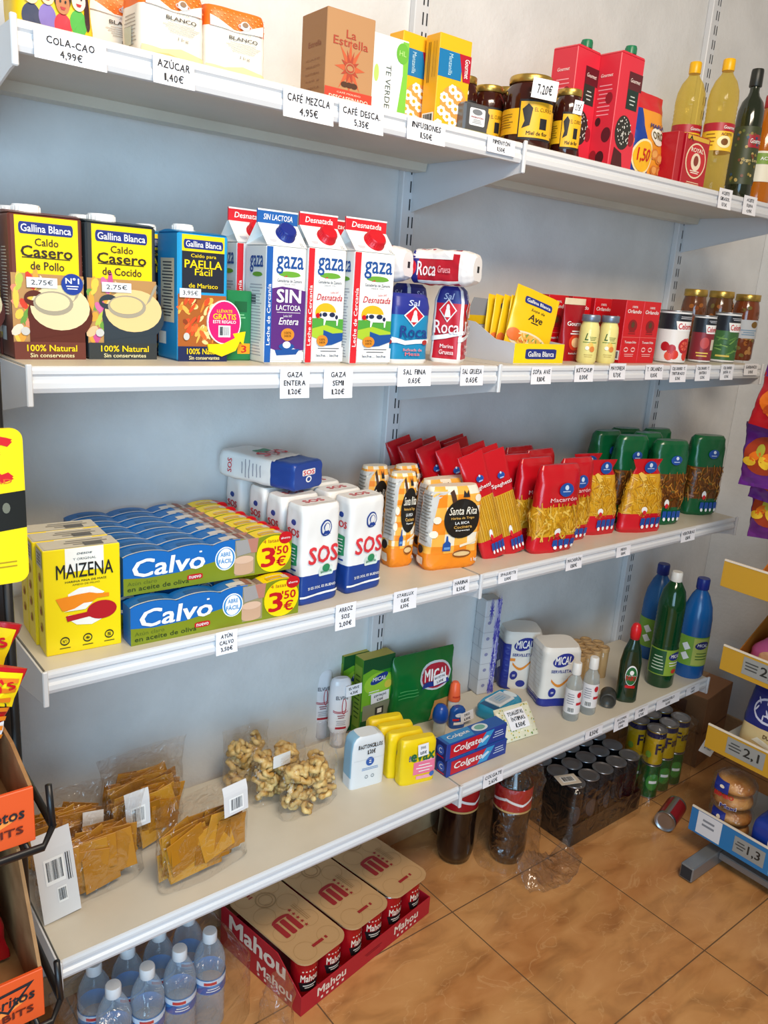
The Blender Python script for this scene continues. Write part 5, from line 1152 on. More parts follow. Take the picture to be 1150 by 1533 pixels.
def snack_bag(loc, rz, w, d, h, seed, label, strip, tilt=0.):
    t = thing('snack_bag', label, 'snack bag', loc, rz, 'clear bags of brown wheat snacks', rot=(tilt, 0, rz))
    sheets(w*.9, d*.8, h*.95, seed).build('wheat_sheets', t)
    m = MB(); clear_bag(w, d, h, seed).skin(m, CLEAR, 44, 18, caps=False); m.build('clear_film', t)
    if strip:
        x, z, sw, sh, ry = strip; m = MB(); K = M('dcdad9', .55); n = 10; vs = []
        for s_ in (0, 1):
            for i in range(n+1):
                v = i/n; y = -d*.52-.004+.018*max(0, v-.75)*4*.25-.0006*s_
                for u in (-.5, .5): vs.append((u*sw, y-.006*(1-v), v*sh))
        fs = [(2*i, 2*i+1, 2*i+3, 2*i+2) for i in range(n)]+[(2*(n+1)+2*i, 2*(n+1)+2*i+2, 2*(n+1)+2*i+3, 2*(n+1)+2*i+1) for i in range(n)]; m.add(vs, fs, K)
        mp = Mp(lambda u, v, o: (u, -d*.52-.0052-o-.006*(1-v/sh)+.018*max(0, v/sh-.75), v))
        if sh > .08:
            m.barcode(mp, -sw*.3, sw*.22, sh*.42, sh*.72); m.lines(mp, sw*.26, sw*.42, sh*.4, sh*.72, 3, INK, 1, .3, True); m.barcode(mp, -sw*.05, sw*.2, sh*.18, sh*.36)
        else: m.barcode(mp, -sw*.3, sw*.3, sh*.1, sh*.6)
        m.build('paper_label', t, (x, 0, z), rot=(0, ry, 0))
    return t
p = S(4, 135, 1365); snack_bag((p[0]+.022, p[1]+.055, SZ[4]+.001), .04, .20, .06, .17, 11, 'clear bag of brown sheets at the front left with a tall barcode label', (-.068, .0, .066, .172, -.06), -.06)
p = S(4, 318, 1318); snack_bag((p[0]-.004, p[1]+.034, SZ[4]+.001), .12, .195, .055, .185, 12, 'clear bag of brown sheets at the front right, small label at its top corner', (.05, .13, .055, .06, 0))
p = S(4, 318, 1318); snack_bag((p[0]-.10, p[1]+.115, SZ[4]+.001), .05, .15, .05, .175, 14, 'clear bag of brown sheets in the second row, white label at its middle', (-.03, .075, .05, .075, 0))
p = S(4, 135, 1365); snack_bag((p[0]-.005, p[1]+.15, SZ[4]+.001), -.05, .165, .055, .165, 15, 'clear bag of brown sheets in the second row at the far left', (.05, .06, .04, .055, .15), -.05)
p = S(4, 318, 1318); snack_bag((p[0]-.05, p[1]+.21, SZ[4]+.001), .02, .175, .055, .185, 16, 'clear bag of brown sheets in the back row against the wall', None)
# pork rinds
RIND = noisy('fried_rind', 'b8893f', 'e2c482', 55, .5, .25, 4)
def rinds(w, d, h, seed, n=70):
    m = MB(); rn = random.Random(seed); cs = [RIND]
    for i in range(n):
        R_ = rn.uniform(.009, .014); r = rn.uniform(.0055, .0075); z = .012+(h*.66)*(i/n); y = rn.uniform(-d*.34, d*.3); x = rn.uniform(-w*.5+R_*1.3, w*.5-R_*1.3)
        T = Matrix.Translation((x, y, z)) @ Matrix.Rotation(rn.uniform(0, 6), 4, 'Z') @ Matrix.Rotation(rn.uniform(-1.2, 1.2), 4, 'X'); m.T = T
        a0 = rn.uniform(0, 6); arc = rn.uniform(4, 5.8); k = 13; pts = []; vs = []; fs = []
        for j in range(k):
            a = a0+arc*j/(k-1); rr = R_*(1+.12*math.sin(3*a+i)); c = Vector((rr*math.cos(a), rr*math.sin(a), .003*math.sin(2*a)))
            rad = r*(1+.25*math.sin(5*a+i)); e1 = Vector((math.cos(a), math.sin(a), 0)); e2 = Vector((0, 0, 1))
            for q in range(7): b = 2*PI*q/7; vs.append(c+e1*rad*math.cos(b)+e2*rad*math.sin(b))
        for j in range(k-1):
            for q in range(7): fs.append((j*7+q, j*7+(q+1) % 7, (j+1)*7+(q+1) % 7, (j+1)*7+q))
        fs += [tuple(range(7))[::-1], tuple(range((k-1)*7, k*7))]; m.add(vs, fs, RIND, True)
    m.T = None; return m
def rind_bag(loc, rz, w, d, h, seed, label, strip=None, n=70):
    t = thing('rind_bag', label, 'snack bag', loc, rz, 'clear bags of fried rinds'); rinds(w*.92, d*.85, h, seed, n).build('fried_rinds', t)
    m = MB(); clear_bag(w, d, h, seed+3, 1.05).skin(m, CLEAR, 40, 16, caps=False); m.build('clear_film', t)
    if strip: x, z, sw, sh = strip; m = MB(); m.box(x-sw/2, x+sw/2, -d*.5-.004, -d*.5-.0034, z, z+sh, M('e6e4e0', .6), .0001); m.build('paper_label', t)
p = S(4, 470, 1220); rind_bag((p[0]+.004, p[1]+.032, SZ[4]+.001), .12, .155, .055, .155, 21, 'clear bag of curly fried rinds in front, nearest the cotton bud pack')
rind_bag((p[0]-.03, p[1]+.105, SZ[4]+.001), .05, .14, .05, .15, 22, 'clear bag of curly fried rinds in the second row behind the front one', (-.012, .095, .045, .03))
rind_bag((p[0]-.07, p[1]+.185, SZ[4]+.001), -.05, .11, .05, .15, 23, 'clear bag of fried rinds in the back row against the wall', None, 40)
# shampoo
def shampoo():
    x, y = S(4, 512, 1120); y += .02; h = height(x, y, SZ[4], 1014); t = thing('shampoo_bottle', 'white shampoo bottle standing on its clear cap, the front one with a price tag', 'shampoo bottle', (x, y, SZ[4]), -.35, 'white shampoo bottles')
    m = MB(); m.lathe([(.0185, 0), (.021, .004), (.0205, h*.24), (.019, h*.26)], film('clear_cap', 'f0e8ea', .3, .4, .1, 0), 24); m.lathe([(.012, .003), (.012, h*.2)], M('e4dfe0', .4), 16); m.build('cap', t)
    w, d = .058, .036; lf = Loft([(h*.22, w*.38, d*.46, 2.2), (h*.3, w*.48, d*.5, 2.4), (h*.7, w*.5, d*.5, 2.5), (h*.92, w*.45, d*.42, 2.6), (h*.975, w*.40, d*.34, 2.5), (h, w*.3, d*.22, 2.2)]); m = MB(); lf.skin(m, M('e3e0e2', .22), 36, 16)
    mp = lf.F(.008); R_ = M('b0142c', .4); m.text(mp, 'ELVIVE', 0, h*.75, .03, .009, M('4a4a52'), 2, .02)
    m.ring(mp, .006, h*.62, .006, .022, .002, R_, 1); m.ring(mp, -.004, h*.57, .017, .006, .002, R_, 1, 14, 180, 360); m.ring(mp, -.002, h*.55, .019, .006, .002, R_, 1, 14, 180, 360); m.lines(mp, -.012, .012, h*.44, h*.5, 2, M('8a2a3a'), 1, .4); m.lines(mp, -.014, .014, h*.34, h*.42, 3, M('9a98a0'), 1, .3); m.rect(mp, -.014, .014, h*.29, h*.32, R_, 1)
    m.build('bottle_body', t)
    dup(t, (x-.014, y+.062, SZ[4]), -.3, 'white shampoo bottle standing behind the one with the price tag')
    stuck_tag(ony(530, 1033, y-.024), -.1, .046, .030, ('ELVIVE', '4,35€'), 'white price tag stuck on the front shampoo bottle', -.05)
shampoo()
# green cloth boxes
def clothbox():
    loc, rz, w, d, h = stand(4, (534, 1101), (580, 1086), 987, us=519); d = min(d, .04); loc = local(loc, rz, 0, -.024)
    G = M('2f8a2a', .38); m = carton(w, d, h, G, {'left': M('5a8a24', .4), 'top': M('c9b84a', .5)}); f = nF(w, d, h); l = nL(w, d, h)
    m.rect(f, 0, 1, .82, 1, M('14562c', .4), 1); m.poly(f, [(0, .82), (.3, .86), (.5, .82), (1, .74), (1, .3), (0, .34)], M('7ab82c', .4), 1); m.oval(f, .5, .66, .45, .14, M('a4d23a', .4), 2)
    m.oval(f, .52, .72, .28, .055, M('1d3a8c', .4), 3, 20, .15); m.text(f, 'MICAL', .52, .72, .42, .05, WHT, 4, .03, .1); m.oval(f, .82, .62, .12, .055, M('e0c84a', .4), 3); m.lines(f, .15, .6, .52, .58, 2, WHT, 3, .35)
    m.rect(f, .05, .95, .2, .4, M('8a8f7a', .4), 2); m.rect(f, .45, .72, .24, .34, M('2a2c2a', .4), 3); m.rect(f, .52, .66, .26, .32, WHT, 4); m.rect(f, 0, 1, 0, .2, M('0f4a26', .4), 2)
    m.rect(l, .1, .9, .1, .9, M('8aa83a', .45), 1); m.lines(l, .2, .8, .2, .8, 10, M('3a5a1c'), 2, .3)
    o = tag(m.build('cloth_box', None, loc, rz), 'tall green cleaning cloth box in front with a price tag across it', 'cloth box', 'green cleaning cloth boxes')
    dup(o, local(loc, rz, -.032, d+.002), rz, 'tall green cleaning cloth box standing behind the front one')
    q = local(loc, rz, .006, -d/2-.004, h*.48); stuck_tag(q, rz, .058, .028, ('ESPONJAS', '1,20€'), 'white price tag across the front green cleaning cloth box', -.05)
clothbox()
def scourer():
    q = ony(590, 1050, -.062); w = .205; d = .042; rz = -.08; h = height(q.x, q.y, SZ[4], 990); c = local((q.x, q.y, SZ[4]), rz, w/2, d/2)
    lf = Loft([(0, w*.48, d*.4, 4), (.008, w*.5, d*.5, 4), (h*.6, w*.5, d*.48, 4), (h*.85, w*.5, d*.3, 3), (h*.95, w*.49, d*.1, 2.4), (h, w*.48, d*.04, 2)], .007, 22, 5); m = MB(); G = M('0f6b2c', .25); lf.skin(m, G, 48, 20); mp = nwrap(lf, w, h)
    m.oval(mp, .66, .66, .26, .2, M('c9cfd4', .3), 1, 24, .1); m.oval(mp, .66, .66, .23, .17, M('b02036', .35), 2, 24, .1); m.poly(mp, [(.44, .5), (.88, .54), (.86, .6), (.46, .58)], M('1d3a8c', .35), 3); m.text(mp, 'MICAL', .66, .68, .38, .16, WHT, 4, .03, .1)
    m.lines(mp, .06, .4, .42, .55, 3, M('4aa05a'), 1, .25); m.poly(mp, [(.6, .02), (.96, .08), (.9, .3), (.66, .3)], M('c9985a', .6), 1)
    tag(m.build('scourer_bag', None, c, rz, ), 'big glossy green scourer bag with an oval logo, behind the yellow packs', 'scourer bag')
    q = local(c, rz, .04, -d/2-.006, h*.62); stuck_tag(q, rz, .042, .03, ('BAYETAS', '2,00€'), 'white price tag stuck on the big green scourer bag', -.15)
scourer()
def buds():
    loc, rz, w, d, h = stand(4, (524, 1184), (574, 1170), 1108, .045); W_ = M('dfe2e4', .4)
    lf = Loft([(0, w*.5, d*.5, 9), (h*.72, w*.5, d*.5, 9), (h*.9, w*.47, d*.5, 7), (h*.97, w*.4, d*.48, 6), (h, w*.28, d*.44, 5)]); m = MB(); lf.skin(m, lambda th, z: M('8ab4cc', .4) if math.cos(th) < -.75 and z > h*.25 else W_, 52, 14); mp = nwrap(lf, w, h)
    m.oval(mp, .54, .5, .12, .085, M('2a5aa8', .4), 1); m.lines(mp, .5, .58, .46, .54, 2, WHT, 2); m.lines(mp, .28, .82, .33, .39, 2, M('5a8ac0'), 1, .35); m.ring(mp, .46, .2, .05, .035, .015, M('8a9298'), 1, 12); m.ring(mp, .64, .2, .05, .035, .015, M('8a9298'), 1, 12); m.rect(mp, .06, .94, .55, .555, M('c9ccd0'), 1)
    m.hand(mp, 'BASTONCILLOS', .52, .82, .84, .075, INK, 2); m.hand(mp, '1,20€', .56, .7, .4, .08, INK, 2)
    tag(m.build('cotton_bud_pack', None, loc, rz), 'small white cotton bud pack with handwriting, in front beside the yellow packs', 'cotton bud pack')
buds()
def evax():
    loc, rz, w, d, h = stand(4, (603, 1185), (655, 1173), 1119, us=589); d = .033; Y = M('f0cf10', .35); PK = M('ee7a9a', .4)
    lf = Loft([(0, w*.48, d*.46, 5), (.005, w*.5, d*.5, 7), (h*.9, w*.5, d*.5, 6), (h*.97, w*.48, d*.42, 4), (h, w*.46, d*.3, 3)], .002, 40, 4); m = MB(); lf.skin(m, Y, 44, 14); mp = nwrap(lf, w, h)
    m.rect(mp, .35, .97, .22, .5, PK, 1); m.poly(mp, [(.35, .5), (.97, .55), (.97, .5)], M('f4a8c0'), 1); m.text(mp, 'evax', .6, .62, .66, .17, M('1b6a3a', .4), 2, .03); m.text(mp, 'evax', .3, .61, .18, .14, M('2a4a9c', .4), 1, .02); m.lines(mp, .42, .9, .26, .46, 3, WHT, 2, .3); m.oval(mp, .9, .18, .07, .06, M('3a6ab8'), 2); m.rect(mp, .45, .9, .1, .18, M('f4a8b8'), 1)
    o = tag(m.build('pad_pack', None, loc, rz), 'yellow and pink sanitary pad pack in front with a price tag on it', 'pad pack', 'yellow sanitary pad packs')
    for i, l in enumerate(['second in its row behind the front one', 'third in its row', 'last in its row, by the green scourer bag']): dup(o, local(loc, rz, -.008*(i+1)-.006, (d+.003)*(i+1)), rz-.04*(i % 2), 'yellow sanitary pad pack, '+l)
    q = local(loc, rz, .006, -d/2-.006, h*.8); stuck_tag(q, rz, .028, .032, ('EVAX', '1,15€'), 'white price tag stuck on the front yellow pad pack', -.1)
evax()
def colgate():
    a, b = S(4, 668, 1165), S(4, 757, 1128); A, B = Vector((*a, 0)), Vector((*b, 0)); e = B-A; rz = math.atan2(e.y, e.x); w = e.length; h = height(a[0], a[1], SZ[4], 1141); d = .042
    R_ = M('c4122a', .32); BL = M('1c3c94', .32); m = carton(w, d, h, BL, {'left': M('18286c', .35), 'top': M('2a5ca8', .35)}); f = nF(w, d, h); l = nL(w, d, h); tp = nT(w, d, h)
    m.poly(f, [(.06, .1), (.5, .1), (.64, .92), (.06, .92)], R_, 1); m.poly(f, [(.5, .1), (.66, .1), (.78, .92), (.64, .92)], M('2f9ad4', .35), 1); m.text(f, 'Colgate', .34, .52, .46, .5, WHT, 2, .025, .15); m.poly(f, [(.58, .3), (.7, .6), (.66, .7), (.56, .5)], M('c9e4f4', .3), 2); m.lines(f, .76, .96, .3, .75, 3, M('c9d6ee'), 2, .35); m.star(f, .7, .62, .03, .012, 5, M('a4d23a'), 3)
    m.oval(l, .5, .5, .3, .3, M('3a5ab0', .4), 1, 12); m.rect(l, .2, .8, .08, .16, R_, 1); m.text(l, 'C', .5, .5, .25, .3, WHT, 2)
    m.poly(tp, [(.05, .05), (.45, .05), (.5, .95), (.05, .95)], M('3a8ac8', .35), 1); m.text(tp, 'Colgate', .27, .5, .34, .4, WHT, 2, .02); m.oval(tp, .62, .5, .12, .36, M('dfe6ec', .3), 1); m.oval(tp, .62, .5, .08, .24, M('7ab0a0', .3), 2)
    c = (A+B)/2; loc = local((c.x, c.y, SZ[4]), rz, 0, d/2)
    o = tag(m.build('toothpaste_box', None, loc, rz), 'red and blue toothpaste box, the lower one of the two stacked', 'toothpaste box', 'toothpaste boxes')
    L = ['toothpaste box lying on the other one, its light top showing']
    for (dx, dy, dz), l in zip(((-.004, .003, h+.0006),), L): dup(o, local(loc, rz, dx, dy, dz), rz, 'red and blue '+l)
colgate()
def rollons():
    x, y = S(4, 662, 1103); t = thing('roll_on', 'roll-on deodorant with a round blue cap and a clear base', 'deodorant', (x, y+.014, SZ[4])); r = .0165
    m = MB(); m.lathe([(r*.8, 0), (r, .004), (r, .034), (r*.85, .042)], film('frosted_base', 'dfe6e0', .35, .4, .2, 0), 24); m.build('base', t); B_ = M('16479c', .3)
    m = MB(); m.lathe([(r*.95, .04), (r*1.25, .045), (r*1.3, .056), (r*1.15, .074), (r*.75, .086), (.001, .09)], B_, 28); m.build('cap', t)
    x, y = S(4, 688, 1092); m = MB(); lf = Loft([(0, .022, .013, 3), (.02, .024, .014, 2.6), (.05, .022, .013, 2.4), (.058, .016, .011, 2.2), (.06, .012, .008, 2)]); lf.skin(m, M('1c4f9c', .25), 32, 10); mp = lf.F(); m.rect(mp, -.015, .015, .012, .02, WHT, 1); m.rect(mp, -.018, .0, .024, .03, RED, 1); m.oval(mp, 0, .04, .012, .006, M('d8e2f0'), 1); tag(m.build('deodorant_bottle', None, (x+.004, y+.018, SZ[4]), -.3), 'small flat blue deodorant bottle with a price tag, beside the roll-on', 'deodorant')
    stuck_tag((x+.022, y-.002, SZ[4]+.034), -.15, .042, .03, ('DEO', '1,30€'), 'tilted white price tag on the small blue deodorant bottle', -.18)
    x, y = S(4, 664, 1083); t = thing('orange_deodorant', 'orange capped deodorant behind the blue roll-on', 'deodorant', (x+.022, y+.022, SZ[4]), -.3)
    m = MB(); m.lathe([(.014, 0), (.016, .004), (.016, .05), (.012, .06)], M('d9d6d0', .3), 24); m.build('base', t); m = MB(); m.lathe([(.0165, .058), (.0175, .062), (.013, .105), (.008, .112)], M('f0663a', .35), 24); m.rect(cyl(.016), -.012, .012, .065, .075, M('c83a1e', .4), 1); m.build('cap', t)
rollons()
def wipes():
    x, y = S(4, 768, 1078); w, d, h = .145, .088, .036; loc = (x+.0, y+.055, SZ[4]+.001); rz = .18
    t = thing('wipes_pack', 'blue wet wipes pack lying flat with a white lid', 'wipes pack', loc, rz); B_ = M('2f9ac4', .25)
    lf = Loft([(0, w*.48, d*.46, 5), (.008, w*.5, d*.5, 4), (h*.75, w*.49, d*.49, 4), (h, w*.44, d*.42, 4)], .003, 30, 7); m = MB(); lf.skin(m, B_, 48, 8); mp = lf.F(); tp = top(h)
    m.rect(mp, -.06, .0, .006, .02, M('1c3c6c', .3), 1); m.rect(mp, .01, .06, .008, .022, WHT, 1); m.rect(tp, -w*.42, -w*.28, -d*.3, d*.3, M('17507c', .3), 1); m.oval(tp, w*.36, 0, .012, .022, M('dfeef4', .3), 1); m.build('foil_pack', t)
    m = MB(); m.box(-.04, .036, -.026, .026, h-.001, h+.006, M('dfe4e8', .3), .003); tq = top(h+.006); m.rect(tq, -.034, .03, -.02, .02, M('b9c4cc', .3), 1, .008); m.lines(tq, -.026, .02, -.012, .012, 3, M('7ab0d0'), 2, .4); m.build('lid', t)
    # floral pack leaning against it
    w, d, h = .12, .028, .09; x, y = S(4, 790, 1112); rz = -.1; lf = Loft([(0, w*.5, .003, 2), (.008, w*.5, d*.3, 2.4), (h*.5, w*.5, d*.5, 2.6), (h*.92, w*.5, d*.3, 2.4), (h, w*.5, .003, 2)], .003, 34, 9); m = MB(); lf.skin(m, M('e4e2c8', .35), 44, 16); mp = nwrap(lf, w, h); rn = random.Random(3)
    for i in range(90): m.oval(mp, rn.uniform(.04, .96), rn.uniform(.05, .95), .018, .02, M(rn.choice(('7a9a4a', 'a8b86a', 'e8d04a', 'f4f2e4', 'c9b03a', '5f8a4a')), .5), 1, 7)
    m.rect(mp, .2, .74, .28, .88, PAPER, 3, 0, .03); m.hand(mp, 'TOALLITAS', .47, .76, .44, .12, INK, 4); m.hand(mp, 'ÍNTIMAS', .48, .58, .36, .12, INK, 4); m.hand(mp, '1,50€', .5, .4, .26, .12, INK, 4)
    tag(m.build('wipes_pack', None, (x, y+.02, SZ[4]+.002), rot=(-.72, 0, rz)), 'pale floral intimate wipes pack leaning on the blue one, with handwriting', 'wipes pack')
wipes()
def tissues():
    a = S(4, 714, 1041); A = Vector((*a, 0)); rz = -.2; e = Vector((math.cos(rz), math.sin(rz), 0)); n = Vector((-e.y, e.x, 0)); w, d = .055, .05; h = height(a[0], a[1], SZ[4], 900); c = A+e*w/2+n*d/2
    W_ = M('d3d5da', .35); m = carton(w, d, h, W_, {'left': M('c9cacc', .35), 'top': M('b4b4ae', .4)}, .003); f = nF(w, d, h); l = nL(w, d, h); P = M('4a48b0', .4)
    for i in range(1, 6): m.rect(f, 0, 1, i/6-.002, i/6+.002, M('a3a5ae'), 1); m.rect(l, 0, 1, i/6-.002, i/6+.002, M('a3a5ae'), 1)
    m.rect(f, .62, .97, .0, 1, M('c4c4e0', .4), 1)
    rn = random.Random(4)
    for i in range(40): m.star(f, rn.uniform(.66, .95), rn.uniform(.02, .98), .09, .03, 5, M(rn.choice(('3a38a8', '5a58b8', '8a88cc')), .4), 2, rn.uniform(0, 3))
    for k in range(8): m.rect(f, .24, .5, .885, .9, P, 2, 0, k*PI/8)
    for i in range(5): m.oval(f, .3, .1+i/6, .11, .018, M('8f90b4'), 2, 12)
    m.text(f, 'PAÑUELOS', .8, .25, .3, .2, P, 3, .01, 0, -PI/2); m.rect(l, .6, .64, .5, .7, M('9a9ca4'), 2)
    tag(m.build('tissue_tower', None, (c.x, c.y, SZ[4]), rz), 'tall white and violet column of tissue packets leaning near the wall', 'tissue pack')
tissues()
def napkins():
    a = S(4, 806, 1059); A = Vector((*a, 0)); rz = -.45; W_ = M('e4e0d8', .45); OR = M('e08a2a', .45); NB = M('26328c', .4)
    w, d = .118, .10; h = height(a[0], a[1], SZ[4], 972); e = Vector((math.cos(rz), math.sin(rz), 0)); n = Vector((-e.y, e.x, 0)); c = A+e*w/2+n*d/2
    def mk(blue):
        lf = Loft([(0, w*.48, d*.48, 5), (.006, w*.5, d*.5, 8), (h*.93, w*.5, d*.5, 8), (h, w*.47, d*.46, 5)], .003, 30, 6); m = MB()
        lf.skin(m, bands((h*.14, NB if not blue else W_), (9, W_)), 56, 18, extra=(h*.14,)); mp = nwrap(lf, w, h); ml = Mp(lambda u, v, o: lf.lside((u-.5)*d, v*h, o), .06, .0012)
        m.oval(mp, .5, .80, .27, .11, NB, 1, 24, .15); m.text(mp, 'MICAL', .5, .8, .44, .13, WHT, 2, .03, .12); m.text(mp, 'SERVILLETAS', .5, .615, .56, .05, NB, 2, .02)
        pts = [(.24+.7*i/12, .52-.14*math.sin(.4+i/12*4.2)-.05*i/12) for i in range(13)]; m.poly(mp, [(x, y+.02) for x, y in pts]+[(x, y-.025) for x, y in pts[::-1]], OR, 1); m.oval(mp, .3, .25, .1, .08, NB, 1); m.lines(mp, .26, .34, .23, .27, 2, WHT, 2)
        m.lines(ml, .1, .9, .02, .96, 13, M('cfcabf', .5), 1, .12)
        if blue: m.rect(ml, .35, 1, .0, .8, NB, 2); m.rect(ml, .5, .8, .3, .42, WHT, 3, 0, .4); m.rect(mp, 0, .3, .5, .55, OR, 1); m.oval(mp, .5, .1, .12, .06, NB, 1)
        return m
    o = tag(mk(False).build('napkin_pack', None, (c.x, c.y, SZ[4]), rz), 'white napkin pack in front with an orange wave and blue foot', 'napkin pack', 'napkin packs')
    q = local((c.x, c.y, SZ[4]), rz, -.068, d+.012); tag(mk(True).build('napkin_pack', None, q, rz-.1), 'white napkin pack behind, with a dark blue side, next to the tissue column', 'napkin pack', 'napkin packs')
napkins()
def alcohol():
    x, y = S(4, 863, 1080); h = height(x, y, SZ[4], 996); r = .0225; t = thing('alcohol_bottle', 'small clear alcohol bottle with a white cap, the left one', 'alcohol bottle', (x, y+r, SZ[4]), facing(x, y, .6), 'small alcohol bottles'); C = M('c9cac6', .2)
    m = MB(); m.lathe([(r*.9, 0), (r, .004), (r, h*.58), (r*.9, h*.68), (r*.5, h*.78), (r*.42, h*.82)], film('alcohol_plastic', 'dfe2de', .3, .4, .12, 0, tint='e6e9e6'), 26); m.build('bottle_body', t)
    m = MB(); label_skin(m, r+.0006, h*.14, h*.56, M('e6e2e2', .45), .8); mp = cyl(r+.0008, 0, L=r*.2); R_ = M('c4202c', .45); m.oval(mp, r*.4, h*.48, r*.3, h*.05, R_, 1); m.rect(mp, r*.1, r*.9, h*.3, h*.345, R_, 1); m.lines(mp, -r*1.2, -r*.1, h*.3, h*.5, 5, M('8a8a92'), 1, .3); m.barcode(mp, -r*.9, 0, h*.16, h*.26); m.build('paper_label', t)
    m = MB(); m.lathe([(r*.58, h*.8), (r*.6, h*.81), (r*.56, h*.985), (r*.48, h)], M('e9e6e0', .35), 22); m.build('cap', t)
    x2, y2 = S(4, 891, 1072); dup(t, (x2, y2+r+.006, SZ[4]), None, 'small clear alcohol bottle with a white cap, the right one')
    x, y = S(4, 915, 1062); m = MB(); m.lathe([(.021, 0), (.023, .003), (.023, .05), (.019, .053), (.019, .051), (0, .051)], M('3a3a36', .4), 28); q = Vector((x, y+.02, SZ[4]+.0235)); tag(m.build('shoe_polish_tin', None, (q.x+.035, q.y+.02, q.z), rot=(PI/2, 0, -.95)), 'dark round tin lying on its side beside the alcohol bottles', 'tin')
alcohol()
def toothpicks():
    rn = random.Random(5); W1 = noisy('pale_wood', 'a47f52', 'c9a673', 40, .55); r = .018; x0, y0 = S(4, 897, 1030); i = 0
    names = [('front row, leftmost', 0, 0), ('front row, second from the left', 0, 1), ('front row, third from the left', 0, 2), ('front row, rightmost', 0, 3), ('second row, leftmost', 1, 0), ('second row, second from the left', 1, 1), ('second row, third from the left', 1, 2), ('second row, rightmost', 1, 3), ('back row, leftmost', 2, 0), ('back row, second from the left', 2, 1), ('back row, third from the left', 2, 2), ('back row, rightmost', 2, 3)]
    proto = None; h = .1
    for l, b, a in names:
        loc = (x0+.012+(a-1.5)*.039+(b % 2)*.016, y0+.05+b*.0365+rn.uniform(-.002, .002), SZ[4])
        lab = 'small wooden toothpick pot, '+l
        if proto is None:
            proto = thing('toothpick_pot', lab, 'toothpick pot', loc, 0, 'wooden toothpick pots'); m = MB(); m.lathe([(r*.95, 0), (r, .002), (r, h*.86), (r*.97, h*.87)], film('pot_side', 'c9a673', .75, .2, .2, 0), 20)
            m.lathe([(r*.9, .003), (r*.9, h*.8)], W1, 20); m.build('pot', proto); m = MB(); m.lathe([(r*1.04, h*.86), (r*1.04, h*.98), (r*.98, h), (r*.7, h), (r*.68, h*.985), (0, h*.985)], W1, 20); m.build('lid', proto)
        else: dup(proto, loc, 0, lab)
toothpicks()
def fairy():
    x, y = S(4, 945, 1052); y += .022; h = height(x, y, SZ[4], 933); t = thing('dish_soap_bottle', 'dark green dish soap bottle with a red cap', 'dish soap bottle', (x, y, SZ[4]), facing(x, y, .75)); w, d = .062, .042
    lf = Loft([(0, w*.44, d*.44, 2.6), (.006, w*.5, d*.5, 2.6), (h*.25, w*.48, d*.5, 2.4), (h*.5, w*.5, d*.48, 2.3), (h*.66, w*.4, d*.42, 2.1), (h*.76, w*.26, d*.34, 2), (h*.82, w*.2, d*.28, 2)]); m = MB(); lf.skin(m, M('0d2c18', .12, 0, .8), 36, 20); m.build('bottle_body', t)
    m = MB(); mp = lf.F(.006); 
    m.oval(mp, .002, h*.36, .017, h*.13, WHT, 1); m.oval(mp, .002, h*.355, .0155, h*.115, M('1a6a34', .35), 2); m.oval(mp, .002, h*.4, .006, h*.03, WHT, 3, 12); m.text(mp, 'FAIRY', .002, h*.33, .028, h*.06, RED, 4, .03); m.rect(mp, -.012, .016, h*.2, h*.235, RED, 2, .002); m.text(mp, 'FAIRY', .002, h*.36, .026, .004, WHT, 3); m.build('paper_label', t)
    m = MB(); m.lathe([(.0125, h*.72), (.0125, h*.8), (.014, h*.81), (.014, h*.83)], M('b01a24', .35), 22); m.lathe([(.0135, h*.83), (.015, h*.84), (.0155, h*.93), (.011, h*.985), (.006, h)], M('d41a22', .3), 22); m.build('cap', t)
fairy()
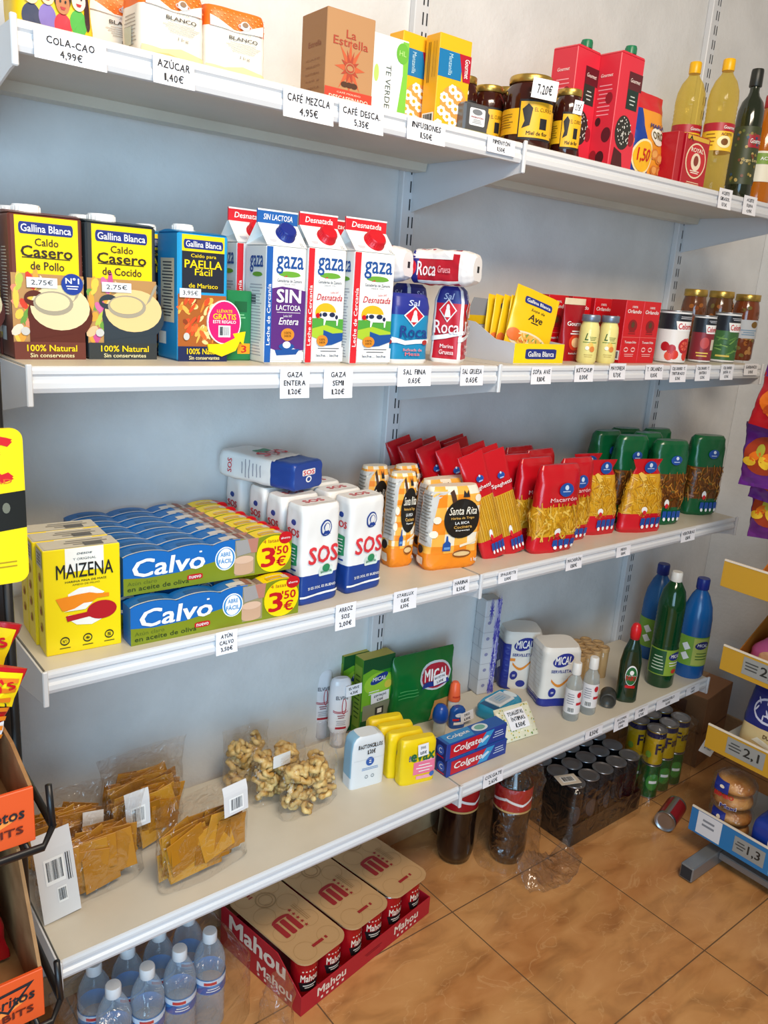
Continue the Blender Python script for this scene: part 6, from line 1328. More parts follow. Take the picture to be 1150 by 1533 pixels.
def cleaners():
    G = film('green_cleaner', '0c4a26', .62, .3, .1, 0, tint='2a8a4a'); r = .041
    x, y = S(4, 996, 1034); y = -.275; x = ony(990, 1000, y).x; h = height(x, y-r, SZ[4], 862)
    P = [(r*.88, 0), (r, .008)]
    P += [(r, h*.36), (r*.985, h*.37)]
    for i in range(8): P += [(r*.97, h*(.40+.035*i)), (r, h*(.417+.035*i))]
    P += [(r*.97, h*.74), (r*.8, h*.84), (r*.45, h*.91), (r*.34, h*.925), (r*.34, h*.94)]
    def deco(m):
        label_skin(m, r+.0008, h*.12, h*.35, M('8aa83a', .4), .55); mp = cyl(r+.001, 0, L=r*.2); m.oval(mp, r*.45, h*.295, r*.55, h*.035, M('1d2f7c', .4), 1, 20, .2); m.text(mp, 'MICAL', r*.45, h*.297, r*.8, h*.03, WHT, 2, .02, .1); m.rect(mp, -r*1.6, -r*.3, h*.13, h*.34, M('16502c', .4), 1); m.lines(mp, -r*1.3, -r*.4, h*.16, h*.3, 5, M('c9d8c0'), 2, .3); m.oval(mp, r*.5, h*.16, r*.25, h*.02, M('c8352a', .4), 1); m.lines(mp, -r*.1, r, h*.2, h*.25, 2, WHT, 1, .3)
    bottle(P, G, [(r*.40, h*.92), (r*.42, h*.925), (r*.40, h*.99), (r*.36, h)], M('e3e2dc', .35), 'cleaner_bottle', 'tall green floor cleaner bottle with a white cap between two blue bottles', 'cleaner bottle', (x, y, SZ[4]), None, -.55, deco)
    B_ = M('145a9c', .22, 0, .6); r = .047; y = -.283; x = ony(1030, 1000, y).x; h = height(x, y-r*.8, SZ[4], 871)
    t = thing('bleach_bottle', 'blue bleach bottle at the right end of the lowest shelf, with a green label', 'bleach bottle', (x, y, SZ[4]), -.7, 'blue bleach bottles')
    m = MB(); m.lathe([(r*.9, 0), (r, .008), (r, h*.48), (r*.98, h*.6), (r*.86, h*.72), (r*.58, h*.83), (r*.36, h*.88), (r*.33, h*.9)], B_, 30); m.build('bottle_body', t)
    m = MB(); label_skin(m, r+.0008, h*.14, h*.44, M('7aa83a', .4), .6); mp = cyl(r+.001, 0, L=r*.2); m.rect(mp, -r*.3, r*1.0, h*.15, h*.43, M('b5bf5a', .4), 1); m.oval(mp, r*.3, h*.36, r*.5, h*.04, M('2a2a6c', .4), 2, 20, .2); m.text(mp, 'MICAL', r*.3, h*.362, r*.7, h*.03, WHT, 3, .02, .1)
    for q in (.2, .3): m.rect(mp, -r*.95, -r*.55, h*q, h*(q+.07), WHT, 2, 0, .6)
    m.lines(mp, -r*.1, r*.8, h*.2, h*.29, 3, M('3a6a2a'), 2, .3); m.build('paper_label', t)
    m = MB(); m.lathe([(r*.38, h*.89), (r*.42, h*.895), (r*.42, h*.985), (r*.38, h)], M('1b2f8a', .35), 24); m.build('cap', t)
    q = ony(977, 950, -.135); dup(t, (q.x, -.135, SZ[4]), -.7, 'blue bleach bottle behind, left of the green floor cleaner bottle')
cleaners()
# ================================================================ ON THE FLOOR
BEERR = M('b3121c', .25, .35); TRAYR = M('b0182a', .45); KR = M('c29a6a', .65)
def beer():
    A, B = Vector((*S(0, 450, 1523), 0)), Vector((*S(0, 642, 1367), 0)); e = B-A; rz = math.atan2(e.y, e.x); w = e.length; d = .292; c = (A+B)/2; o0 = local((c.x, c.y, 0), rz, 0, d/2); hc = .117; lip = .052
    t = thing('beer_tray', 'red cardboard beer tray with white lettering on the floor under the lowest shelf', 'beer tray', o0, rz); th = .002
    m = MB(); m.box(-w/2, w/2, -d/2, d/2, .0005, .003, TRAYR, .0003); m.box(-w/2, w/2, -d/2, -d/2+th, .003, lip, TRAYR, .0004); m.box(-w/2, w/2, d/2-th, d/2, .003, lip, TRAYR, .0004); m.box(w/2-th, w/2, -d/2+th, d/2-th, .003, lip, TRAYR, .0004)
    m.prism([(-d/2+th, .003), (d/2-th, .003), (d/2-th, hc*.98), (-d/2+.085, hc*.98), (-d/2+th, lip)], -w/2, -w/2+th, TRAYR)
    f = nF(w, d, lip); l = Mp(lambda u, v, o: (-w/2-o, -u, v)); CR = M('ecd9c6', .5)
    for x in (.21, .79): m.text(f, 'Mahou', x, .62, .2, .42, CR, 1, .035); [m.star(f, x-.07+.035*i, .22, .012, .005*1.0, 5, CR, 1) for i in range(5)] if False else [m.rect(f, x-.075+.037*i, x-.06+.037*i, .16, .28, CR, 1) for i in range(5)]
    m.lines(f, .44, .6, .4, .6, 2, M('8d1020', .5), 1)
    m.text(l, 'Mahou', -.01, .084, .2, .044, CR, 1, .04); m.text(l, 'Mahou', .055, .033, .12, .026, CR, 1, .035)
    for i in range(5): m.star(l, .0+.024*i, .012, .006, .0025, 5, CR, 1)
    m.build('tray', t)
    # cans: those the shopper sees along the front and the right end
    r = .0325; px = (w-.02)/6; py = (d-.02)/4
    tc = None; names = ['first', 'second', 'third', 'fourth', 'fifth', 'sixth']
    for j in range(4):
        for i in range(6):
            if j and i < 5: continue
            p = local(o0, rz, -w/2+.01+px*(i+.5), -d/2+.01+py*(j+.5), .0035)
            lab = 'red beer can, %s from the left in the front row of the tray' % names[i] if j == 0 else 'red beer can at the right end of the tray, %s row' % ('second', 'third', 'back')[j-1]
            if tc: dup(tc, p, rz-.3+.2*(i % 3), lab); continue
            def art_(m, mp, r, h):
                m.text(mp, 'Mahou', 0, h*.6, r*1.3, h*.16, CR, 1, .03); m.poly(mp, [(-r*.8, h*.5), (r*.8, h*.5), (r*.6, h*.3), (-r*.6, h*.3)], M('1c1416', .4), 1); m.lines(mp, -r*.5, r*.5, h*.36, h*.46, 2, CR, 2)
                for k in range(5): m.star(mp, (-.5+.25*k)*r, h*.76, r*.09, r*.04, 5, CR, 1)
            tc = can(r, hc-.002, [(.06, BEERR), (.94, None)], art_, 'beer_can', lab, p, rz-.3, 'red beer cans in the tray', cat='beer can')
    # three kraft carriers, each over eight cans
    for i in range(3):
        cw, cdp = w/3-.009, d-.008; x = -w/2+.004+(w/3-.001)*(i+.5); R_ = .03; pts = []
        for cx, cy, a0 in ((cw/2-R_, cdp/2-R_, 0), (-cw/2+R_, cdp/2-R_, 90), (-cw/2+R_, -cdp/2+R_, 180), (cw/2-R_, -cdp/2+R_, 270)):
            for k in range(7): a = math.radians(a0+15*k); pts.append((cx+R_*math.cos(a), cy+R_*math.sin(a)))
        if i == 0:
            m = MB(); m.prism(pts, 0, .004, KR, 'z'); tp = Mp(lambda u, v, o: (u, v, .004+o)); D = M('9c1f22', .6); BR = M('a37f52', .6)
            for k in range(8): m.ring(tp, (-.5+(k % 2))*cw*.5, (-1.5+(k//2))*cdp*.25, .027, .027, .0012, M('b08a5a', .65), 1, 22)
            for k in range(3): m.rect(tp, -.042+.02*k, -.028+.02*k, -.052, .0, D, 2, .004)
            m.ring(tp, -.015, .0, .027, .012, .01, D, 2, 12, 0, 180)
            for k in range(5): m.star(tp, .02+.0*k, -.05+.015*k, .006, .0025, 5, D, 2)
            m.ring(tp, -.0, .075, .026, .026, .003, BR, 2); m.ring(tp, -.0, .075, .018, .018, .002, BR, 2); m.lines(tp, .03, .045, -.04, .02, 3, BR, 2, .4, True); m.rect(tp, -.015, .018, -.112, -.104, D, 2); m.rect(tp, .024, .03, -.112, -.104, D, 2); m.lines(tp, -.03, -.015, .1, .125, 3, D, 2)
            c0 = tag(m.build('can_carrier', None, local(o0, rz, x, 0, hc+.002), rz), 'kraft cardboard can carrier with a red letter, nearest to the water bottles', 'can carrier', 'kraft can carriers')
        else: dup(c0, local(o0, rz, x, 0, hc+.002), rz, ('', 'kraft cardboard can carrier with a red letter, the middle of three', 'kraft cardboard can carrier with a red letter, nearest to the cola bottles')[i])
beer()
# water bottles in shrink film
WATER = film('water_bottle', 'dfe8f0', .09, .5, .06, 0, tint='e4eef6')
def water():
    r = .0335; h = .235; P = [(r*.85, 0), (r, .008)]
    for i in range(5): P += [(r*.94, .02+.022*i), (r, .031+.022*i)]
    P += [(r*.96, h*.58), (r, h*.6), (r, h*.7), (r*.85, h*.79), (r*.55, h*.88), (r*.4, h*.92)]
    def deco(m):
        label_skin(m, r*1.005, h*.42, h*.58, M('3f8ccc', .35), 1.0); mp = cyl(r*1.005+.0004, 0, L=r*.2); m.rect(mp, -r*2.6, r*2.6, h*.52, h*.575, M('d4e4f4', .35), 1); m.poly(mp, [(-r*1.4, h*.43), (-r*.4, h*.52), (.2*r, h*.47), (r*1.2, h*.54), (r*1.4, h*.43)], M('1c5ca8', .35), 1); m.rect(mp, -r*.5, r*.3, h*.53, h*.56, M('c8303a', .4), 2); m.lines(mp, -r*.4, r*.6, h*.45, h*.5, 2, WHT, 2, .4)
    pos = [(.342, -.216), (.270, -.224), (.198, -.230), (.127, -.236), (.326, -.145), (.256, -.152), (.186, -.158), (.115, -.163), (.398, -.212)]
    L = ['in the front row, right beside the beer tray end, label in clear view', 'in the front row, second from the right', 'in the front row, third from the right', 'at the left end of the front row', 'in the back row, rightmost', 'in the back row, second from the right', 'in the back row, third from the right', 'in the back row at the left end', '']
    t = bottle(P, WATER, [(r*.44, h*.9), (r*.46, h*.905), (r*.46, h*.985), (r*.42, h)], M('dcdfe2', .35), 'water_bottle', 'clear water bottle '+'in the front row, nearest the beer tray', 'water bottle', (*pos[0], 0), 'bottled water in shrink film', -.3, deco, 24)
    for p, l in list(zip(pos, L))[1:8]: dup(t, (*p, 0), -.35, 'clear water bottle '+l)
    lf = Loft([(0.001, .192, .1, 8), (.05, .19, .098, 10), (h*.7, .188, .096, 10), (h*.8, .17, .08, 6), (h*.86, .16, .066, 4)], .004, 26, 3); m = MB()
    lf.skin(m, film('shrink_film', 'eef3f8', .05, .42, .08, .9, 22), 60, 14, caps=False)
    tag(m.build('shrink_film', None, (.228, -.190, 0), .09), 'clear shrink film wrapped round the water bottles', 'plastic film')
    # loose crumpled end of the film
    lf = Loft([(.002, .026, .04, 2.4), (.05, .03, .04, 2.2), (.11, .026, .03, 2), (.15, .02, .014, 2)], .012, 34, 9); m = MB(); lf.skin(m, film('shrink_film', 'eef3f8', .05, .42), 40, 14, caps=False)
    tag(m.build('crumpled_film', None, (.446, -.33, 0), .3), 'crumpled clear film end lying between the water bottles and the beer tray', 'plastic film')
water()
# cola bottles in film
def cola():
    K = M('160c0a', .1, 0, .8); r = .054; h = .335
    x1, y1 = S(0, 690, 1288); y1 += .03; x2, y2 = ony(762, 1240, -.205).x, -.205
    P = [(r*.5, 0), (r*.86, .004), (r*.98, .03), (r, .05), (r*.97, .13), (r, .15), (r, h*.66), (r*.92, h*.74), (r*.6, h*.86), (r*.3, h*.93), (r*.26, h*.95)]
    z0 = max(.12, height(x1, y1-r, 0, 1216)); z1 = z0+.075
    def deco(m):
        label_skin(m, r*1.006, z0, z1, M('b0101c', .35), 1.0); mp = cyl(r*1.006+.0004, 0, L=r*.2); m.rect(mp, -r*2.8, r*2.8, z0, z0+.006, M('c9a86a', .4), 1); m.poly(mp, [(-r*1.2, z0+.03), (-r*.3, z0+.045), (r*.6, z0+.03), (r*1.3, z0+.045), (r*1.3, z0+.038), (r*.6, z0+.022), (-r*.3, z0+.037), (-r*1.2, z0+.022)], WHT, 1)
    t = bottle(P, K, [(r*.28, h*.93), (r*.3, h*.935), (r*.3, h*.99), (r*.26, h)], RED, 'cola_bottle', 'dark cola bottle with a red label under the shelf joint, left one', 'cola bottle', (x1, y1, 0), 'dark cola bottles', -.5, deco, 28)
    dup(t, (x2, y2, 0), -.9, 'dark cola bottle with a red label wrapped in clear film, right one')
    dup(t, (x1+.06, y1+.125-.03, 0), -.6, 'dark cola bottle standing behind in the shadow between the other two')
    F_ = film('crinkled_film', 'f3f1ee', .05, .4, .08, 1., 26)
    lf = Loft([(.001, .10, .082, 2.4), (.02, .088, .078, 2.6), (.1, .078, .074, 2.8), (.26, .072, .07, 3), (.34, .062, .062, 2.5)], .009, 30, 5); m = MB(); lf.skin(m, F_, 60, 22, caps=False)
    tag(m.build('clear_wrap', None, (x2+.004, y2+.0, 0), -.3), 'clear plastic wrap round the right cola bottle', 'plastic film')
    # a skirt of torn film spreading over the tiles
    rn = random.Random(4); m = MB(); vs = []; n, k = 26, 9; ax, ay = x2+.03, y2-.085
    for j in range(k):
        for i in range(n):
            u = i/(n-1); v = j/(k-1); X = -.10+.24*u; Y_ = -.085*v*(.7+.5*math.sin(3*u)); Z = .075*(1-v)**1.7*(.6+.5*math.sin(5*u+1))+.006+.016*noise.noise(Vector((u*9, v*7, 1)))*(1-v*.4); vs.append((X+.012*noise.noise(Vector((u*8, v*8, 5))), Y_, max(.002, Z)))
    m.add(vs, [(j*n+i, j*n+i+1, (j+1)*n+i+1, (j+1)*n+i) for j in range(k-1) for i in range(n-1)], F_, True)
    o = m.build('torn_film', None, (ax, ay, 0), .08); sol = o.modifiers.new('thickness', 'SOLIDIFY'); sol.thickness = .0004
    tag(o, 'torn clear film spread on the floor tiles in front of the cola bottles', 'plastic film')
cola()
# black cans, shrink-wrapped
def energy():
    K = M('15151a', .25, .3); r = .0325; h = .188; x0, y0 = 1.515, -.252; t = None; nx, ny = 5, 3; st = .0685
    rows = ['front', 'middle', 'back']; cols = ['first from the left', 'second from the left', 'third from the left', 'fourth from the left', 'last at the right']
    def art_(m, mp, r, h): m.oval(mp, 0, h*.5, r*.6, h*.16, M('3a3a3e', .3), 1); m.rect(mp, -r*.5, r*.5, h*.25, h*.3, M('6a5a2a', .3), 1)
    for j in range(ny):
        for i in range(nx):
            p = (x0+st*i+.004*j, y0+st*j, .004); l = 'black drink can in the wrapped pack, %s row, %s' % (rows[j], cols[i])
            if t is None: t = can(r, h, [(.05, K), (.95, None)], art_, 'drink_can', l, p, -.5, 'black drink cans in the wrapped pack', cat='drink can')
            else: dup(t, p, -.5+.3*i, l)
    cx, cy = x0+st*2+.004, y0+st; w, d = st*nx+.004, st*ny+.006
    m = MB(); m.box(cx-w/2, cx+w/2, cy-d/2, cy+d/2, .0005, .003, M('1a1816', .5), .0003); m.box(cx-w/2, cx+w/2, cy-d/2-.0015, cy-d/2, .0005, .07, M('1f1b18', .4), .0004); m.prism([(cy-d/2, .003), (cy+d/2, .003), (cy+d/2, h*.95), (cy-d/2, h*.95)], cx-w/2-.002, cx-w/2-.0005, M('171514', .3)); m.box(cx+w/2+.0005, cx+w/2+.002, cy-d/2, cy+d/2, .0005, .07, M('1f1b18', .4), .0004)
    tag(m.build('can_tray', None), 'black cardboard tray holding the wrapped black drink cans', 'can tray')
    lf = Loft([(.001, w/2+.022, d/2+.02, 8), (.06, w/2+.014, d/2+.014, 12), (h, w/2+.013, d/2+.013, 12), (h+.012, w/2-.01, d/2-.012, 8)], .003, 22, 8); m = MB(); lf.skin(m, film('wrap_film', 'e6e6ea', .03, .35, .07, .9, 20), 64, 12, caps=False)
    tag(m.build('wrap_film', None, (cx, cy, 0)), 'clear film stretched round the tray of black drink cans', 'plastic film')
    m = MB(); p = onz(850, 1167, h+.012); m.box(-.034, .034, -.024, .024, 0, .0008, M('d8cbb8', .55), .0001); m.barcode(top(.0008), -.022, .022, -.014, .014); tag(m.build('barcode_label', None, (p.x, p.y, h+.012), rot=(0, .0, -.35)), 'pale barcode label lying on the wrapped black drink cans', 'barcode label')
energy()
# lemon and lime cans, two layers
def soda():
    Y = M('c9a414', .3, .2); G = M('1f5c2a', .3, .2); NV = M('1f1c48', .3, .2); r = .0325; h = .122; x0, y0 = 1.926, -.255; st = .0685
    def fa(m, mp, r, h):
        m.rect(mp, -r*2.8, r*2.8, h*.8, h*.95, NV, 1); m.text(mp, 'F', 0, h*.5, r*.5, h*.3, NV, 2, .04); m.text(mp, 'anta', r*.75, h*.5, r*.8, h*.2, NV, 2, .03); m.oval(mp, -r*.9, h*.3, r*.3, h*.1, M('7aa03a', .4), 2)
    def ga(m, mp, r, h): m.oval(mp, 0, h*.5, r*.7, h*.25, M('3f8a3a', .35), 1); m.rect(mp, -r*.4, r*.4, h*.46, h*.54, WHT, 2)
    a = b = None; rows = ['front', 'back']; cols = ['left', 'middle', 'right']
    for j in range(2):
        for i in range(3):
            p = (x0+st*i, y0+st*j, .002); l = 'green soda can in the lower layer, %s row, %s' % (rows[j], cols[i])
            if a is None: a = can(r, h, [(.05, G), (.95, None)], ga, 'soda_can', l, p, -.6, 'green soda cans of the lower layer', cat='soda can')
            else: dup(a, p, -.6, l)
            p = (x0+st*i, y0+st*j, .002+h+.001); l = 'yellow lemon soda can in the upper layer, %s row, %s' % (rows[j], cols[i])
            if b is None: b = can(r, h, [(.05, Y), (.95, None)], fa, 'soda_can', l, p, -.6, 'yellow soda cans of the upper layer', cat='soda can')
            else: dup(b, p, -.6-.2*i, l)
    lf = Loft([(.001, .14, .095, 5), (.03, .122, .088, 8), (.24, .117, .084, 8), (.262, .1, .07, 5)], .004, 24, 4); m = MB(); lf.skin(m, film('wrap_film', 'e6e6ea', .03, .35), 56, 14, caps=False); tag(m.build('wrap_film', None, (x0+st, y0+st/2, 0)), 'clear film round the yellow and green soda cans', 'plastic film')
    # brown carton, fallen can
    m = MB(); BX = noisy('brown_carton', '7a5432', '8a6240', 9, .7); m.box(-.11, .11, -.1, .1, 0, .27, BX, .002, {'top': M('a8744c', .7)}); m.rect(front(.1), -.1, .1, .13, .137, M('5a3c22', .7), 1); m.rect(left(.11), -.09, .09, .13, .137, M('5a3c22', .7), 1); m.rect(top(.27), -.11, .11, -.012, .012, M('b58a5c', .4), 1); m.rect(left(.11), -.05, .03, .19, .24, M('5f3a26', .7), 1)
    tag(m.build('cardboard_box', None, (2.31, -.15, 0), .12), 'brown cardboard box on the floor beyond the soda cans, by the bread rack', 'cardboard box')
    m = MB(); m.box(-.028, .028, -.0003, 0, -.028, .028, WHT, .0001); m.barcode(Mp(lambda u, v, o: (u, -.0003-o, v)), -.02, .02, -.015, .01); tag(m.build('barcode_label', None, (2.10, -.35, .17), rot=(-.1, .5, -.5)), 'white barcode label hanging on the clear film beside the soda cans', 'barcode label')
    def ra(m, mp, r, h): m.rect(mp, -r*2.8, r*2.8, h*.1, h*.9, M('a8202c', .3, .3), 1); m.lines(mp, -r, r, h*.3, h*.7, 3, WHT, 2, .3)
    t = can(.0325, .117, [(.05, STEEL), (.95, None)], ra, 'soda_can', 'fallen red soda can on the floor, its silver end showing beside the bread rack', (1.91, -.375, .0335), 0, None, cat='soda can'); t.rotation_euler = (PI/2+.0, 0, 0); t.rotation_euler = Matrix(((0, .9, -.43), (0, .43, .9), (1, 0, 0))).to_euler() if False else Vector((-.97, -.25, 0)).to_track_quat('Z', 'Y').to_euler()
soda()
# ================================================================ SNACK RACK AT THE LEFT EDGE
BLK = M('121214', .4); CARD = noisy('corrugated_board', '8a6238', 'a0764a', 30, .75)
def snack_rack():
    t = thing('snack_rack', 'black wire snack rack at the left edge with a yellow price sign on top', 'snack rack', (-.34, -.60, 0), 0)
    m = MB()
    for x in (-.2, .268):
        m.tube([(x, .155, .0), (x, .155, 1.45)], .008, BLK)
    m.tube([(-.2, .155, .02), (-.2, -.1, .02)], .008, BLK); m.tube([(.268, .155, .02), (.268, -.1, .02)], .008, BLK); m.tube([(-.2, .155, 1.44), (.268, .155, 1.44)], .008, BLK)
    m.build('wire_frame', t)
    m = MB(); m.box(-.2, .262, .145, .15, .05, 1.43, M('141416', .5), .001); m.build('back_board', t)
    for z in (.43, .695, .94):
        m = MB(); m.tube([(-.21, -.085, z), (.235, -.085, z), (.25, -.07, z+.012), (.25, .15, z+.02)], .0045, BLK); m.tube([(.25, -.07, z+.012), (.25, -.06, z+.06)], .004, BLK)
        for k in range(5): m.tube([(-.18+.1*k, -.085, z), (-.18+.1*k, .15, z)], .003, BLK)
        m.build('wire_shelf', t)
    # sign
    m = MB(); w, h = .42, .172; R_ = .012; pts = []
    for cx, cy, a0 in ((w/2-R_, h/2-R_, 0), (-w/2+R_, h/2-R_, 90), (-w/2+R_, -h/2+R_, 180), (w/2-R_, -h/2+R_, 270)):
        for k in range(6): a = math.radians(a0+18*k); pts.append((cx+R_*math.cos(a), cy+R_*math.sin(a)))
    m.prism(pts, -.002, .002, M('f2d206', .4), 'y'); f = Mp(lambda u, v, o: (u, -.002-o, v)); RD = M('c8161c', .45)
    m.poly(f, [(-w/2, -.055), (w/2, -.0235), (w/2, .018), (-w/2, -.012)], M('14140f', .4), 1); m.rect(f, -w/2, w/2, -.0, .0, INK, 1); m.oval(f, .19, .0, .004, .006, M('6a6a5a', .5), 2, 12)
    m.text(f, '1€', .13, .053, .13, .05, RD, 1, .05); m.text(f, 'UNIDAD', .172, .0295, .05, .005, M('d9601a', .5), 1, .02); m.rect(f, -.1, w/2-.012, -.062, -.0605, M('a8860a', .5), 1); m.rect(f, -.1, w/2-.012, -.067, -.0655, M('a8860a', .5), 1)
    m.build('price_sign', t, (.046, 0, 1.312))
snack_rack()
def snack_tray(z, word, label, hs):
    """corrugated tray with sloping sides and a printed front lip"""
    t = thing('snack_tray', label, 'cardboard tray', (-.325, -.60, z), 0, 'orange printed cardboard snack trays'); w, d, lip = .43, .2, .068; th = .004; OR = M('d9501a', .5)
    m = MB(); m.box(-w/2, w/2, -.07, -.07+d, 0, th, CARD, .0005); m.box(-w/2, w/2, -.07+d-th, -.07+d, th, hs, CARD, .0005)
    for s in (-1, 1):
        x = s*(w/2-th/2); m.prism([(-.07, 0), (-.07+d, 0), (-.07+d, hs), (-.07+d*.35, hs), (-.07, lip)], x-th/2, x+th/2, CARD)
    m.build('tray_body', t)
    m = MB(); m.box(-w/2, w/2, -.075, -.07, 0, lip, OR, .0008); f = Mp(lambda u, v, o: (u, -.075-o, v))
    m.poly(f, [(w/2-.1, .012), (w/2-.02, .04), (w/2-.02, .034), (w/2-.09, .006)], M('f08a3a', .5), 1)
    if word == 'Doritos': m.poly(f, [(w/2-.075, .052), (w/2-.01, .058), (w/2-.04, .024)], INK, 1); m.poly(f, [(w/2-.068, .049), (w/2-.018, .0535), (w/2-.041, .029)], OR, 2)
    m.text(f, word, w/2-.042, .041, .062, .014, INK, 3, .025, .1); m.text(f, 'BITS', w/2-.03, .02, .034, .009, M('5a1a0c', .5), 3, .03); m.text(f, 'BITS', w/2-.12, .02, .05, .012, INK, 3, .03)
    m.build('front_lip', t)
    return t
snack_tray(.945, 'Cheetos', 'orange printed cardboard snack tray, the upper one on the black rack', .085)
snack_tray(.700, 'Doritos', 'orange printed cardboard snack tray, the lower one on the black rack', .185)
def chip_bag(w, h, d, body, seed, deco, name, label, cat, loc, rot, group, ends=None):
    lf = Loft([(0, w*.5, .002, 2), (h*.05, w*.5, .003, 2), (h*.14, w*.49, d*.26, 2.2), (h*.35, w*.47, d*.48, 2.3), (h*.65, w*.47, d*.48, 2.3), (h*.86, w*.49, d*.25, 2.2), (h*.95, w*.5, .003, 2), (h, w*.5, .002, 2)], .007, 22, seed); m = MB()
    lf.skin(m, (lambda th, z: ends if (z < h*.05 or z > h*.95) else body) if ends else body, 44, 20, extra=(h*.05, h*.95)); deco(m, nwrap(lf, w, h)); return tag(m.build(name, None, loc, rot=rot), label, cat, group)
def rdeco(kind):
    def f(m, mp):
        m.poly(mp, [(.66, .97), (.98, .97), (.98, .72), (.86, .74)], M('f2cf10', .35), 2); m.text(mp, "D's", .88, .87, .14, .09, RED, 3, .03, 0, .5)
        if kind == 0: m.oval(mp, .6, .5, .34, .2, INK, 1); m.text(mp, 'BITS', .75, .5, .34, .1, WHT, 2, .03)
        else:
            m.oval(mp, .7, .72, .25, .1, INK, 1); m.text(mp, 'Do', .68, .7, .26, .1, WHT, 2, .03); m.poly(mp, [(.3, .3), (.96, .62), (.97, .5), (.6, .08)], M('e9e2e0', .35), 2)
            for k in range(5): m.oval(mp, .55+.08*k, .38+.035*k, .03, .03, M('3a6aa8', .4), 3, 8)
            m.lines(mp, .5, .9, .18, .32, 4, M('d85a5a', .4), 3); m.lines(mp, .86, .97, .4, .95, 8, M('d9781a', .4), 3)
    return f
g = 'red snack bags in the upper tray'
chip_bag(.24, .235, .036, M('8c0f18', .25, 0, .6), 3, rdeco(0), 'snack_packet', 'dark red snack packet at the back of the upper tray, yellow corner', 'snack packet', (-.275, -.495, 1.012), (-.06, .22, .0), g)
chip_bag(.24, .2, .036, M('b8141e', .25, 0, .6), 5, rdeco(0), 'snack_packet', 'red snack packet in the middle of the upper tray, yellow corner', 'snack packet', (-.258, -.535, .995), (-.06, .35, .0), g)
chip_bag(.24, .165, .036, M('c01620', .25, 0, .6), 7, rdeco(1), 'snack_packet', 'red snack packet with a white panel in front of the upper tray', 'snack packet', (-.256, -.59, .997), (-.06, .36, .0), g)
chip_bag(.3, .2, .05, M('a31018', .25, 0, .6), 8, rdeco(0), 'snack_packet', 'red snack packet standing inside the lower tray', 'snack packet', (-.273, -.575, .712), (-.08, 0, 0), None)
def odeco(m, mp):
    m.text(mp, 'BITS', .8, .86, .3, .1, WHT, 2, .03); m.poly(mp, [(.4, .1), (.6, .5), (.98, .66), (.98, .1)], M('e8841a', .35), 1); m.poly(mp, [(.62, .1), (.72, .36), (.66, .38), (.86, .6), (.8, .4), (.86, .38)], M('f4c94a', .35), 2)
chip_bag(.3, .24, .05, M('171312', .25, 0, .6), 9, odeco, 'snack_packet', 'black and orange snack packet at the bottom left edge of the photo', 'snack packet', (-.265, -.58, .452), (-.08, 0, 0), None)
# ================================================================ BREAD RACK AT THE RIGHT EDGE
GREY = M('8d9296', .35, .5); STRIP = M('c99a2a', .45); EDGE = M('e9dfcc', .45)
RX, RY = 1.765, -.5
t = thing('bread_rack', 'grey metal bread rack with yellow price strips at the right edge', 'bread rack', (RX, RY, 0), -PI/2)
RL = .62; RD_ = .40                                   # length towards the shopper, depth to the wall
m = MB(); m.box(.05, .09, -.115, .40, .004, .05, GREY, .003); m.box(.0505+.0035, .0865, -.1155, -.1149, .0085, .0455, SLOT, .0001); m.build('foot', t)
m = MB(); m.box(.56, .6, -.115, .40, .004, .05, GREY, .003); m.build('foot', t)
m = MB(); m.box(.09, .56, .02, .05, .028, .05, GREY, .003); m.build('cross_bar', t)
for x in (.07, .58): m = MB(); m.box(x-.015, x+.015, .36, .39, .05, 1.75, GREY, .002); m.build('post', t)
m = MB(); m.box(.085, .565, .372, .378, .1, 1.7, M('b9bbb8', .5), .001); m.build('back_panel', t)
SH = [(.085, .0), (.362, .0), (.608, -.0), (.872, .085)]
def price_label(m, f, x, z, w, h, txt):
    m.rect(f, x, x+w, z, z+h, M('9a9c98', .4), 2); m.lines(f, x+w*.05, x+w*.4, z+h*.25, z+h*.8, 3, M('4a4c4a'), 3, .4); m.text(f, txt, x+w*.66, z+h*.5, w*.4, h*.6, M('2a2c2a'), 3, .02)
for i, (z, off) in enumerate(SH):
    m = MB(); m.box(0, RL, .003-off, .36, z, z+.006, M('c9cac6', .4), .0008); m.build('shelf_tray', t)
    m = MB(); hh = .072 if i else .08; STP = STRIP if i else M('2a7ab8', .45)
    m.box(-.002, RL, -.004-off, .0-off, z-.002, z+hh, STP, .0006); m.box(-.002, RL, -.0055-off, .0005-off, z+hh-.004, z+hh+.001, EDGE, .0005); f = Mp(lambda u, v, o: (u, -.004-off-o, v))
    m.rect(f, -.002, .012, z, z+hh, STP, 1)
    if i == 0: m.rect(f, .02, .095, z+.004, z+hh-.006, M('e4e6ea', .45), 1); m.lines(f, .03, .08, z+.03, z+.06, 2, M('8a9098'), 2); price_label(m, f, .135, z+.012, .09, .05, '1,3'); m.rect(f, .24, .33, z+.004, z+hh-.006, M('7ab0d0', .45), 1); m.text(f, 'B', .26, z+.04, .02, .03, RED, 2, .03)
    else: price_label(m, f, {1: .06, 2: .06, 3: .13}[i], z+.012, .11, .05, {1: '2,1', 2: '2,1', 3: '1,9'}[i]); price_label(m, f, .3, z+.012, .11, .05, '1,5')
    m.build('price_strip', t)
m = MB(); m.tube([(.07, .36, 1.7), (.07, .1, 1.7)], .005, GREY); m.tube([(.03, .1, 1.7), (.5, .1, 1.7)], .005, GREY)
m.build('hook_bar', t)
m = MB(); m.box(.1, .125, .10, .102, .98, 1.7, M('d9d9d4', .4), .0003); m.build('hanging_strip', t)
def rk(x, y, z): return (RX+y, RY-x, z)              # rack frame to the room
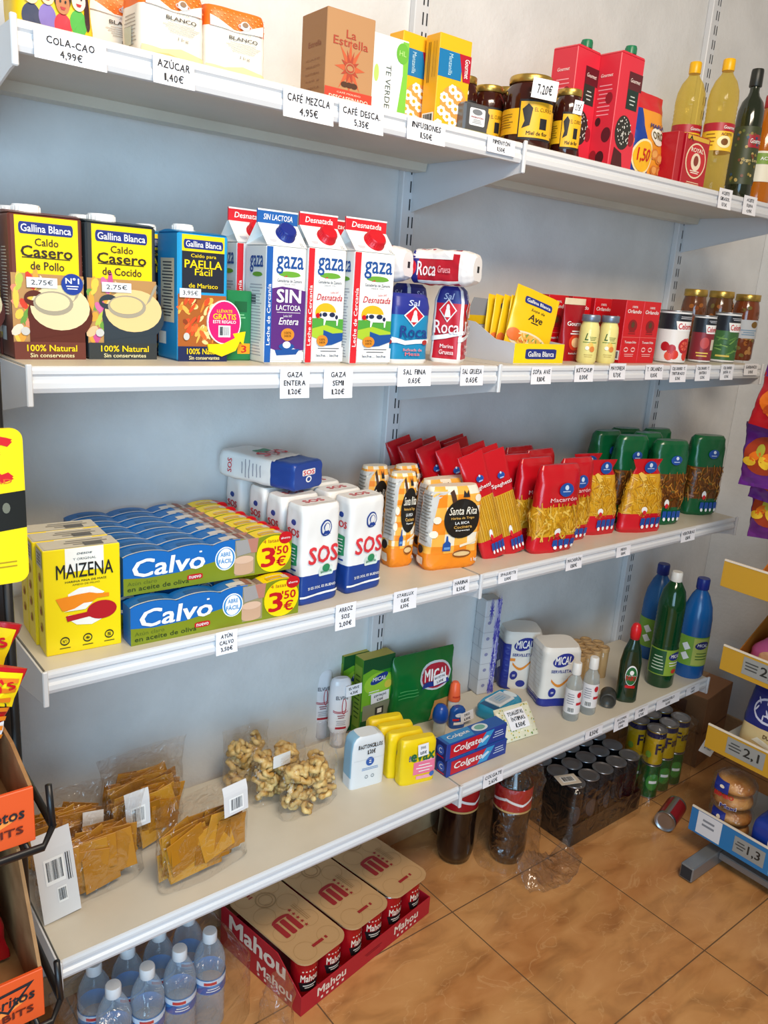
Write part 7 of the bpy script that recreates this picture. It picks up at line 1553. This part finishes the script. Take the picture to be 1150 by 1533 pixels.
# bags clipped to the hanging strip
def takis(kind):
    def f(m, mp):
        OR, YL, GN = M('e8741a', .35), M('f0c430', .35), M('b5b53a', .35)
        if kind == 0:
            m.poly(mp, [(.02, .62), (.98, .7), (.98, .98), (.02, .98)], M('5a1c78', .3), 1); m.text(mp, 'Ta', .3, .78, .34, .16, YL, 3, .04, .2); m.text(mp, 'kis', .68, .8, .3, .16, YL, 3, .04, .2); m.oval(mp, .45, .36, .36, .2, OR, 1)
            for k in range(6): m.oval(mp, .25+.09*k, .28+.05*(k % 3), .1, .05, M(('c8501a', 'f09a2a', 'd9641a')[k % 3], .35), 2, 12, .6)
        else:
            m.oval(mp, .36, .5, .3, .3, M('a83a1a', .35), 1)
            for k in range(9): m.oval(mp, .16+.075*k, .4+.09*(k % 3), .11, .07, ((YL, OR, GN)[k % 3]), 2, 12, .7*(k % 4))
            m.oval(mp, .85, .55, .12, .28, M('8a3ab0', .3), 1); m.text(mp, 'Ta', .84, .6, .2, .2, YL, 3, .03)
    return f
RDB = M('b0141e', .25, 0, .6); PUR = M('5f1f80', .25, 0, .6); g = 'snack bags hanging at the right edge'
def hang(zb, h, body, kind, seed, label, dx, dy=0, ends=None, ry=0): chip_bag(.175, h, .03, body, seed, takis(kind), 'hanging_snack_bag', label, 'snack bag', rk(.07+dx, -.05+dy, zb), (0, ry, -PI/2), g, ends)
hang(1.283, .215, RDB, 0, 2, 'red and purple snack bag hanging at the top right, yellow lettering', .003, -.03, M('3f1a5c', .3), .12)
hang(1.143, .165, PUR, 1, 4, 'purple snack bag hanging second from the top at the right edge', -.01, .006, None, -.05)
hang(1.098, .15, PUR, 1, 6, 'purple snack bag hanging third from the top at the right edge', .005, .042, None, .08)
hang(1.0, .16, M('6a2078', .25, 0, .6), 1, 8, 'purple snack bag hanging lowest at the right edge', .004, .078, None, -.12)
# goods on the rack
def buns(x, y, z, label, seed):
    t = thing('bun_pack', label, 'bun pack', rk(x, y, z), -1.2, 'packs of round buns'); BN = noisy('bun_crust', 'a8642a', 'd9a05a', 22, .5); r = .056
    for k in range(2):
        m = MB(); z0 = .003+.045*k; m.lathe([(r*.7, z0), (r*.97, z0+.008), (r, z0+.016), (r*.96, z0+.026), (r*.75, z0+.037), (r*.4, z0+.042), (0.0005, z0+.043)], BN, 30); m.build('bun', t)
    lf = Loft([(0, r*1.04, r*1.04, 2.4), (.02, r*1.1, r*1.1, 2.4), (.07, r*1.1, r*1.1, 2.4), (.09, r*.8, r*.8, 2.2), (.097, r*.4, r*.4, 2)], .003, 40, seed); m = MB(); lf.skin(m, film('bread_bag', 'ffffff', .04, .35, .1, .6, 40), 40, 10)
    mp = lf.F(.008); NB = M('1c2f8a', .35); m.rect(mp, -.05, -.012, .055, .085, NB, 1); m.oval(mp, -.03, .072, .006, .004, M('e8d9c0'), 2); m.text(mp, 'BIMBO', -.02, .048, .05, .012, M('c8202a', .4), 3, .04); m.text(mp, 'Maxi', -.005, .018, .044, .014, M('e9e6ea', .4), 3, .06); m.text(mp, 'Maxi', -.005, .018, .042, .012, NB, 4, .02); m.build('wrapper', t)
buns(.078, .075, .0915, 'pack of two round buns in the lower layer on the bottom rack shelf', 3)
buns(.075, .07, .19, 'pack of two round buns on top of the other, bottom rack shelf', 5)
def loaf():
    lf = Loft([(0, .055, .05, 5), (.005, .06, .056, 5), (.22, .06, .056, 4), (.25, .05, .04, 3), (.27, .02, .02, 2)], .003, 26, 4); m = MB(); NB = M('1d3a94', .3); lf.skin(m, lambda th, z: M('b5702c', .4) if (math.sin(th) < .2 and math.cos(th) > .25) else NB, 48, 16)
    mp = lf.F(); m.rect(mp, -.05, .05, .02, .22, M('2a52b0', .3), 1); ml = lf.Lf()
    for q in (mp, ml): m.text(q, 'BIMBO', .0, .12, .1, .028, M('c8202a', .4), 3, .05, 0, PI/2); m.rect(q, -.02, .02, .05, .19, WHT, 2)
    return m
m = loaf(); o = tag(m.build('loaf_bag', None, rk(.165, .08, .158), rot=(PI/2, 0, 0)), 'blue bagged loaf lying on the bottom rack shelf beside the buns', 'loaf bag')
def ryecake():
    lf = Loft([(0, .07, .05, 4), (.006, .075, .055, 4), (.1, .076, .055, 4), (.18, .07, .045, 3), (.222, .07, .01, 2.2)], .004, 26, 6); m = MB(); CR_ = M('d9c08a', .45); NB = M('1d2470', .35); lf.skin(m, bands((.085, CR_), (9, NB)), 48, 16, extra=(.085,)); mp = nwrap(lf, .15, .222)
    rn = random.Random(2)
    for k in range(14): m.oval(mp, .25+.5*rn.random(), .48+.3*rn.random(), .05, .014, M('c9cbe0', .4), 2, 9, rn.uniform(0, 3))
    m.ring(mp, .5, .62, .3, .17, .03, M('c9cbe0', .4), 1); m.poly(mp, [(.3, .2), (.9, .1), (.95, .16), (.4, .26)], M('f0e8d2', .4), 1); m.text(mp, 'DULCESOL', .7, .3, .4, .05, M('5a3a1a'), 2, .02)
    return m
tag(ryecake().build('cake_bag', None, rk(.135, .09, .378), rot=(-.06, 0, -PI/2)), 'navy and cream cake bag on the second rack shelf from below', 'cake bag')
def pinkbox():
    t = thing('cake_box', 'open brown box with a pink wrapped cake on the third rack shelf', 'cake box', rk(.0, .0, .615), -PI/2); BXO = M('a8681e', .6); m = MB(); w, d = .3, .2; th = .003; x0 = .03
    m.box(x0, x0+w, .01, .01+d, 0, th, BXO, .0004); m.prism([(.01, 0), (.01+d, 0), (.01+d, .165), (.03, .06), (.01, .045)], x0, x0+th, BXO); m.prism([(.01, 0), (.01+d, 0), (.01+d, .165), (.03, .06), (.01, .045)], x0+w-th, x0+w, BXO); m.box(x0, x0+w, .01+d-th, .01+d, 0, .165, BXO, .0004); m.build('box', t)
    for k in range(2):
        lf = Loft([(0, .06, .045, 3), (.006, .066, .05, 3), (.045, .066, .05, 2.6), (.08, .04, .03, 2.2), (.09, .03, .004, 2)], .006, 30, k+2); m = MB(); lf.skin(m, M('c95a8c', .3), 40, 12); mp = lf.F(); m.oval(mp, 0, .035, .035, .018, M('e0a87a', .4), 1); m.rect(mp, -.05, .05, .008, .014, M('e88ab0', .4), 1)
        tag(m.build('wrapped_cake', None, rk(.108+.145*k, .085, .63), rot=(-.12, 0, -PI/2+.1)), 'pink wrapped cake in the open brown box, '+('left one', 'right one cut by the edge')[k], 'wrapped cake', 'pink wrapped cakes')
pinkbox()
def redbag():
    t = thing('snack_tray', 'orange cardboard tray on the topmost rack shelf holding a red bag', 'cardboard tray', rk(.0, -.085, .879), -PI/2); m = MB(); BXO = M('c0701e', .6); x0 = .08; w = .3
    m.prism([(.01, 0), (.18, 0), (.18, .14), (.05, .06), (.01, .03)], x0, x0+.003, BXO); m.box(x0, x0+w, .01, .18, 0, .003, BXO, .0004); m.prism([(.01, 0), (.18, 0), (.18, .14), (.05, .06), (.01, .03)], x0+w-.003, x0+w, BXO); m.build('tray_body', t)
    def d_(m, mp):
        m.lines(mp, .15, .85, .2, .5, 4, M('e0b8a0'), 2, .4); m.text(mp, 'N2', .3, .75, .3, .12, WHT, 2, .03); m.oval(mp, .6, .3, .25, .1, M('8a0f16', .3), 1)
    chip_bag(.2, .15, .05, M('b0121a', .25, 0, .6), 4, d_, 'snack_packet', 'red snack packet standing in the orange tray on the bread rack', 'snack packet', rk(.205, -.085+.085, .892), (-.02, 0, -PI/2), None)
redbag()
# small moves that keep neighbouring packs from touching
for n_, (dx_, dy_) in {
    'honey_jar.001': (0.0188, 0.0231), 'honey_jar.003': (0.0014, 0.0009), 'honey_jar.005': (-0.0069, 0.0021), 'sangria_carton.001': (-0.0024, 0.0024), 'broth_carton.001': (-0.0044, 0.0014),
    'broth_carton.002': (-0.004, 0.0027), 'broth_carton.004': (0.0082, 0.0055), 'broth_carton.006': (0.0145, 0.012), 'broth_carton.007': (0.0131, 0.0371), 'gift_packet': (-0.0008, 0.0006),
    'milk_carton.003': (0.0023, -0.0033), 'milk_carton.004': (0.0024, 0.0035), 'salt_bag.001': (-0.0086, -0.0056), 'salt_bag.003': (0.035, 0.0415), 'salt_bag.005': (-0.0235, 0.0311),
    'tuna_pack.001': (-0.0189, 0.037), 'tuna_pack.002': (0.001, 0.0383), 'tuna_pack.003': (0.0152, 0.0399), 'tuna_pack.004': (0.0122, 0.0415), 'tuna_pack.005': (0.0083, 0.0421),
    'tuna_pack.006': (0.0061, 0.0435), 'tuna_pack.008': (-0.0006, 0.0013), 'tuna_pack.009': (-0.0034, 0.0019), 'tuna_pack.010': (-0.0036, 0.0033), 'tuna_pack.011': (-0.0043, 0.0051),
    'tuna_pack.012': (-0.0033, 0.0057), 'tuna_pack.013': (-0.0009, 0.0072), 'rice_bag.002': (0.0117, 0.0078), 'rice_bag.003': (0.0292, 0.0195), 'rice_bag.004': (0.035, 0.04),
    'rice_bag.006': (0.0062, 0.0041), 'flour_bag.002': (-0.0046, 0.0063), 'flour_bag.003': (-0.0044, -0.0047), 'flour_bag.004': (0.0245, -0.0167), 'flour_bag.005': (0.0202, 0.0329),
    'spaghetti_bag.001': (0.0261, -0.0161), 'spaghetti_bag.002': (0.035, 0.0373), 'spaghetti_bag.003': (0.0038, 0.04), 'spaghetti_bag.004': (-0.0201, 0.043), 'spaghetti_bag.005': (0.035, 0.0226),
    'spaghetti_bag.006': (-0.0183, 0.0251), 'spaghetti_bag.007': (-0.0064, -0.0043), 'spaghetti_bag.008': (-0.0142, -0.0076), 'spaghetti_bag.009': (-0.0149, 0.0121), 'spaghetti_bag.010': (0.0007, 0.0014),
    'macaroni_bag.001': (-0.0013, -0.0284), 'macaroni_bag.002': (0.0346, 0.0096), 'macaroni_bag.003': (0.035, 0.0697), 'macaroni_bag.004': (0.0342, -0.0151), 'macaroni_bag.005': (0.0232, 0.0517),
    'vegetable_pasta_bag.002': (-0.011, 0.0119), 'vegetable_pasta_bag.003': (0.0028, 0.0018), 'vegetable_pasta_bag.004': (-0.0016, -0.0011), 'vegetable_pasta_bag.005': (0.009, 0.006), 'snack_bag.002': (0.0349, 0.0551),
    'snack_bag.004': (0.0056, 0.0191), 'pad_pack.001': (-0.0003, 0.0012), 'pad_pack.002': (0, 0.0022), 'pad_pack.003': (0, 0.0046), 'orange_deodorant': (0.017, -0.0147),
}.items():
    bpy.data.objects[n_].location.x += dx_; bpy.data.objects[n_].location.y += dy_
# ================================================================ hand-written price tags on the rails
def price_tag(k, c, lines_, label, w=None, px=(40, 30), tilt=0., y=None):
    """c: pixel of the tag's centre; px: its size in the photo; hangs on the front rail of shelf k"""
    yy = -SD[k]-.0085; p = ony(c[0], c[1], yy); dep = (p-CAM).dot(CF)
    e = ony(c[0]+10, c[1], yy)-ony(c[0]-10, c[1], yy)
    W_ = px[0]/2*abs(e.x)/10; H_ = height(p.x, yy, p.z, c[1]-px[1]/2)*2
    m = MB(); n = 6; vs = []
    curl = .004
    def mp0(u, v, o): return (u, -o-.0006-curl*(max(0, -v/H_))**1.5*1.2-.0015*abs(u/W_)**2, v)
    for side in (0, 1):
        for i in range(n+1):
            for j in range(n+1):
                q = mp0((i/n-.5)*W_, (j/n-.5)*H_, 0); vs.append((q[0], q[1]+side*.0004, q[2]))
    fs = []; N = n+1
    for i in range(n):
        for j in range(n):
            a = i*N+j; fs.append((a, a+N, a+N+1, a+1)); b_ = a+N*N; fs.append((b_, b_+1, b_+N+1, b_+N))
    rim = [i*N for i in range(N)]+[n*N+j for j in range(1, N)]+[i*N+n for i in range(n-1, -1, -1)]+[j for j in range(n-1, 0, -1)]
    for i in range(len(rim)):
        a, b_ = rim[i], rim[(i+1) % len(rim)]; fs.append((a, a+N*N, b_+N*N, b_))
    m.add(vs, fs, PAPER)
    mp = Mp(mp0, .02, .0003); nl = len(lines_)
    for i, t in enumerate(lines_):
        lh = H_*.84/nl; ww = W_*.84*min(1, max(.45, len(t)/6.5)); m.hand(mp, t, 0, H_*.42-lh*(i+.5), ww, lh*.62, INK, 1)
    o = m.build('price_tag', None, p, rot=(0, tilt, 0))
    return tag(o, label, 'price tag', 'hand-written price tags')
TAGS = [
 (1, (106, 76), ('COLA-CAO', '4,99€'), 'white price tag hand-lettered 4,99 below the yellow cocoa bag', (108, 44)),
 (1, (260, 108), ('AZÚCAR', '1,40€'), 'small white price tag reading 1,40 below the sugar bags', (62, 44)),
 (1, (462, 160), ('CAFÉ MEZCLA', '4,95€'), 'white price tag reading 4,95 below the left corner of the coffee box', (76, 44)),
 (1, (541, 178), ('CAFÉ DESCA.', '5,35€'), 'white price tag reading 5,35 below the front of the coffee box', (67, 38)),
 (1, (638, 197), ('INFUSIONES', '1,50€'), 'white price tag reading 1,50 below the yellow infusion boxes', (58, 34)),
 (1, (750, 219), ('PIMENTÓN', '1,50€'), 'small white price tag at the end of the top left shelf under the jars', (42, 24)),
 (1, (1085, 298), ('ACEITE', 'GIRASOL', '1,75€'), 'narrow white price tag under the yellow-capped oil bottles', (20, 30)),
 (1, (1122, 308), ('ACEITE', 'OLIVA', '4,95€'), 'narrow white price tag under the dark olive oil bottle', (20, 28)),
 (2, (441, 573), ('GAZA', 'ENTERA', '1,20€'), 'white price tag in three hand-written lines below the purple milk carton', (44, 46)),
 (2, (506, 573), ('GAZA', 'SEMI', '1,20€'), 'white price tag in three hand-written lines below the first red milk carton', (43, 46)),
 (2, (620, 563), ('SAL FINA', '0,65€'), 'white price tag below the blue salt bag', (50, 30)),
 (2, (706, 562), ('SAL GRUESA', '0,65€'), 'white price tag below the red salt bag', (34, 30)),
 (2, (810, 562), ('SOPA AVE', '1,10€'), 'white price tag below the yellow soup sachet box', (30, 26)),
 (2, (874, 559), ('KETCHUP', '1,00€'), 'white price tag below the left mayonnaise jar', (28, 25)),
 (2, (924, 556), ('MAYONESA', '1,75€'), 'white price tag left of the tomato carton tag, below the right mayonnaise jar', (24, 24)),
 (2, (979, 557), ('T. ORLANDO', '1,05€'), 'white price tag below the red tomato cartons', (26, 22)),
 (2, (1015, 559), ('CELORRIO T.', 'TRITURADO', '1,35€'), 'white price tag below the left tomato can', (24, 26)),
 (2, (1052, 558), ('CELORRIO T.', 'ENTERO', '1,35€'), 'white price tag below the narrow middle can', (22, 24)),
 (2, (1088, 557), ('CELORRIO', 'JUDÍA V.', '1,35€'), 'white price tag below the green bean can', (19, 23)),
 (2, (1124, 553), ('GARBANZO', '1,45€'), 'greyish price tag at the right end of the second shelf', (20, 17)),
 (3, (339, 961), ('ATÚN', 'CALVO', '3,50€'), 'white price tag on the third shelf rail below the tuna packs', (32, 34)),
 (3, (517, 922), ('ARROZ', 'SOS', '2,00€'), 'white price tag on the third shelf rail below the rice bags', (30, 38)),
 (3, (606, 898), ('STARLUX', '0,15€', '1,30€'), 'tilted white price tag right of the rice tag below the flour', (34, 30)),
 (3, (690, 876), ('HARINA', '1,50€'), 'white price tag below the front orange flour bag by the shelf joint', (24, 22)),
 (3, (760, 862), ('SPAGUETTI', '1,00€'), 'white price tag below the leaning spaghetti bags', (28, 17)),
 (3, (859, 842), ('MACARRÓN', '1,10€'), 'white price tag below the macaroni bags', (23, 20)),
 (3, (933, 825), ('FIDEO', '1,10€'), 'white price tag below the noodle bags', (20, 15)),
 (3, (1030, 801), ('VERDURAS', '1,10€'), 'white price tag below the green topped pasta bags', (20, 18)),
 (4, (738, 1164), ('COLGATE', '2,65€'), 'white price tag on the lowest shelf rail below the toothpaste boxes', (28, 20)),
 (4, (889, 1096), ('1,50€',), 'short white price tag on the lowest shelf rail below the floral wipes', (24, 12)),
 (4, (930, 1081), ('ALCOHOL', 'JABÓN', '1,50€'), 'white price tag on the lowest shelf rail below the alcohol bottles', (20, 20)),
 (4, (960, 1066), ('FAIRY', '1,70€'), 'white price tag on the lowest shelf rail below the dish soap bottle', (18, 14)),
 (4, (1000, 1049), ('FREGASUELO', '1,60€'), 'wide white price tag on the lowest shelf rail below the green cleaner bottle', (32, 14)),
 (4, (1037, 1032), ('LEJÍA', '1,40€'), 'last white price tag at the right end of the lowest shelf rail', (18, 11)),
]
for k, c, ln, lab, px in TAGS: price_tag(k, c, ln, lab, px=px)
